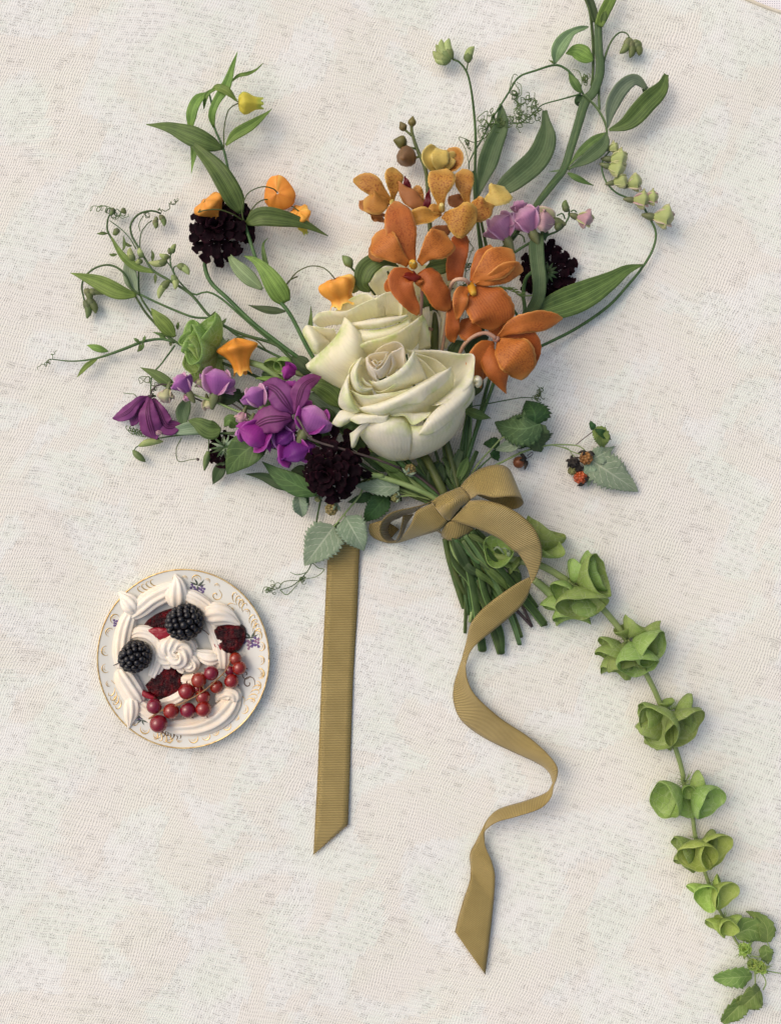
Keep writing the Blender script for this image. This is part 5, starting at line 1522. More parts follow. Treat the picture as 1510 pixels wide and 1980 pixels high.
def lantern(root, base, mouth, R_, mat, lobes=6, amp=.09, prof=None, flare=True):
    """hanging lantern flower: base and mouth are world points"""
    b, m_ = np.asarray(base, float), np.asarray(mouth, float)
    p = prof or [.06, .62, .95, 1.04, 1.0, .9, .76, .62, .52, .5, .6]
    n, sd = 26, 48
    pr = interp(p, n) * R_
    q = np.linspace(0, 1, n)[:, None] ** 1.15 * (m_ - b) + b
    t, fr_ = frames(q)
    th = np.linspace(0, 2 * np.pi, sd, endpoint=False)
    V, UV = [], []
    ph = random.uniform(0, 6)
    for i in range(n):
        u = i / (n - 1)
        k = 1 + amp * (1.2 - u) * np.cos(lobes * th + ph) * (1 if u > .04 else 0) + .05 * np.cos(2 * th + ph)
        s, bb = fr_[i]
        sh = 3.2 * np.maximum(0, np.cos(lobes * th + ph)) * max(0, 1 - abs(u - .12) / .2)
        tipc = np.maximum(0, np.cos(lobes * th + ph)) ** .7
        k = k * (1 + .16 * tipc * max(0, u - .8) / .2) * (1 - .05 * (np.abs(np.cos(lobes * th / 2 + ph / 2 + 1.5708)) < .16) * (1 - u))
        V.append(q[i] + pr[i] * (np.outer(np.cos(th) * k, s) + np.outer(np.sin(th) * k, bb)) + np.outer(R_ * .28 * tipc * max(0, u - .75) / .25 - sh, t[i]))
        UV.append(np.stack([np.full(sd, u), th / 6.2832], 1))
    idx = np.arange(n * sd).reshape(n, sd)
    nx = np.roll(idx, -1, axis=1)
    F = [list(f) for f in np.stack([idx[:-1], nx[:-1], nx[1:], idx[1:]], -1).reshape(-1, 4)]
    return put('flower', (np.vstack(V), F, np.vstack(UV)), M[mat], root, at=b)

# ------------------------------------------------------------------ lantern lily stem, upper left
sa = thing('lantern_lily', 'tall lantern lily stem with glossy green leaves and hanging orange and yellow flowers', 'flower stem', A([(780, 1260, 0)])[0])
stem(sa, np.vstack([A([(548, 385, 40), (575, 500, 40), (582, 620, 38), (652, 790, 38), (700, 1000, 42), (770, 1250, 48), (810, 1345, 50), (900, 1620, 54), (1000, 1830, 56)]), P([(560, 606, 58), (605, 690, 56), (680, 800, 50), (790, 910, 44), (860, 975, 44), (885, 1030, 36)]), ST([(430, 480, 22), (640, 860, 14), (760, 1020, 8)])]), [1.8, 2.2, 2.4, 2.6, 3, 3.4, 3.6, 3.8, 4.2, 4.4, 4.6, 4.8, 5, 5, 5, 5, 5, 5], 110, 10, 'stem')
for args in (
    ([(582, 628), (566, 540), (600, 440), (668, 330), (712, 200), (752, 75)], 72, 'leaf_bright', [.2, .7, .75, .85, 1, .8, .55, .3, .03], [40, 62, 58, 44]),
    ([(535, 375), (470, 420), (428, 500), (412, 620), (425, 740), (438, 800), (415, 965)], 82, 'leaf_bright', [.2, .9, 1, .95, .45, .4, .62, .3, .03], [42, 66, 48, 24, 18]),
    ([(708, 298), (760, 250), (830, 235), (890, 205), (942, 160)], 26, 'leaf_bright', 'lance', [40, 42, 30]),
    ([(565, 345), (620, 338), (690, 375), (756, 445)], 62, 'leaf_bright', 'ellip', [52, 66, 54]),
    ([(510, 495), (515, 430), (545, 372), (640, 332)], 30, 'leaf_bright', 'ellip', [44, 60, 56]),
    ([(648, 785), (520, 735), (390, 680), (250, 628), (88, 605)], 142, 'leaf', [.1, .7, .95, 1, .85, .62, .42, .22, .03], [40, 56, 48, 30]),
    ([(668, 758), (740, 680), (870, 600), (1005, 493)], 78, 'leaf_bright', 'lance', [40, 52, 34]),
    ([(782, 1255), (700, 1090), (600, 930), (480, 800), (348, 682)], 150, 'leaf', [.25, .9, 1, .95, .8, .6, .4, .2, .03], [50, 74, 68, 40]),
    ([(818, 1330), (920, 1280), (1060, 1290), (1230, 1330), (1415, 1420)], 132, 'leaf', [.2, .85, 1, .95, .8, .58, .38, .2, .03], [50, 66, 56, 34]),
    ([(1105, 1905), (1040, 1800), (960, 1680), (880, 1600), (800, 1565)], 150, 'leaf_bright', [.5, .95, 1, .9, .72, .52, .34, .18, .03], [58, 76, 70, 50]),
    ([(935, 1810), (830, 1720), (740, 1630), (672, 1530)], 108, 'leaf_pale', 'lance', [54, 62, 40]),
    ([(990, 1700), (955, 1600), (940, 1490), (976, 1432)], 34, 'leaf', 'lance', [54, 58, 50])):
    leaf(sa, A, args[0], args[1], args[2], args[3], args[4], fold=.22, ruff=.7)
leaf(sa, P, [(552, 602), (520, 600), (480, 590)], 16, 'leaf_dark', 'lance', [54, 48, 34])
leaf(sa, P, [(600, 668), (600, 640), (602, 592)], 10, 'leaf', 'lance', [50, 50, 40])
def lant(fr, base, mouth, R_, mat, ped, **kw):
    b, m_ = fr([base])[0], fr([mouth])[0]
    o = lantern(sa, b, m_, R_ / fr.s, mat, **kw)
    put('pedicel', tubeg(np.vstack([fr(ped), [b]]), [1.4, 1.2, 1.1, 1.2], 30, 7), M['stem_olive'], o)
    return o
lant(A, (762, 450, 46), (925, 452, 40), 74, 'sander_yellow', [(655, 775, 40), (655, 640, 46), (680, 520, 54), (715, 475, 54)], amp=.06, prof=[.06, .6, .9, 1, .98, .9, .78, .66, .58, .52, .48])
lant(A, (520, 1160, 60), (620, 1290, 40), 108, 'sander', [(788, 1305, 54), (720, 1262, 74), (620, 1228, 88), (520, 1232, 92), (468, 1248, 88), (480, 1232, 76)], amp=.13, prof=[.1, .8, 1.05, 1.1, 1, .86, .72, .6, .5, .45, .5])
lant(A, (1045, 1105, 62), (1085, 1130, 16), 112, 'sander_deep', [(800, 1335, 52), (788, 1220, 62), (830, 1110, 74), (930, 1062, 80), (1010, 1075, 74)], amp=.09, lobes=3, prof=[.08, .55, .85, 1.03, 1.04, .98, .9, .8, .7, .6, .6])
lant(A, (1200, 1240, 48), (1240, 1330, 20), 78, 'sander', [(815, 1320, 50), (870, 1210, 56), (950, 1155, 56), (1080, 1170, 40), (1160, 1210, 46)], amp=.1, prof=[.08, .7, 1, 1, .9, .8, .7, .6, .55, .5, .5])
o = lantern(sa, A([(1225, 1340, 22)])[0], A([(1250, 1400, 14)])[0], 36 / 3.775, 'sander_yellow')
lant(G, (330, 150, 112), (390, 320, 98), 112, 'sander', [(60, 130, 60), (0, 160, 60), (-40, 220, 58), (10, 150, 60), (60, 95, 70), (150, 55, 92), (240, 65, 108), (300, 110, 114)], amp=.1, prof=[.3, .85, 1.03, 1.06, 1.04, .98, .9, .78, .66, .66, .8])
lant(E, (285, 55, 66), (335, 295, 56), 112, 'sander_deep', [(520, 150, 50), (440, 70, 56), (330, 40, 66)], amp=.2, lobes=4, prof=[.04, .28, .72, 1.12, 1.08, .86, .7, .58, .5, .46, .5])

# ------------------------------------------------------------------ everlasting pea vine, left
VG = 'climbing pea stems in the bouquet'
va = thing('pea_vine', 'winged green pea vine at the left with curling tendrils and drooping pale buds', 'pea vine', B([(990, 1060, 0)])[0], VG)
BUNCH = lambda z0, sx, sy, ex, ey: np.vstack([P([(560, 690, z0), (700, 830, z0 - 10), (850, 970, 34), (885, 1030, 30)]), ST([(sx, sy, 18), (ex, ey, 8)])])
def taper(a, b, n=10): return list(np.linspace(a, b, n))
# the two thick runners and their hooked tips
stem(va, np.vstack([B([(890, 188, 16), (830, 168, 22), (740, 190, 24), (684, 260, 22), (690, 335, 18), (730, 410, 20), (790, 510, 24), (840, 580, 26), (940, 640, 26), (1100, 745, 28), (1230, 895, 30), (1414, 1000, 34)]), P([(530, 665, 36)]), BUNCH(36, 330, 420, 420, 1000)]), [1.8, 2, 2.2, 2.4, 2.6, 2.8, 3, 3, 3.4, 3.4, 3.2, 3.2, 3.4, 3.4, 3.6, 4, 4, 4.4, 4.4], 120, 10, 'stem')
stem(va, B([(553, 175, 18), (528, 225, 18), (524, 300, 18), (556, 362, 20), (600, 430, 24)]), [1.4, 1.8, 2, 2.4, 2.6], 'stem', 24, 8)
leaf(va, B, [(845, 585), (740, 560), (650, 500), (590, 420), (555, 350)], 56, 'leaf_bright', [.4, .6, .8, 1, .95, .8, .6, .4, .15], [26, 30, 26], name='winged_stem', fold=.3)
stem(va, np.vstack([B([(955, 470, 30), (955, 530, 30), (985, 610, 28), (1050, 690, 26), (1120, 742, 26), (1200, 722, 28), (1290, 760, 28), (1414, 865, 30)]), P([(500, 640, 34)]), BUNCH(36, 380, 500, 470, 1060)]), [1.4, 1.6, 2, 2.2, 2.4, 2.4, 2.6, 2.8, 3, 3, 3, 3, 3, 3, 3], 90, 8)
stem(va, B([(955, 472, 30), (975, 440, 32), (990, 415, 32)]), [1.2, 1.2], 'stem', 8, 7)
stem(va, B([(985, 600, 28), (950, 540, 30), (912, 506, 30), (870, 508, 30)]), [1.5, 1.2], 'stem', 14, 7)
stem(va, B([(975, 585, 28), (980, 552, 32), (1010, 545, 34), (1030, 560, 32)]), [1.3, 1.2], 'stem', 10, 7)
bud(va, B, (975, 455), (992, 395), 18, 'bud', 34)
bud(va, B, (958, 462), (950, 420), 13, 'bud_dark', 30)
bud(va, B, (945, 478), (880, 462), 20, 'bud', 32)
bud(va, B, (925, 508), (808, 520), 25, 'bud', 32, .12)
bud(va, B, (1005, 548), (1082, 605), 26, 'bud', 34)
bud(va, B, (965, 615), (985, 705), 24, 'bud', 36)
bud(va, B, (945, 655), (875, 768), 26, 'bud', 34, -.12)
bud(va, B, (770, 480), (745, 420), 20, 'bud', 30)
bud(va, B, (755, 500), (715, 520), 20, 'bud', 30)
bud(va, B, (710, 500), (680, 420), 24, 'bud', 30)
# leaf behind, hooked bud stalk and the pair of broad leaves
stem(va, B([(745, 742, 26), (690, 700, 28), (655, 620, 30), (600, 562, 32), (525, 538, 30), (440, 560, 24), (370, 620, 16), (350, 690, 12), (362, 760, 12), (385, 850, 10)]), taper(2.4, 1.6), 'stem', 50, 8)
for p0, p1, r in (((370, 710), (405, 790), 26), ((405, 735), (500, 738), 24), ((385, 780), (445, 870), 28), ((365, 790), (385, 905), 26), ((395, 730), (440, 715), 18)):
    bud(va, B, p0, p1, r, 'bud_dark', 12)
leaf(va, B, [(725, 748), (600, 722), (450, 652), (272, 592)], 112, 'leaf_bright', 'lance', [28, 38, 20])
leaf(va, B, [(725, 730), (690, 640), (672, 540), (682, 430)], 98, 'leaf_grey', 'lance', [26, 20, 14])
stem(va, np.vstack([B([(830, 235, 16), (795, 260, 16), (752, 330, 16), (745, 450, 18), (738, 590, 20), (745, 735, 24), (800, 835, 26), (890, 955, 28), (985, 1060, 30)]), P([(400, 690, 30), (520, 740, 32), (680, 840, 30)]), ]), [1, 1.2, 1.6, 2, 2.4, 2.6, 2.8, 3, 3, 3, 3, 3], 80, 8, 'stem_dark')
stem(va, B([(720, 760, 24), (790, 870, 24), (900, 990, 26), (980, 1070, 30)]), [2.2, 2.4, 2.6, 2.6], 'stem_dark', 30, 8)
stem(va, np.vstack([B([(752, 742, 28), (900, 812, 30), (1100, 892, 32), (1230, 905, 34), (1330, 960, 36)]), P([(470, 655, 38), (560, 700, 38)])]), [2, 2.2, 2.2, 2.2, 2.4, 2.4, 2.6], 'stem', 40, 8)
stem(va, B([(770, 200, 16), (740, 260, 14), (748, 310, 14)]), [.9, .9], 'tendril', 12, 6)
# low runner to the far left
stem(va, B([(985, 1065, 30), (890, 1045, 24), (770, 1062, 20), (640, 1112, 18), (500, 1162, 14), (400, 1186, 12), (280, 1196, 10), (152, 1184, 8)]), [2.6, 2.6, 3, 3, 2.4, 1.8, 1.4, 1.], 'stem', 50, 8)
leaf(va, B, [(530, 1130), (455, 1108), (384, 1086)], 48, 'leaf_bright', 'ellip', [16, 22, 14])
leaf(va, B, [(455, 1182), (385, 1228), (315, 1306)], 38, 'leaf_bright', 'ellip', [14, 20, 10])
for (a, b, c_) in (((745, 1068), (720, 1050), (704, 1038)), ((770, 1060), (776, 1040), (780, 1020)), ((770, 1068), (760, 1105), (730, 1135)), ((750, 1075), (745, 1110), (728, 1132)), ((930, 1030), (880, 1010), (832, 998)), ((930, 1045), (900, 1032), (870, 1010)), ((1000, 980), (1005, 950), (1008, 925)), ((960, 1060), (955, 1080), (950, 1090)), ((1225, 905), (1245, 880), (1262, 852)), ((1290, 945), (1320, 925), (1336, 900)), ((630, 440), (640, 400), (632, 335)), ((590, 465), (560, 470), (535, 462)), ((525, 325), (490, 322), (450, 326)), ((830, 515), (835, 470), (825, 435)), ((850, 600), (852, 640), (848, 670)), ((690, 410), (660, 400), (640, 375))):
    leaf(va, B, [a, b, c_], 22, 'leaf', 'lance', [24, 26, 20], name='stipule')
leaf(va, B, [(985, 1030), (920, 950), (860, 885), (822, 832)], 104, 'leaf_bright', 'lance', [32, 46, 34])
stem(va, np.vstack([B([(985, 1088, 34), (900, 1205, 30), (832, 1292, 26), (818, 1420, 30)])]), [1.8, 1.6, 1.4, 1.2], 'stem', 30, 8)
# tendrils
for i, (s_, e_, tn, rd) in enumerate((((555, 165), (400, 150), 3, 8), ((560, 170), (470, 140), 2, 7), ((565, 170), (650, 200), 3, 8), ((555, 200), (590, 210), 2, 6), ((890, 185), (1000, 95), 2.2, 4), ((960, 120), (1005, 95), 2.2, 4), ((890, 170), (870, 150), 1, 3), ((790, 185), (800, 205), 2, 5), ((152, 1184), (60, 1248), 1.6, 4), ((140, 1190), (100, 1225), 2, 4), ((152, 1180), (160, 1122), 1, 4), ((815, 1310), (740, 1335), 2.2, 8), ((730, 1450), (640, 1405), .6, 5), ((820, 1320), (870, 1380), 1.6, 6))):
    tendril(va, coil(B([s_], 14)[0], B([e_], 10)[0], tn, rd, 40 + i), .8)
for (p, q, r) in (((840, 235), (852, 290), 20), ((880, 205), (912, 275), 20), ((560, 150), (540, 200), 16), ((590, 290), (560, 330), 22), ((620, 160), (640, 190), 20), ((855, 210), (838, 260), 14)):
    bud(va, B, p, q, r, 'bud_dark', 18)
stem(va, B([(540, 235, 16), (620, 295, 14), (680, 360, 16), (720, 430, 20)]), [.9, 1, 1, 1.2], 'stem', 20, 6)

# ------------------------------------------------------------------ clematis
CG = 'purple clematis in the bouquet'
def clem(root, fr, rows):
    for row in rows:
        kw = dict(row[3]) if len(row) > 3 else {}
        kw.setdefault('prof', [.18, .42, .62, .8, .95, 1, .95, .7, .12])
        kw.setdefault('fold', -.18)
        put('petal', leafg(fr(row[0], row[2]), row[1] / fr.s, n=26, m=11, ruff=2.8, rag=.06, thick=.8, **kw), M['clematis'], root)
cm1 = thing('clematis', 'nodding purple clematis at the far left, its ribbed petals splayed like a skirt', 'clematis', B([(820, 1430, 0)])[0], CG)
clem(cm1, B, [([(806, 1435), (740, 1465), (660, 1545), (562, 1592)], 92, [30, 40, 26, 12]),
              ([(812, 1440), (750, 1510), (710, 1580), (690, 1640)], 90, [28, 24, 16, 8]),
              ([(812, 1440), (800, 1540), (815, 1630), (850, 1735)], 150, [34, 46, 40, 20]),
              ([(840, 1450), (880, 1540), (930, 1640), (1030, 1625)], 120, [30, 34, 30, 18]),
              ([(835, 1450), (860, 1500), (890, 1560), (900, 1600)], 80, [26, 20, 14, 8])])
put('receptacle', ballg(B([(820, 1436, 32)])[0], 4.5, 12, 8, (1.3, .8, 1)), M['stem_purple'], cm1)
put('stem', tubeg(np.vstack([B([(820, 1434, 32), (830, 1390, 34), (880, 1355, 36), (950, 1362, 34), (1030, 1400, 30), (1200, 1480, 24)]), E([(200, 500, 26), (400, 620, 40), (640, 760, 50)]), P([(640, 880, 34), (780, 940, 30), (860, 990, 32)]), ST([(280, 300, 22), (520, 700, 10)])]), [1.6, 1.6, 1.6, 1.8, 2, 2, 2, 2.2, 2.4, 2.4, 2.4], 70, 8), M['stem_purple'], cm1)
for i in range(5):
    tendril(cm1, coil(B([(660 + 22 * i, 1640 + 8 * i)], 8)[0], B([(700 + 22 * i, 1690 + 4 * i)], 8)[0], 2.2, 5, 300 + i), .8)
cm2 = thing('clematis', 'large purple clematis seen from behind beside the magenta sweet peas and the front rose', 'clematis', E([(725, 625, 0)])[0], CG)
clem(cm2, E, [([(728, 608), (745, 500), (790, 390), (910, 328)], 128, [92, 108, 112, 92], dict(prof=[.2, .45, .8, 1, 1, .9, .75, .5, .1])),
              ([(712, 608), (650, 520), (580, 430), (480, 380)], 180, [92, 106, 104, 84], dict(prof=[.2, .45, .8, 1, 1, .95, .85, .6, .1])),
              ([(700, 635), (600, 640), (500, 655), (385, 725)], 190, [92, 104, 100, 76], dict(prof=[.2, .5, .85, 1, 1, .92, .7, .42, .08])),
              ([(710, 645), (670, 710), (640, 760), (620, 810)], 150, [84, 78, 68, 56])])
put('receptacle', ballg(E([(728, 625, 96)])[0], 6, 12, 8), M['stem_purple'], cm2)
put('stem', tubeg(np.vstack([E([(726, 622, 98), (760, 670, 104), (820, 770, 106), (900, 815, 106), (1050, 858, 104), (1300, 932, 92), (1480, 1000, 74)]), K([(320, 110, 62), (480, 190, 54), (620, 310, 52), (720, 440, 40)]), ST([(360, 300, 26), (640, 620, 16), (1110, 1130, 8)])]), [2.6, 2.2, 2.2, 2.2, 2.2, 2.4, 2.6, 2.8, 2.8, 2.8, 2.8, 3, 3, 3], 80, 8), M['stem_purple'], cm2)
# a closed clematis bud and its little stalk, left
put('bud', tubeg(E([(90, 880, 20), (75, 940, 18), (58, 1020, 12)]), [4, 6.5, 5, 1], 12, 10, 4, .08), M['bud_dark'], cm1)
put('stem', tubeg(E([(90, 885, 20), (92, 820, 22), (110, 760, 24), (260, 740, 30), (420, 750, 40)]), [1.2, 1.2, 1.4, 1.6, 1.8], 24, 7), M['stem'], cm1)
tendril(cm1, B([(1030, 1720, 14), (995, 1800, 10), (1010, 1880, 8), (1090, 1870, 10), (1140, 1862, 10)]), .9)
put('bud', ballg(B([(1142, 1868, 9)])[0], 3.2, 8, 6), M['stem_purple'], cm1)

# ------------------------------------------------------------------ pink sweet peas, left
SG2 = 'sweet pea sprays in the bouquet'
sp1 = thing('sweet_pea', 'sweet pea spray with pale pink and lilac blossoms on the left above the small clematis', 'sweet pea', E([(150, 480, 0)])[0], SG2)
stem(sp1, np.vstack([B([(960, 1352, 34), (1040, 1382, 38), (1130, 1432, 42), (1260, 1475, 46), (1414, 1540, 50)]), E([(320, 590, 52), (620, 760, 56)]), P([(640, 890, 42), (760, 940, 36), (860, 990, 34)]), ST([(250, 300, 22), (480, 700, 12), (440, 1080, 8)])]), [1.6, 2, 2.4, 2.8, 3, 3, 3, 3, 3.4, 3.6, 3.8, 4, 4], 70, 8, 'stem_pale')
pea(sp1, B([(1075, 1400, 52)])[0], 118, 44, 'pea_mauve', 'pea_pink', open_=.35)
pea(sp1, B([(1260, 1410, 56)])[0], 78, 56, 'pea_mauve', 'pea_pink', open_=.95)
pea(sp1, B([(1330, 1400, 50)])[0], 20, 26, 'pea_pink', 'pea_pink', open_=.5)
pea(sp1, B([(1060, 1425, 42)])[0], -70, 18, 'pea_pink', 'pea_faded', open_=.4)
pea(sp1, B([(1205, 1465, 38)])[0], -80, 24, 'pea_white', 'pea_white', open_=.8)
pea(sp1, B([(940, 1395, 40)])[0], -100, 32, 'pea_white', 'pea_white', open_=.35)
pea(sp1, B([(1180, 1370, 44)])[0], 130, 22, 'pea_white', 'pea_pink', open_=.4)
pea(sp1, B([(880, 1660, 22)])[0], -120, 16, 'pea_faded', 'pea_white', open_=.4)
stem(sp1, B([(940, 1395, 40), (950, 1360, 40), (985, 1350, 40), (1030, 1380, 40)]), [1.2, 1.2], 'stem_pale', 14, 7)
for i, (s_, e_) in enumerate((((840, 1420), (880, 1450)), ((850, 1400), (830, 1440)))):
    tangle(sp1, B([s_], 24)[0], 8, 3, 80 + i, 6)
# low pods at the left
stem(sp1, np.vstack([B([(1414, 1692, 30), (1250, 1690, 24), (1060, 1698, 18), (880, 1722, 16), (790, 1750, 14), (720, 1785, 12), (705, 1820, 10)])]), [2.4, 2.2, 2, 1.6, 1.4, 1.2, 1.], 40, 8)
pod(sp1, B([(740, 1775, 14), (790, 1755, 18), (850, 1745, 18), (905, 1745, 12)]), 7.5, 'bud', 'pod')
pod(sp1, B([(700, 1805, 10), (720, 1830, 12), (755, 1860, 12), (785, 1885, 9)]), 7, 'bud_dark', 'pod')
for args in (([(1000, 1392), (930, 1340), (840, 1280), (748, 1238)], 74, 'leaf', 'lance', [30, 34, 18]),
             ([(1050, 1640), (1040, 1560), (1060, 1490), (1080, 1420)], 98, 'leaf_blue', 'ellip', [22, 20, 18]),
             ([(1300, 1660), (1220, 1665), (1140, 1620), (1075, 1600)], 128, 'leaf', 'ovate', [38, 46, 34]),
             ([(1260, 1645), (1120, 1650), (1000, 1670), (890, 1695)], 92, 'leaf_grey', 'lance', [22, 24, 14]),
             ([(1414, 1640), (1360, 1600), (1320, 1640)], 90, 'leaf', 'ovate', [40, 46, 36]),
             ([(1400, 1470), (1330, 1450), (1240, 1440)], 100, 'leaf_dark', 'ellip', [34, 36, 26])):
    leaf(sp1, B, *args)
for args in (([(470, 790), (390, 850), (300, 930), (222, 1048)], 250, 'leaf_pin', 'ovate', [54, 64, 52, 30]),
             ([(205, 950), (170, 1020), (120, 1118)], 90, 'leaf_dark', 'ellip', [22, 20, 10]),
             ([(330, 700), (270, 650), (205, 700)], 70, 'leaf_dark', 'ovate', [30, 36, 26]),
             ([(420, 870), (480, 890), (520, 850)], 30, 'leaf_dark', 'lance', [24, 28, 30]),
             ([(330, 470), (280, 460), (240, 420)], 90, 'leaf_dark', 'ovate', [30, 36, 26])):
    leaf(sp1, E, *args)

# ------------------------------------------------------------------ magenta sweet peas, centre left
sp2 = thing('sweet_pea', 'sweet pea spray with vivid magenta blossoms packed round the large clematis', 'sweet pea', E([(560, 760, 0)])[0], SG2)
pea(sp2, E([(720, 300, 64)])[0], 155, 30, 'pea_magenta', 'pea_magenta', open_=.7)
pea(sp2, E([(470, 540, 84)])[0], 110, 46, 'pea_mauve', 'pea_pink', open_=.8)
pea(sp2, E([(800, 720, 78)])[0], 60, 62, 'pea_mauve', 'pea_magenta', open_=1.)
pea(sp2, E([(500, 700, 72)])[0], -130, 60, 'pea_magenta', 'pea_magenta', open_=1.)
pea(sp2, E([(400, 690, 64)])[0], -100, 42, 'pea_mauve', 'pea_violet', open_=1.)
pea(sp2, E([(600, 720, 62)])[0], -60, 46, 'pea_violet', 'pea_mauve', open_=.9)
pea(sp2, E([(690, 800, 60)])[0], -75, 60, 'pea_violet', 'pea_magenta', open_=1.)
pea(sp2, E([(790, 880, 54)])[0], -10, 30, 'pea_magenta', 'pea_violet', open_=.6)
pea(sp2, E([(345, 600, 60)])[0], -110, 26, 'pea_faded', 'pea_pink', open_=.4)
pea(sp2, E([(680, 470, 72)])[0], 90, 34, 'pea_magenta', 'pea_violet', open_=.8)
stem(sp2, np.vstack([E([(610, 660, 64), (720, 740, 62), (860, 820, 58), (1100, 900, 48)]), P([(720, 910, 40), (800, 950, 38), (865, 990, 38)]), ST([(300, 320, 24), (560, 700, 16), (640, 860, 10)])]), [2.4, 2.6, 2.8, 3, 3, 3, 3, 3, 3, 3], 50, 8)
stem(sp2, E([(480, 830, 44), (620, 870, 46), (800, 930, 44), (1000, 980, 36)]), [2, 2.2, 2.2, 2.2], 'stem', 30, 8)

# ------------------------------------------------------------------ bells of Ireland
def bell(root, base, mouth, R_, mat='bell', flat=.7, lobes=5, openk=1.9, seed=0, sub=True, amp=.17):
    """papery shell-shaped calyx: base and mouth centre are world points; R_ mouth radius in px"""
    rr = np.random.default_rng(seed)
    b, m_ = np.asarray(base, float), np.asarray(mouth, float)
    flat = min(.95, flat * 1.22)
    if m_[2] >= 40:
        m_ = m_ + np.array([0, 0, 14.])
    ax = nrm(m_ - b)
    L = .92 * np.linalg.norm(m_ - b)
    s = np.cross([0, 0, 1.], ax)
    s = nrm(s) if np.linalg.norm(s) > .1 else np.array([1., 0, 0])
    up = np.cross(ax, s)
    roll = rr.uniform(-.5, .5)
    s, up = s * math.cos(roll) + up * math.sin(roll), up * math.cos(roll) - s * math.sin(roll)
    n, sd = 16, 46
    th = np.linspace(0, 2 * np.pi, sd, endpoint=False)
    ph = rr.uniform(0, 6.28)
    w1, w2 = rr.uniform(0, 6.28, 2)
    cusp = np.abs(np.cos(lobes * th / 2 + ph)) ** 1.2
    a2, a3, a5 = rr.uniform(.06, .13), rr.uniform(.03, .07), rr.uniform(.008, .02)
    V, UV = [], []
    for i in range(n):
        u = i / (n - 1)
        r = R_ * 1.17 * (.10 + .90 * (1 - (1 - u) ** openk) * (1 - .05 * max(0, u - .8) / .2))
        k = 1 + amp * .26 * (cusp - .5) * u ** 2 + a2 * u ** 2 * np.sin(2 * th + w1) + a3 * u * u * np.sin(3 * th + w2)
        lift = L * (.035 * u ** 3 * (cusp - .5) + a2 * u ** 3 * np.sin(2 * th + w2) + a5 * u ** 4 * np.sin(7 * th + w2) - .07 * u ** 6)
        V.append(b + np.outer(L * u + lift, ax) + np.outer(r * k * np.cos(th), s) + np.outer(r * k * np.sin(th) * flat, up))
        UV.append(np.stack([th / 6.2832, np.full(sd, u)], 1))
    Pg = np.stack(V)
    Pg = np.concatenate([Pg, Pg[:, :1]], 1)
    UVg = np.concatenate([np.stack(UV), np.stack([np.ones(n), np.linspace(0, 1, n)], 1)[:, None]], 1)
    Pg[..., 2] = np.maximum(Pg[..., 2], 1.2)
    o = put('bell', grid(Pg, .7, uvs=UVg), M[mat], root, at=b)
    return o
bi0 = thing('bells_of_ireland', 'short bells of Ireland stem with frilled cups stacked above the pale pink sweet peas', 'bells of Ireland', E([(60, 160, 0)])[0], 'bells of Ireland in the bouquet')
stem(bi0, np.vstack([E([(20, 140, 30), (160, 175, 36), (400, 232, 46), (540, 292, 48)]), P([(600, 780, 40), (720, 880, 34), (850, 975, 34)]), ST([(250, 280, 22), (460, 620, 14), (620, 900, 8)])]), [5, 6, 6.5, 6.5, 6.5, 6, 6, 6, 6, 6], 50, 12, 'stem_pale')
for i, (bx, by, mx, my, r, z0, z1, fl) in enumerate((
        (1280, 1120, 1140, 960, 150, 40, 62, .5), (1270, 1120, 1090, 1075, 118, 46, 78, .45), (1270, 1130, 1070, 1160, 118, 42, 72, .5),
        (1280, 1150, 1090, 1225, 130, 34, 50, .5), (1300, 1160, 1180, 1290, 120, 28, 30, .6), (1250, 1110, 1050, 1020, 110, 36, 50, .5))):
    bell(bi0, B([(bx, by, z0)])[0], B([(mx, my, z1)])[0], r / B.s, 'bell', fl, seed=500 + i, amp=.22)
for args in (([(1330, 1130), (1290, 1060), (1300, 1010)], 90, 'leaf_pale', 'ovate', [46, 52, 40]),):
    leaf(bi0, B, *args)
for i, (bx, by, mx, my, r, z0, z1) in enumerate(((600, 200, 560, 280, 60, 50, 60), (630, 190, 640, 270, 56, 50, 62))):
    bell(bi0, E([(bx, by, z0)])[0], E([(mx, my, z1)])[0], r / E.s, 'bell', .6, seed=520 + i)
stem(bi0, E([(160, 175, 36), (190, 110, 44), (240, 60, 46)]), [1.5, 1.2], 'stem_pale', 10, 7)

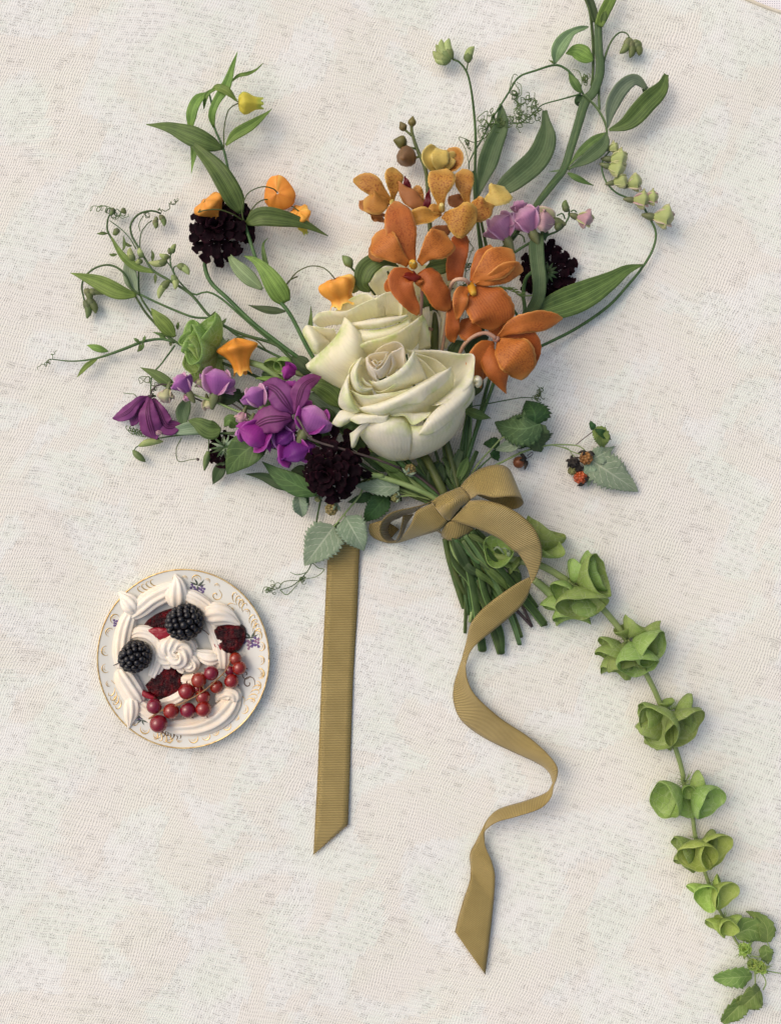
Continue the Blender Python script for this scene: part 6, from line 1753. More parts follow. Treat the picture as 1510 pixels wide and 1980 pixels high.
# ------------------------------------------------------------------ loose foliage tucked behind the flowers
fo1 = thing('foliage_stem', 'dark glossy leaves fanning out to the left of the biggest scabious', 'leaves', E([(700, 1100, 0)])[0], 'leafy stems in the bouquet')
for args in (([(880, 1195), (740, 1130), (600, 1050), (480, 952)], 150, 'leaf_pin', 'lance', [50, 54, 40]),
             ([(720, 1165), (600, 1110), (480, 1060), (355, 1045)], 84, 'leaf_dark', 'lance', [36, 34, 20]),
             ([(850, 1080), (760, 1030), (690, 1020)], 110, 'leaf_dark', 'ellip', [34, 36, 28]),
             ([(1080, 560), (980, 450), (880, 400), (790, 420)], 170, 'leaf', 'ellip', [56, 66, 52]),
             ([(1040, 640), (960, 540), (860, 480), (800, 470)], 130, 'leaf_grey', 'ellip', [48, 50, 40]),
             ([(1000, 700), (920, 640), (850, 640)], 180, 'leaf_dark', 'ellip', [46, 50, 40]),
             ([(960, 800), (900, 720), (870, 640)], 140, 'leaf_pin', 'ellip', [44, 48, 38]),
             ([(850, 290), (780, 260), (700, 180)], 130, 'leaf_dark', 'ellip', [44, 48, 36]),
             ([(600, 420), (560, 350), (470, 360)], 110, 'leaf_dark', 'ovate', [40, 48, 36]),
             ([(520, 360), (500, 320), (485, 295)], 60, 'leaf_dark', 'ovate', [30, 36, 30]),
             ([(460, 560), (360, 500), (280, 500)], 120, 'leaf_dark', 'ellip', [24, 28, 20]),
             ([(700, 880), (600, 800), (480, 780)], 130, 'leaf_dark', 'ellip', [30, 34, 26]),
             ([(1080, 760), (1130, 700), (1200, 720)], 150, 'leaf_dark', 'ovate', [56, 66, 56]),
             ([(1240, 860), (1180, 800), (1120, 720)], 150, 'leaf_dark', 'ellip', [44, 50, 40]),
             ([(1400, 1020), (1300, 940), (1180, 900)], 120, 'leaf_dark', 'lance', [36, 44, 40]),
             ([(1480, 1030), (1380, 960), (1260, 930)], 90, 'leaf', 'lance', [44, 50, 44]),
             ([(420, 540), (560, 560), (660, 640)], 120, 'leaf_dark', 'ellip', [40, 44, 40]),
             ([(430, 345), (560, 348), (690, 352)], 30, 'leaf_bright', 'lance', [52, 56, 48])):
    leaf(fo1, E, *args)
stem(fo1, np.vstack([E([(560, 1080, 24), (880, 1180, 30), (1100, 1150, 30)]), K([(100, 200, 34), (420, 340, 34), (640, 460, 32)]), ST([(280, 300, 20), (470, 700, 12), (560, 1000, 7)])]), [2, 2.6, 3, 3, 3, 3, 3, 3, 3], 40, 8, 'stem_dark')
# vine hanging from the scabious, with a tangle of tendrils at its end
vb = thing('pea_vine', 'thin pea shoot hanging below the grey bramble leaves and ending in a curl of tendrils', 'pea vine', E([(870, 1430, 0)])[0], VG)
stem(vb, np.vstack([E([(1020, 1000, 40), (930, 1180, 22), (895, 1290, 12), (872, 1430, 8), (850, 1640, 8), (830, 1720, 10), (780, 1790, 10), (700, 1860, 8), (610, 1890, 8)])]), [2, 2, 2, 1.8, 1.5, 1.3, 1.1, 1, .8], 60, 8, 'stem_dark')
for i, (pts) in enumerate(([(850, 1695), (890, 1730), (932, 1742), (880, 1790), (800, 1810)], [(810, 1760), (740, 1780), (684, 1762)], [(610, 1890), (660, 1925), (720, 1870), (770, 1800)], [(560, 1880), (500, 1870), (482, 1912)], [(600, 1880), (640, 1830), (740, 1820)])):
    tendril(vb, E(pts, [9, 16, 8]), .85, n=40)
tangle(vb, E([(560, 1875)], 8)[0], 15, 6, 7, 8, r=.7)
tangle(vb, E([(760, 1800)], 8)[0], 10, 5, 9, 8, r=.7)

# ------------------------------------------------------------------ bramble sprig below the scabious
def serrated(root, fr, base, tip, w, mat, z, label=None, n=84, fold=.12, cup=.0, prof='ovate', serr=11, roll=0., bend=0.):
    b, t_ = np.array(base, float), np.array(tip, float)
    sd = np.array([-(t_ - b)[1], (t_ - b)[0]]) * bend
    pts = [tuple(b), tuple(b + (t_ - b) * .35 + sd), tuple(b + (t_ - b) * .7 + sd * .8), tuple(t_)]
    return put('leaf', leafg(fr(pts, z), w / fr.s, prof, n, 11, fold, cup, roll, 1.2, .8, serr, .02), M[mat], root, label=label)
BR = 'bramble sprigs in the bouquet'
br1 = thing('bramble_sprig', 'bramble sprig with two grey-green leaf undersides lying over the top of the straight ribbon tail', 'bramble', E([(1050, 1400, 0)])[0], BR)
serrated(br1, E, (1003, 1425), (788, 1712), 300, 'rasp_back', [30, 36, 30, 14], prof=[.15, .85, 1, .98, .86, .68, .46, .25, .03], serr=13)
serrated(br1, E, (1088, 1358), (1225, 1602), 235, 'rasp_back', [32, 38, 34, 22], prof=[.15, .85, 1, .98, .9, .74, .52, .28, .04], serr=12)
serrated(br1, E, (1020, 1400), (1070, 1520), 120, 'rasp_dark', [20, 20, 14])
stem(br1, np.vstack([E([(1003, 1428, 30), (1060, 1360, 32), (1110, 1300, 34), (1190, 1205, 36)]), K([(60, 200, 36), (300, 300, 36), (600, 420, 34)]), ST([(250, 300, 22), (400, 620, 12), (445, 1060, 7)])]), [1.4, 1.8, 1.8, 1.8, 2, 2.2, 2.4, 2.6, 2.6, 2.6], 44, 8, 'stem_pale')
stem(br1, E([(1088, 1360, 32), (1085, 1335, 32), (1110, 1300, 34)]), [1.3, 1.5], 'stem_pale', 10, 7)
serrated(br1, E, (745, 1190), (775, 1358), 120, 'rasp_back', [24, 28, 22, 12], prof='ellip', serr=8, fold=.5)
serrated(br1, E, (780, 1190), (820, 1280), 60, 'rasp_dark', [18, 16, 10])
serrated(br1, E, (1480, 1140), (1160, 1130), 150, 'rasp_back', [52, 56, 46, 40], prof=[.3, .8, 1, .95, .85, .7, .5, .3, .05])
serrated(br1, E, (1390, 1200), (1215, 1400), 170, 'rasp_dark', [30, 36, 26, 12], prof=[.3, .8, 1, 1, .9, .74, .5, .26, .04])
serrated(br1, E, (1290, 1200), (1100, 1250), 80, 'rasp_dark', [26, 30, 22, 16])
serrated(br1, E, (1400, 1180), (1500, 1240), 100, 'rasp_dark', [24, 26, 22, 16])
M['rasp_unripe'] = berrymat('unripe_berry', (108, 96, 56), (146, 126, 76), .5, .1)
M['rasp_green'] = berrymat('green_berry', (112, 116, 66), (146, 148, 92), .5, .1)
M['rasp_brown'] = berrymat('dry_berry', (118, 72, 36), (150, 100, 52), .5, .1)
M['rasp_red'] = berrymat('red_berry', (150, 44, 22), (176, 70, 34), .4, .3)
M['rasp_black'] = berrymat('withered_berry', (26, 22, 18), (52, 44, 34), .7, 0)
def hip(root, c, r, mat, cal=True, d=(0, 0, 1), lumps=True):
    """small bramble fruit: druplets on a core, with withered sepals (one part with sub-parts)"""
    c = np.asarray(c, float)
    d = nrm(np.asarray(d, float))
    o = put('berry', ballg(c, r * .86, 14, 10), M[mat], root, at=c)
    if lumps:
        prt = []
        for i in range(26):
            zc = 1 - 2 * (i + .5) / 26
            a = i * 2.39996
            q = math.sqrt(1 - zc * zc)
            prt.append(ballg(c + np.array([q * math.cos(a), q * math.sin(a), zc]) * r * .82, r * .3, 7, 5))
        put('drupelets', join(prt), M[mat], o)
    if cal:
        a1 = nrm(np.cross(d, [.3, .5, .9])); a2 = np.cross(d, a1)
        for k_ in range(5):
            a = k_ * 1.2566
            x = a1 * math.cos(a) + a2 * math.sin(a)
            put('sepal', leafg(np.array([c + d * r * .8, c + d * r * .9 + x * r * .7, c + d * r * .5 + x * r * 1.5]), r * .55, 'lance', 7, 3, .2), M['rasp_back' if mat in ('rasp_unripe', 'rasp_green') else 'rasp_black'], o)
    return o
hip(br1, K([(392, 115, 72)])[0], 10, 'rasp_unripe', d=(-.3, -.6, .3))
stem(br1, K([(430, 150, 66), (520, 225, 60), (630, 318, 52)]), [2, 2, 2], 'stem_purple', 14, 8)
hip(br1, K([(268, 345, 50)])[0], 8, 'rasp_green', d=(.8, 0, .3))
stem(br1, K([(300, 335, 48), (420, 330, 46), (560, 362, 42)]), [1.5, 1.6, 1.6], 'stem_pale', 14, 7)
hip(br1, E([(985, 1300, 36)])[0], 12, 'rasp_unripe', d=(.4, .6, .2))
hip(br1, E([(885, 1225, 30)])[0], 6, 'rasp_green', d=(.4, .6, .2))

# ------------------------------------------------------------------ big winged pea vine, top right
vr = thing('pea_vine', 'broad winged pea stem running off the top edge, with strap leaves and tendrils', 'pea vine', D([(930, 560, 0)])[0], VG)
def ribbonstem(root, fr, pts, w, mat, z, name='winged_stem', prof=None):
    return put(name, leafg(fr(pts, z), w / fr.s, prof or [.6, .8, .9, 1, 1, 1, 1, 1, .9], 50, 7, .12, -.25, 0, .3, 2.4), M[mat], root)
ribbonstem(vr, D, [(600, 1290), (660, 1190), (760, 1060), (815, 985), (860, 850), (900, 720), (940, 590), (985, 540), (1020, 450), (1028, 380), (1018, 280), (1015, 130)], 54, 'leaf_blue', [24, 24, 22, 22, 22, 22, 22, 24, 26, 26, 26, 28], prof=[.5, .7, .8, .82, .9, .95, 1, 1, .95, .9, .8])
stem(vr, np.vstack([D([(1014, 150, 26), (1022, 300, 24), (1028, 420, 22), (985, 540, 20), (935, 600, 20), (880, 800, 20), (820, 980, 20), (700, 1120, 22), (610, 1260, 24)]), C([(1290, 590, 26), (1130, 800, 26), (1010, 1000, 26), (900, 1600, 22)]), P([(905, 860, 24), (880, 950, 28), (878, 1030, 26)]), ST([(360, 460, 20), (620, 800, 10), (760, 1180, 8)])]), [2.4, 2.6, 3, 3, 3, 3, 3, 3, 3, 3.4, 3.6, 4, 4.4, 4.8, 5, 5, 5.5, 5.5, 5.5], 120, 10, 'stem_blue')
leaf(vr, D, [(1018, 150), (1050, 70), (1085, 0), (1120, -90)], 66, 'leaf_bright', 'strap', [30, 34, 30])
leaf(vr, D, [(1035, 140), (1050, 80), (1040, 60)], 40, 'leaf', 'lance', [30, 34, 30])
leaf(vr, D, [(1002, 130), (985, 60), (965, 0), (945, -60)], 44, 'leaf_dark', 'strap', [28, 28, 24])
stem(vr, D([(930, -30, 18), (965, 60, 18), (980, 180, 18), (986, 300, 18), (984, 430, 20), (975, 500, 20)]), [3, 3, 3, 2.8, 2.6, 2.4], 40, 8, 'stem_dark')
# hooked stalk with hanging buds
stem(vr, D([(1022, 640, 18), (1020, 520, 18), (1040, 400, 18), (1062, 310, 18), (1095, 235, 20), (1140, 190, 22), (1182, 196, 22), (1206, 240, 20)]), [2.4, 2.4, 2.4, 2.2, 2, 1.8, 1.5, 1.2], 50, 8)
for p0, p1, r in (((1185, 225), (1140, 312), 24), ((1190, 225), (1190, 290), 20), ((1195, 240), (1200, 338), 24), ((1215, 250), (1268, 275), 20), ((1225, 255), (1255, 325), 24)):
    bud(vr, D, p0, p1, r, 'bud_dark', 18)
# right branch
stem(vr, D([(925, 548, 24), (1000, 622, 24), (1048, 700, 24), (1066, 770, 24), (1050, 830, 22), (960, 900, 20), (840, 990, 20)]), [2.4, 2.4, 2.4, 2.4, 2.4, 2.6, 2.8], 40, 8, 'stem_blue')
leaf(vr, D, [(1078, 760), (1190, 715), (1300, 600), (1380, 520), (1412, 435)], 112, 'leaf', [.12, .5, .85, 1, 1, .98, .8, .5, .25], [26, 36, 34, 20], m=9)
leaf(vr, D, [(1070, 745), (1090, 620), (1150, 515), (1230, 465), (1300, 520)], 92, 'leaf_grey', [.12, .5, .85, 1, 1, .9, .7, .45, .2], [26, 30, 36, 34, 20], roll=.4)
leaf(vr, D, [(1272, 520), (1290, 530), (1305, 535)], 30, 'leaf_dark', 'ellip', [12, 12, 8])
leaf(vr, D, [(1065, 775), (1040, 850), (960, 920), (845, 985)], 84, 'leaf_blue', 'ellip', [26, 30, 24])
leaf(vr, D, [(1062, 775), (980, 830), (900, 900), (840, 975)], 56, 'leaf', 'lance', [24, 26, 22])
leaf(vr, D, [(835, 1010), (900, 1045), (988, 1085)], 34, 'leaf', 'lance', [18, 20, 12])
leaf(vr, D, [(815, 990), (770, 998), (725, 1003)], 12, 'leaf_pale', 'lance', [20, 20, 14], name='stipule')
leaf(vr, D, [(925, 560), (895, 590), (900, 620)], 50, 'leaf_dark', 'ovate', [20, 20, 12], name='stipule')
# left branch with paired leaves and tendrils
stem(vr, D([(925, 546, 26), (880, 460, 26), (830, 405, 26), (762, 380, 26), (650, 412, 24), (550, 452, 22), (490, 545, 20), (405, 680, 18), (335, 815, 18), (290, 890, 18), (262, 950, 20), (262, 985, 22)]), [2.2, 2.2, 2.2, 2.2, 2, 2, 1.9, 1.8, 1.7, 1.6, 1.4, 1.2], 80, 8)
stem(vr, D([(915, 548, 24), (800, 580, 20), (690, 612, 16), (640, 660, 14), (560, 715, 12), (500, 712, 12)]), [1.8, 1.5, 1.3, 1.1, 1, .9], 40, 7)
leaf(vr, D, [(762, 372), (785, 280), (860, 190), (960, 155)], 84, 'leaf_pale', [.12, .7, 1, .95, .75, .5, .4, .3, .05], [26, 40, 38, 24], fold=.4)
leaf(vr, D, [(985, 352), (940, 330), (880, 300), (825, 312)], 106, 'leaf_bright', 'ellip', [28, 32, 20])
leaf(vr, D, [(915, 540), (880, 490), (840, 420)], 52, 'leaf', 'lance', [28, 32, 24])
leaf(vr, D, [(760, 375), (745, 360), (725, 350)], 12, 'leaf', 'lance', [26, 26, 20], name='stipule')
leaf(vr, D, [(415, 1130), (540, 1040), (660, 930), (712, 800), (702, 645)], 138, 'leaf_blue', [.35, .8, .95, 1, 1, .95, .8, .4, .2], [40, 44, 36, 26, 20], m=9)
leaf(vr, D, [(295, 1175), (350, 1010), (400, 860), (450, 730), (445, 605)], 112, 'leaf_blue', [.15, .4, .7, 1, 1, .9, .75, .5, .1], [34, 30, 26, 20, 14], fold=.4)
for i, (c_, R_, n_) in enumerate((((400, 740), 30, 8), ((370, 690), 26, 6), ((440, 750), 22, 6), ((540, 700), 22, 7), ((560, 640), 22, 4), ((530, 590), 22, 4), ((655, 625), 18, 5), ((930, 480), 12, 5), ((640, 690), 20, 3), ((255, 850), 10, 3), ((620, 600), 18, 3))):
    tangle(vr, D([c_], 12)[0], R_, n_, 100 + 17 * i, 14, r=.85)
for i, pts in enumerate(([(545, 455), (500, 540), (560, 560), (565, 500), (540, 480)], [(400, 780), (300, 830), (240, 810), (200, 803), (240, 870), (262, 960)], [(905, 545), (920, 480), (905, 420), (870, 405)], [(480, 720), (560, 720), (600, 690), (690, 640)], [(490, 545), (520, 440), (545, 440)], [(520, 640), (590, 600), (600, 660)])):
    tendril(vr, D(pts, [14, 22, 14]), .85, n=46)

# ------------------------------------------------------------------ slim stems rising behind the orchids
sl = thing('pea_vine', 'slim dark pea stem topped by pale green closed buds, left of the big vine', 'pea vine', D([(300, 900, 0)])[0], VG)
stem(sl, np.vstack([D([(165, 345, 18), (205, 362, 18), (248, 420, 18), (272, 510, 18), (290, 650, 20), (300, 800, 24), (297, 980, 32), (300, 1170, 44), (330, 1500, 52)]), P([(935, 620, 44), (915, 740, 36), (890, 880, 30), (880, 960, 32), (885, 1040, 26)]), ST([(340, 420, 20), (480, 700, 12), (560, 1100, 8)])]), [1.8, 2.2, 2.6, 2.8, 2.8, 3, 3.2, 3.4, 3.6, 3.8, 4, 4, 4, 4, 4, 4, 4], 90, 9, 'stem_dark')
stem(sl, D([(248, 410, 18), (255, 370, 20)]), [1.6, 1.4], 8, 7, 'stem')
for p0, p1, r in (((150, 345), (52, 300), 28), ((155, 340), (100, 230), 28), ((165, 335), (145, 225), 28), ((140, 352), (60, 340), 22), ((150, 330), (70, 260), 20)):
    bud(sl, D, p0, p1, r, 'bud', 20)
bud(sl, D, (262, 360), (292, 272), 26, 'bud', 22)
for p in (([(345, 1500, 50), (320, 1350, 50), (298, 1180, 44), (286, 1000, 36)]), ([(375, 1500, 48), (350, 1380, 48), (322, 1240, 46)])):
    stem(sl, D(p), [3.4, 3, 2.4], 30, 8, 'stem_dark')
for i in range(4):
    tangle(sl, C([(870 - 6 * i, 850 + 120 * i)], 60)[0], 12, 4, 200 + i, 20, r=.8)
for pts in ([(850, 1040), (860, 960), (900, 850)], [(880, 820), (905, 860), (870, 880)], [(830, 1300), (860, 1320), (880, 1250)]):
    tendril(sl, C(pts, [80, 90, 80]), .8, n=30)

# ------------------------------------------------------------------ pink pea spray, right
sp3 = thing('sweet_pea', 'sweet pea spray with dusty pink and fading greenish blossoms right of the gold orchids', 'sweet pea', J([(400, 400, 0)])[0], SG2)
stem(sp3, np.vstack([J([(668, 130, 44), (682, 200, 44), (660, 260, 44), (610, 320, 44), (520, 358, 46), (400, 410, 48), (270, 492, 50)]), C([(1040, 980, 44), (900, 1300, 36), (870, 1650, 24)]), P([(900, 860, 26), (882, 960, 30), (885, 1040, 24)]), ST([(360, 400, 20), (560, 640, 12), (720, 960, 8)])]), [1.4, 2, 2.4, 2.6, 2.8, 3, 3, 3, 3.2, 3.4, 3.6, 3.8, 4, 4, 4, 4], 70, 8)
pea(sp3, J([(215, 370, 56)])[0], 120, 54, 'pea_pink', 'pea_pink', open_=.9)
pea(sp3, J([(160, 340, 58)])[0], 140, 24, 'pea_pink', 'pea_pink', open_=.9)
pea(sp3, J([(320, 200, 44)])[0], 100, 30, 'pea_pink', 'pea_pink', open_=.5)
pea(sp3, J([(400, 320, 60)])[0], 120, 54, 'pea_pink', 'pea_pink', open_=.75)
pea(sp3, J([(560, 250, 52)])[0], 165, 46, 'pea_faded', 'pea_white', open_=.55)
pea(sp3, J([(745, 230, 44)])[0], -25, 36, 'pea_faded', 'pea_green', open_=.5)
bud(sp3, J, (600, 320), (630, 250), 26, 'bud_dark', 52)
bud(sp3, J, (672, 180), (655, 100), 26, 'bud_dark', 48)
stem(sp3, J([(690, 185, 44), (715, 175, 46), (735, 190, 46)]), [1.4, 1.2], 10, 7)
stem(sp3, J([(650, 240, 44), (630, 200, 50), (590, 215, 52)]), [1.5, 1.3], 10, 7)
stem(sp3, J([(500, 365, 46), (490, 320, 54), (450, 300, 58), (420, 310, 58)]), [1.5, 1.3], 12, 7)
stem(sp3, J([(355, 412, 48), (345, 370, 52), (310, 350, 54), (260, 370, 54)]), [1.5, 1.3], 12, 7)
stem(sp3, J([(200, 480, 30), (240, 420, 30), (300, 340, 32), (420, 170, 30)]), [4, 4, 3.6, 3.4], 20, 9, 'stem_dark')
leaf(sp3, J, [(375, 945), (450, 830), (462, 700), (448, 560), (440, 430), (470, 345)], 112, 'leaf_blue', [.5, .75, .8, .85, .9, .92, .95, .9, .5], [34, 56, 64, 62, 58, 50], m=9, fold=.15)
leaf(sp3, J, [(470, 345), (500, 330), (505, 400)], 50, 'leaf_dark', 'ellip', [50, 52, 40])

# ------------------------------------------------------------------ long curved stem with hanging green pods, far right
gp = thing('pea_vine', 'long curved pea stem at the right hung with greenish fading blossoms', 'pea vine', J([(1150, 670, 0)])[0], VG)
stem(gp, np.vstack([D([(1085, 880, 22), (1048, 925, 22), (1036, 980, 22), (1060, 1060, 20), (1120, 1125, 20), (1210, 1165, 20), (1270, 1200, 20)]), J([(1275, 250, 18), (1312, 340, 16), (1290, 460, 14), (1215, 590, 12), (1110, 720, 12), (960, 880, 14), (720, 1045, 18), (440, 1185, 26)]), C([(1240, 1530, 30), (1080, 1620, 32)]), P([(940, 780, 30), (905, 880, 30), (885, 960, 32), (890, 1040, 26)]), ST([(420, 420, 20), (700, 760, 12), (960, 1130, 8)])]), [1.4, 1.6, 1.8, 2, 2.2, 2.4, 2.6, 2.8, 3, 3, 3, 3, 3.2, 3.4, 3.6, 3.8, 4, 4, 4, 4, 4, 4, 4.5, 4.5], 140, 10)
for (x, y, a, sz, m1, m2) in ((1080, 870, 10, 22, 'pea_green', 'pea_green'), (1095, 930, -5, 36, 'pea_green', 'pea_green'), (1085, 975, -20, 36, 'pea_green', 'pea_green'), (1110, 1065, 10, 30, 'pea_green', 'pea_green'), (1190, 1085, 0, 32, 'pea_green', 'pea_white'), (1225, 1170, -10, 36, 'pea_green', 'pea_faded'), (1290, 1160, -5, 30, 'pea_green', 'pea_faded'), (1345, 1270, -15, 44, 'pea_green', 'pea_white')):
    pea(gp, D([(x, y, 26)])[0], a, sz, m1, m2, open_=.5)
leaf(gp, J, [(430, 925), (580, 880), (780, 800), (980, 690), (1100, 610), (1218, 573)], 215, 'leaf', [.3, .8, .98, 1, .9, .7, .5, .3, .05], [44, 44, 34, 24, 18], m=11, fold=.15)
# fine shoot with a pale green tip near the orchid
stem(gp, J([(60, 740, 60), (160, 735, 62), (240, 745, 60)]), [1.3, 1.3], 16, 7, 'stem_pale')
for i in range(14):
    a = random.uniform(-.7, .7)
    s_ = J([(170 + i * 12, 730 + i * 5, 62)])[0]
    put('shoot_tip', leafg(np.array([s_, s_ + [6 * math.cos(a), 6 * math.sin(a), 3], s_ + [12 * math.cos(a) + 2, 12 * math.sin(a) - 2, 0]]), 3.2, 'lance', 6, 3, .2), M['nettle'], gp)
tendril(gp, J([(330, 800, 58), (380, 800, 58), (430, 795, 58)]), 1.3, 'stem_pale', 16)
stem(gp, J([(150, 740, 36), (220, 820, 34), (280, 910, 32), (320, 975, 30)]), [2.4, 2.6, 2.6], 24, 8)
# leaves behind orchids
fo2 = thing('foliage_stem', 'green rose leaves between the orchids and the back rose', 'leaves', C([(330, 960, 0)])[0], 'leafy stems in the bouquet')
for args in (([(250, 1130), (200, 1080), (230, 980), (330, 930), (430, 970)], 120, 'leaf', 'ellip', [90, 100, 104, 96]),
             ([(600, 980), (680, 970), (750, 960), (790, 1000)], 100, 'leaf', 'ellip', [92, 104, 92]),
             ([(140, 1140), (160, 1080), (200, 1010)], 80, 'leaf_pale', 'ellip', [84, 90, 80]),
             ([(640, 1250), (600, 1200), (580, 1130)], 70, 'leaf', 'ellip', [86, 96, 80]),
             ([(570, 1230), (600, 1160), (640, 1110)], 60, 'leaf_dark', 'lance', [76, 84, 76]),
             ([(680, 1140), (740, 1110), (800, 1100)], 40, 'leaf', 'lance', [70, 76, 70]),
             ([(880, 1550), (930, 1450), (1000, 1420)], 150, 'leaf_dark', 'ellip', [50, 60, 50]),
             ([(760, 1560), (800, 1480), (840, 1440)], 90, 'leaf_dark', 'ellip', [44, 54, 44]),
             ([(910, 1790), (930, 1700), (920, 1640)], 80, 'leaf_dark', 'ellip', [40, 44, 40])):
    leaf(fo2, C, *args)
stem(fo2, C([(105, 950, 96), (150, 1000, 94), (185, 1035, 92), (240, 1100, 88), (280, 1150, 80)]), [1.8, 2, 2, 2, 2], 24, 8, 'stem_dark')
put('bud', tubeg(C([(72, 900, 94), (95, 925, 97), (118, 955, 97), (130, 975, 95)]), [1, 7, 9, 3], 14, 10, 5, .08), M['bud_dark'], fo2)
stem(fo2, np.vstack([C([(360, 1000, 90), (380, 1060, 84), (390, 1120, 70)]), G([(900, 900, 30)]), P([(850, 900, 26), (870, 1000, 26)]), ST([(330, 380, 18), (540, 760, 10)])]), [2, 2, 2, 3, 3, 3, 3, 3], 30, 8, 'stem_dark')
for args in (([(1270, 1100), (1370, 1140), (1470, 1165)], 74, 'leaf', 'lance', [60, 62, 44]),):
    leaf(fo2, G, *args)
for args in (([(880, 1680, 24), (850, 1640, 30)], 40, 'leaf_dark', 'ellip', None),):
    pass

# ------------------------------------------------------------------ bramble sprig, right
br2 = thing('bramble_sprig', 'bramble sprig on the right with ripening berries and one large silvery leaf underside', 'bramble', Q([(650, 600, 0)])[0], BR)
stem(br2, np.vstack([Q([(990, 640, 16), (950, 600, 18), (880, 580, 20), (700, 578, 22), (560, 604, 24), (420, 650, 26), (280, 720, 28), (120, 800, 30)]), P([(900, 935, 32), (880, 980, 32), (885, 1040, 26)]), ST([(420, 360, 20), (760, 700, 12), (900, 960, 8)])]), [1.2, 1.4, 1.7, 2, 2, 2, 2, 2.2, 2.4, 2.4, 2.4, 2.4, 2.4, 2.4], 70, 8, 'stem_pale')
stem(br2, Q([(905, 576, 20), (980, 515, 22), (1060, 455, 24)]), [.9, .9, .9], 16, 7, 'stem_purple')
stem(br2, Q([(700, 580, 22), (800, 605, 20), (880, 640, 18), (960, 665, 18)]), [1.2, 1, 1], 18, 7, 'stem_pale')
stem(br2, Q([(720, 585, 22), (830, 610, 20), (870, 660, 18), (905, 690, 16)]), [1, .9, .9], 18, 7, 'stem_pale')
stem(br2, np.vstack([Q([(0, 835, 30), (80, 720, 34), (180, 610, 40), (275, 515, 44), (360, 510, 46)])]), [2, 1.8, 1.6, 1.5, 1.3], 30, 8, 'stem_pale')
stem(br2, Q([(10, 840, 26), (110, 740, 28), (190, 670, 26)]), [1.6, 1.5, 1.4], 16, 8)
serrated(br2, Q, (600, 395), (205, 385), 320, 'rasp_top', [60, 70, 50, 24], prof=[.4, .85, 1, 1, .92, .76, .54, .3, .05], serr=14, cup=-.25, bend=-.12)
serrated(br2, Q, (545, 405), (470, 200), 300, 'rasp_dark', [62, 70, 60, 40], prof=[.3, .75, 1, 1, .9, .7, .5, .3, .05], serr=11, cup=-.3, bend=.15)
serrated(br2, Q, (600, 400), (600, 640), 280, 'rasp_top', [58, 52, 34, 16], prof=[.3, .7, .95, 1, .95, .8, .6, .35, .05], serr=11, cup=-.2, bend=.1)
serrated(br2, Q, (540, 470), (215, 620), 120, 'rasp_back', [56, 54, 42, 30], prof=[.3, .7, .9, .8, .9, 1, .8, .5, .1], serr=10, fold=.4, bend=-.06)
serrated(br2, Q, (460, 480), (270, 500), 150, 'rasp_back', [40, 46, 40, 30], prof='ellip', fold=.3)
serrated(br2, Q, (500, 540), (360, 580), 110, 'rasp_dark', [36, 40, 34, 24], prof='ellip', fold=.3)
serrated(br2, Q, (250, 560), (105, 570), 110, 'rasp_dark', [22, 26, 20, 12], prof='ovate', serr=7)
serrated(br2, Q, (190, 620), (240, 715), 90, 'rasp_dark', [20, 20, 16, 10], prof='ovate', serr=7)
serrated(br2, Q, (1060, 450), (1025, 372), 60, 'rasp_dark', [26, 30, 20], prof='ovate')
serrated(br2, Q, (1062, 440), (1130, 610), 150, 'nettle', [28, 32, 26, 12], prof=[.4, .75, .95, 1, .9, .7, .5, .3, .1], serr=9, fold=.3, bend=-.15)
serrated(br2, Q, (1065, 440), (1205, 530), 70, 'rasp_dark', [30, 36, 26, 14], prof='ellip', serr=9, fold=.4)
serrated(br2, Q, (1035, 712), (1435, 978), 330, 'rasp_back', [14, 20, 14, 6], prof=[.25, .9, 1, .96, .82, .64, .46, .26, .03], serr=13, fold=.1, label='large silvery green leaf underside')
serrated(br2, Q, (1040, 705), (1240, 590), 170, 'rasp_back', [14, 20, 12, 6], prof=[.2, .8, 1, .9, .7, .5, .3, .15, .03], serr=9)
serrated(br2, Q, (1025, 725), (1010, 935), 120, 'rasp_back', [14, 18, 12, 6], prof=[.2, .8, 1, .9, .8, .6, .4, .2, .03], serr=8)
hip(br2, Q([(412, 728, 14)])[0], 13.5, 'rasp_brown', d=(.8, .3, .3), lumps=False)
stem(br2, Q([(460, 700, 14), (500, 685, 14), (530, 660, 12), (525, 640, 12), (485, 672, 14)]), [.7, .7, .7], 20, 6, 'stem_purple')
hip(br2, Q([(990, 692, 22)])[0], 12.5, 'rasp_brown', d=(.1, .9, .2))
hip(br2, Q([(940, 860, 14)])[0], 12.5, 'rasp_red', d=(.6, -.6, .1))
hip(br2, Q([(870, 800, 12)])[0], 8.5, 'rasp_green', cal=False)
hip(br2, Q([(885, 735, 16)])[0], 11, 'rasp_black', d=(-.5, .4, .5))
hip(br2, Q([(925, 780, 16)])[0], 7, 'rasp_black', d=(.3, -.4, .5))
tendril(br2, np.vstack([Q([(-20, 252, 50), (120, 230, 44), (300, 195, 34), (450, 172, 26), (560, 178, 20), (600, 190, 18)])]), 1.1, 'stem', 40)
tangle(br2, Q([(585, 155)], 16)[0], 13, 7, 31, 10, r=.8)
tendril(br2, Q([(600, 150, 18), (600, 110, 16), (565, 68, 12)]), .7, 'tendril', 20)

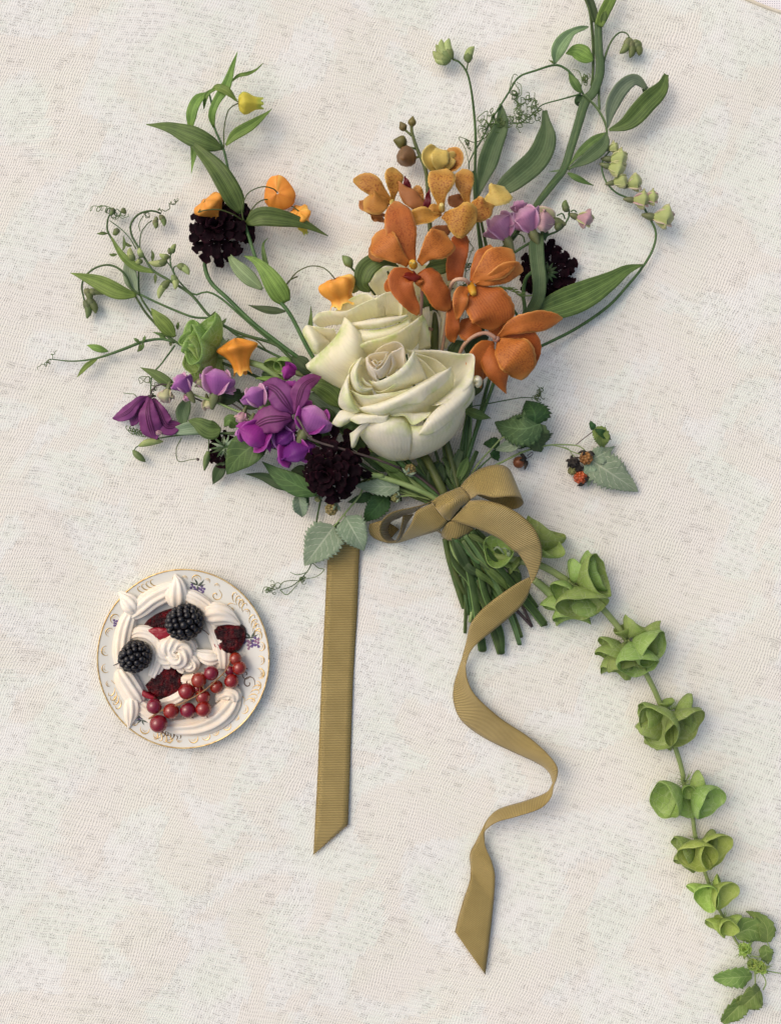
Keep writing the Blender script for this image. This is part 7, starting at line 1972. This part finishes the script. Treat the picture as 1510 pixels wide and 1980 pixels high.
# ------------------------------------------------------------------ long bells of Ireland spike
bi = thing('bells_of_ireland', 'long bells of Ireland spike curving from the stems down to the lower right corner', 'bells of Ireland', BI([(900, 800, 0)])[0], 'bells of Ireland in the bouquet')
SPK = np.vstack([K([(820, 480, 34)]), ST([(560, 300, 34), (900, 400, 32), (1210, 470, 28), (1480, 625, 22)]), BI([(600, 500, 22), (740, 600, 20), (830, 690, 18), (925, 815, 16), (1060, 1050, 16), (1140, 1225, 14), (1240, 1520, 14), (1270, 1640, 14)]), BL([(510, 240, 12), (575, 480, 12), (600, 650, 12), (660, 880, 12), (740, 1100, 10), (790, 1210, 10), (880, 1380, 10), (960, 1490, 10), (1040, 1580, 10)])])
stem(bi, SPK, [6, 7, 7, 7, 6.8, 6.6, 6.4, 6.2, 6, 5.6, 5.4, 5.2, 5, 4.8, 4.6, 4.4, 4, 3.8, 3.6, 3.2, 2.6, 2.2, 1.8], 150, 12, 'stem_pale')
# second stem end behind the first whorl
stem(bi, np.vstack([ST([(1130, 620, 14), (1250, 720, 12), (1390, 860, 12)]), BI([(540, 640, 12)])]), [7, 8, 8.5, 6], 24, 12, 'stem_pale')
def whorl(fr, rows, seed, mat='bell'):
    for i, r in enumerate(rows):
        (bx, by), (mx, my), rad, z0, z1 = r[:5]
        fl = r[5] if len(r) > 5 else .6
        mt = r[6] if len(r) > 6 else mat
        bell(bi, fr([(bx, by, z0)])[0], fr([(mx, my, z1)])[0], rad / fr.s, mt, fl, seed=seed + i)
def hairs(fr, c, n, L, seed):
    rr = np.random.default_rng(seed)
    prt = []
    c0 = fr([(c[0], c[1], 24)])[0]
    for i in range(n):
        a = rr.uniform(0, 6.28)
        d = np.array([math.cos(a), math.sin(a), rr.uniform(0, .7)])
        l = L / fr.s * rr.uniform(.5, 1.1)
        prt.append(tubeg([c0 + d * 2, c0 + d * l * .5 + [0, 0, 2], c0 + d * l + [0, 0, -1]], [.8, .6, .25], 7, 5))
    o = put('spines', join(prt), M['stem_pale'], bi)
    o['kind'] = 'stuff'
# single cups near the ribbon
whorl(ST, [((790, 370), (720, 300), 150, 30, 64, .8), ((880, 420), (960, 480), 110, 26, 30, .6), ((900, 430), (860, 520), 110, 24, 26, .6)], 600)
put('corolla', join([tubeg(ST([(700, 300, 62), (730, 268, 70), (770, 290, 72), (810, 350, 66)]), [1.6, 2.4, 2, 1.2], 12, 7), ballg(ST([(860, 335, 64)])[0], 6, 10, 7, (.8, 1.2, .7)), tubeg(ST([(780, 290, 66), (820, 280, 70), (850, 320, 68)]), [1.2, 1.6, 1], 10, 7)]), M['leaf_grey'], bi)
whorl(BI, [((400, 330), (490, 160), 110, 24, 26, .55), ((410, 340), (475, 260), 100, 30, 50, .5)], 610)
# whorl 1
whorl(BI, [((620, 500), (690, 400), 80, 30, 30, .7), ((650, 500), (800, 460), 118, 28, 52, .6), ((650, 490), (790, 420), 105, 24, 30, .6), ((640, 530), (830, 600), 92, 16, 10, .4),
           ((640, 530), (690, 660), 135, 34, 62, .5), ((610, 540), (660, 720), 118, 20, 24, .5), ((590, 540), (560, 690), 110, 16, 18, .5), ((590, 500), (555, 580), 80, 30, 42, .6), ((600, 545), (620, 760), 90, 10, 8, .45)], 620)
hairs(BI, (600, 510), 22, 85, 1)
# whorl 2
whorl(BI, [((950, 820), (1010, 730), 78, 24, 26, .6), ((980, 830), (1110, 900), 112, 32, 56, .6), ((990, 830), (1140, 840), 92, 22, 26, .55),
           ((960, 850), (1010, 1010), 125, 34, 58, .5), ((930, 850), (940, 1040), 105, 24, 34, .5), ((910, 860), (850, 980), 110, 22, 30, .5), ((900, 850), (830, 910), 85, 18, 22, .55), ((915, 860), (865, 1060), 90, 10, 10, .45), ((930, 820), (915, 760), 56, 20, 24, .6)], 640)
hairs(BI, (945, 830), 24, 75, 2)
# whorl 3
whorl(BI, [((1180, 1260), (1100, 1360), 118, 34, 62, .75), ((1160, 1260), (1020, 1300), 86, 22, 26, .6), ((1160, 1280), (1050, 1430), 100, 16, 24, .5), ((1170, 1300), (1120, 1480), 92, 12, 12, .5),
           ((1210, 1270), (1290, 1360), 112, 34, 60, .75), ((1220, 1250), (1330, 1250), 88, 22, 26, .6), ((1220, 1270), (1340, 1340), 92, 16, 18, .6), ((1200, 1290), (1200, 1420), 66, 18, 24, .5), ((1180, 1230), (1170, 1190), 44, 18, 20, .6)], 660)
hairs(BI, (1190, 1250), 22, 70, 3)
# whorl 4
whorl(BL, [((490, 310), (350, 410), 140, 28, 44, .6), ((510, 330), (490, 500), 105, 12, 10, .5), ((560, 310), (680, 270), 92, 24, 30, .6), ((580, 320), (710, 430), 128, 28, 52, .65), ((570, 330), (620, 450), 80, 14, 12, .5), ((530, 290), (545, 340), 52, 26, 40, .7)], 680)
hairs(BL, (530, 260), 18, 90, 4)
# whorl 5
whorl(BL, [((610, 690), (605, 800), 115, 30, 56, .85, 'bell_in'), ((590, 690), (480, 760), 96, 22, 26, .6), ((590, 700), (510, 880), 92, 12, 14, .55), ((640, 690), (750, 760), 118, 28, 54, .8, 'bell_in'), ((650, 680), (745, 690), 84, 18, 20, .6)], 700)
hairs(BL, (610, 665), 14, 80, 5)
# whorl 6
whorl(BL, [((690, 1010), (662, 1085), 84, 30, 52, .9, 'bell_in'), ((680, 1000), (590, 1080), 84, 16, 16, .55), ((730, 1010), (815, 1070), 92, 28, 46, .8, 'bell_in'), ((720, 1000), (780, 1000), 70, 20, 26, .7, 'bell_in')], 720, 'bell_in')
hairs(BL, (700, 985), 12, 60, 6)
# whorl 7
whorl(BL, [((790, 1230), (725, 1320), 74, 20, 26, .6), ((800, 1235), (828, 1300), 60, 24, 42, .8), ((820, 1230), (900, 1280), 66, 18, 22, .6), ((790, 1240), (760, 1260), 44, 24, 36, .7)], 740, 'bell_in')
hairs(BL, (800, 1220), 12, 70, 7)
# tip rosettes
for i, (x, y, n, r, z) in enumerate(((950, 1450, 8, 70, 26), (1060, 1580, 9, 74, 22), (1010, 1560, 6, 50, 20))):
    for k_ in range(n):
        a = k_ * 6.28 / n + random.uniform(-.2, .2)
        l = r * random.uniform(.7, 1.1)
        leaf(bi, BL, [(x, y), (x + .5 * l * math.cos(a), y + .5 * l * math.sin(a)), (x + l * math.cos(a), y + l * math.sin(a))], 26, 'bell_in', 'lance', [z, z + 6, z - 6], name='bract', n=10, m=5, fold=.3)
    for k_ in range(3):
        a = k_ * 2.1 + i
        bell(bi, BL([(x, y, z)])[0], BL([(x + 16 * math.cos(a), y + 16 * math.sin(a), z + 12)])[0], 30 / BL.s, 'bell_in', .8, seed=760 + 5 * i + k_)
    hairs(BL, (x, y), 12, 90, 30 + i)
serrated(bi, BL, (880, 1350), (1110, 1400), 200, 'nettle', [14, 20, 18, 12], prof=[.3, .75, 1, 1, .9, .75, .55, .3, .05], serr=7, bend=-.25, fold=.15)
serrated(bi, BL, (1110, 1400), (960, 1180), 130, 'nettle', [14, 22, 18, 12], prof=[.3, .75, 1, 1, .9, .75, .55, .3, .05], serr=7, bend=.2)
serrated(bi, BL, (1000, 1640), (730, 1660), 160, 'nettle', [16, 26, 22, 10], prof=[.2, .6, .95, 1, .95, .85, .7, .5, .25], serr=7, fold=.2)
serrated(bi, BL, (1060, 1740), (920, 1870), 180, 'nettle', [14, 26, 22, 10], prof=[.2, .7, 1, 1, .95, .85, .7, .4, .1], serr=6, fold=.3)
serrated(bi, BL, (960, 1800), (790, 1970), 150, 'nettle', [12, 20, 16, 8], prof=[.2, .7, 1, 1, .95, .85, .7, .5, .2], serr=7, fold=.3)
serrated(bi, BL, (1090, 1420), (1120, 1560), 110, 'nettle', [14, 20, 14, 8], serr=6)
stem(bi, BL([(960, 1490, 20), (1010, 1560, 22), (1025, 1680, 18), (1010, 1790, 14), (980, 1830, 12)]), [1.6, 1.6, 1.3, 1], 24, 7, 'stem_pale')
stem(bi, BL([(1060, 1600, 18), (1100, 1680, 16), (1080, 1740, 14)]), [1.3, 1.2], 14, 7, 'stem_pale')
stem(bi, BL([(1110, 1400, 14), (1125, 1450, 18), (1080, 1500, 18), (990, 1500, 18)]), [1.2, 1.4], 16, 7, 'stem_pale')
stem(bi, BL([(1080, 1600, 16), (1150, 1612, 12), (1230, 1625, 8)]), [1.4, 1], 14, 7, 'stem_pale')

# ------------------------------------------------------------------ cut stems below the bow
cs = thing('foliage_stem', 'bundle of cut green greenery stems fanning out below the bow', 'leaves', ST([(400, 600, 0)])[0], 'leafy stems in the bouquet')
for i, (pts, r, m_) in enumerate((
        ([(170, 180, 36), (215, 400, 26), (290, 640, 14), (370, 930, 8)], [5.5, 6, 6.5, 4], 'stem_olive'),
        ([(230, 170, 40), (330, 420, 28), (385, 620, 16), (395, 900, 10), (385, 1200, 8)], [5, 5, 4.2, 3.8, 3.4], 'stem_dark'),
        ([(300, 170, 44), (400, 420, 34), (450, 620, 24), (500, 900, 16), (575, 1385, 10)], [6, 7, 8, 8.5, 8.5], 'stem_dark'),
        ([(340, 150, 44), (520, 480, 34), (600, 780, 22), (760, 1180, 12), (775, 1415, 9)], [5, 6, 6.5, 7, 7.2], 'stem_dark'),
        ([(380, 140, 46), (580, 440, 36), (760, 760, 24), (900, 1080, 14), (975, 1320, 9)], [5, 6, 6, 5.5, 4.5], 'stem_blue'),
        ([(430, 120, 44), (640, 460, 34), (800, 760, 22), (930, 1060, 10), (990, 1240, 7)], [4, 5, 5, 4.5, 4.5], 'stem_dark'),
        ([(460, 90, 48), (660, 360, 40), (860, 640, 30), (1080, 900, 16), (1240, 1105, 10)], [5, 6.5, 7.5, 8, 8], 'stem_dark'),
        ([(500, 80, 44), (720, 300, 34), (960, 640, 22), (1160, 920, 10)], [4, 5, 5, 4.5], 'stem_dark'),
        ([(360, 200, 50), (480, 380, 44), (560, 440, 40), (780, 640, 30)], [4, 4.4, 4.4, 4], 'stem_blue'),
        ([(280, 190, 48), (480, 390, 44), (540, 440, 42)], [4, 4, 3.4], 'stem'),
        ([(520, 620, 20), (600, 900, 12), (640, 1100, 8)], [4.6, 4.8, 4.6], 'stem_olive'),
        ([(960, 820, 10), (1040, 980, 7), (1110, 1130, 6)], [3, 2.8, 2.8], 'stem_purple'))):
    o = stem(cs, ST(pts), r, m_, 46, 12)
for p in (((575, 1385), 8.6, 10), ((775, 1415), 7.2, 9), ((975, 1320), 4.6, 9), ((990, 1240), 4.4, 7), ((1240, 1105), 8, 10)):
    c = ST([(p[0][0], p[0][1], p[2])])[0]
    put('cut_end', ballg(c, p[1] * .9, 12, 6, (1, .5, 1)), M['cut'], cs)
for args in (([(250, 170), (330, 330), (420, 500), (520, 600)], 110, 'leaf_dark', 'lance', [50, 50, 40, 26]),
             ([(340, 380), (430, 500), (560, 560), (620, 600)], 90, 'leaf_dark', 'lance', [40, 44, 38, 28]),
             ([(430, 470), (540, 560), (650, 640), (730, 760)], 70, 'leaf', 'lance', [40, 42, 34, 24]),
             ([(600, 480), (740, 600), (830, 700), (880, 740)], 90, 'leaf', 'lance', [40, 40, 34, 28]),
             ([(700, 600), (740, 700), (790, 780)], 90, 'leaf_dark', 'ellip', [22, 24, 18]),
             ([(850, 540), (930, 600), (990, 650)], 160, 'leaf_dark', 'ellip', [26, 26, 20]),
             ([(560, 620), (620, 740), (650, 880)], 100, 'leaf_dark', 'lance', [20, 20, 14]),
             ([(420, 130), (560, 200), (640, 260)], 60, 'leaf', 'lance', [56, 56, 50])):
    leaf(cs, ST, *args)
for args in (([(640, 60), (600, 200), (640, 330)], 160, 'leaf_dark', 'ellip', [34, 40, 36]), ([(700, 40), (740, 180), (760, 280)], 90, 'leaf_dark', 'lance', [36, 42, 40]), ([(860, 20), (800, 150), (760, 270)], 80, 'leaf', 'lance', [38, 44, 42]), ([(480, 30), (520, 200), (600, 330)], 120, 'leaf_dark', 'lance', [30, 36, 34]), ([(800, -40), (760, 80), (740, 240)], 70, 'leaf_blue', 'strap', [36, 42, 42]), ([(200, 160), (360, 230), (560, 330)], 120, 'leaf_dark', 'lance', [24, 30, 30]), ([(180, 90), (300, 180), (460, 300)], 90, 'leaf', 'lance', [40, 44, 36])):
    leaf(cs, K, *args)
for (p, r) in (([(590, 60, 30), (680, 200, 38), (740, 300, 40)], 4.5), ([(660, 20, 32), (720, 160, 42), (765, 260, 44)], 3.4), ([(850, 20, 30), (800, 160, 40), (770, 290, 42)], 4), ([(760, -10, 28), (740, 120, 36), (740, 280, 40)], 3), ([(930, -30, 30), (850, 150, 38), (790, 290, 40)], 4.5), ([(120, 190, 28), (340, 290, 34), (560, 380, 36)], 3.5), ([(500, 60, 26), (580, 200, 34), (660, 320, 40)], 4)):
    stem(cs, K(p), [r, r, r], 'stem_dark', 24, 9)
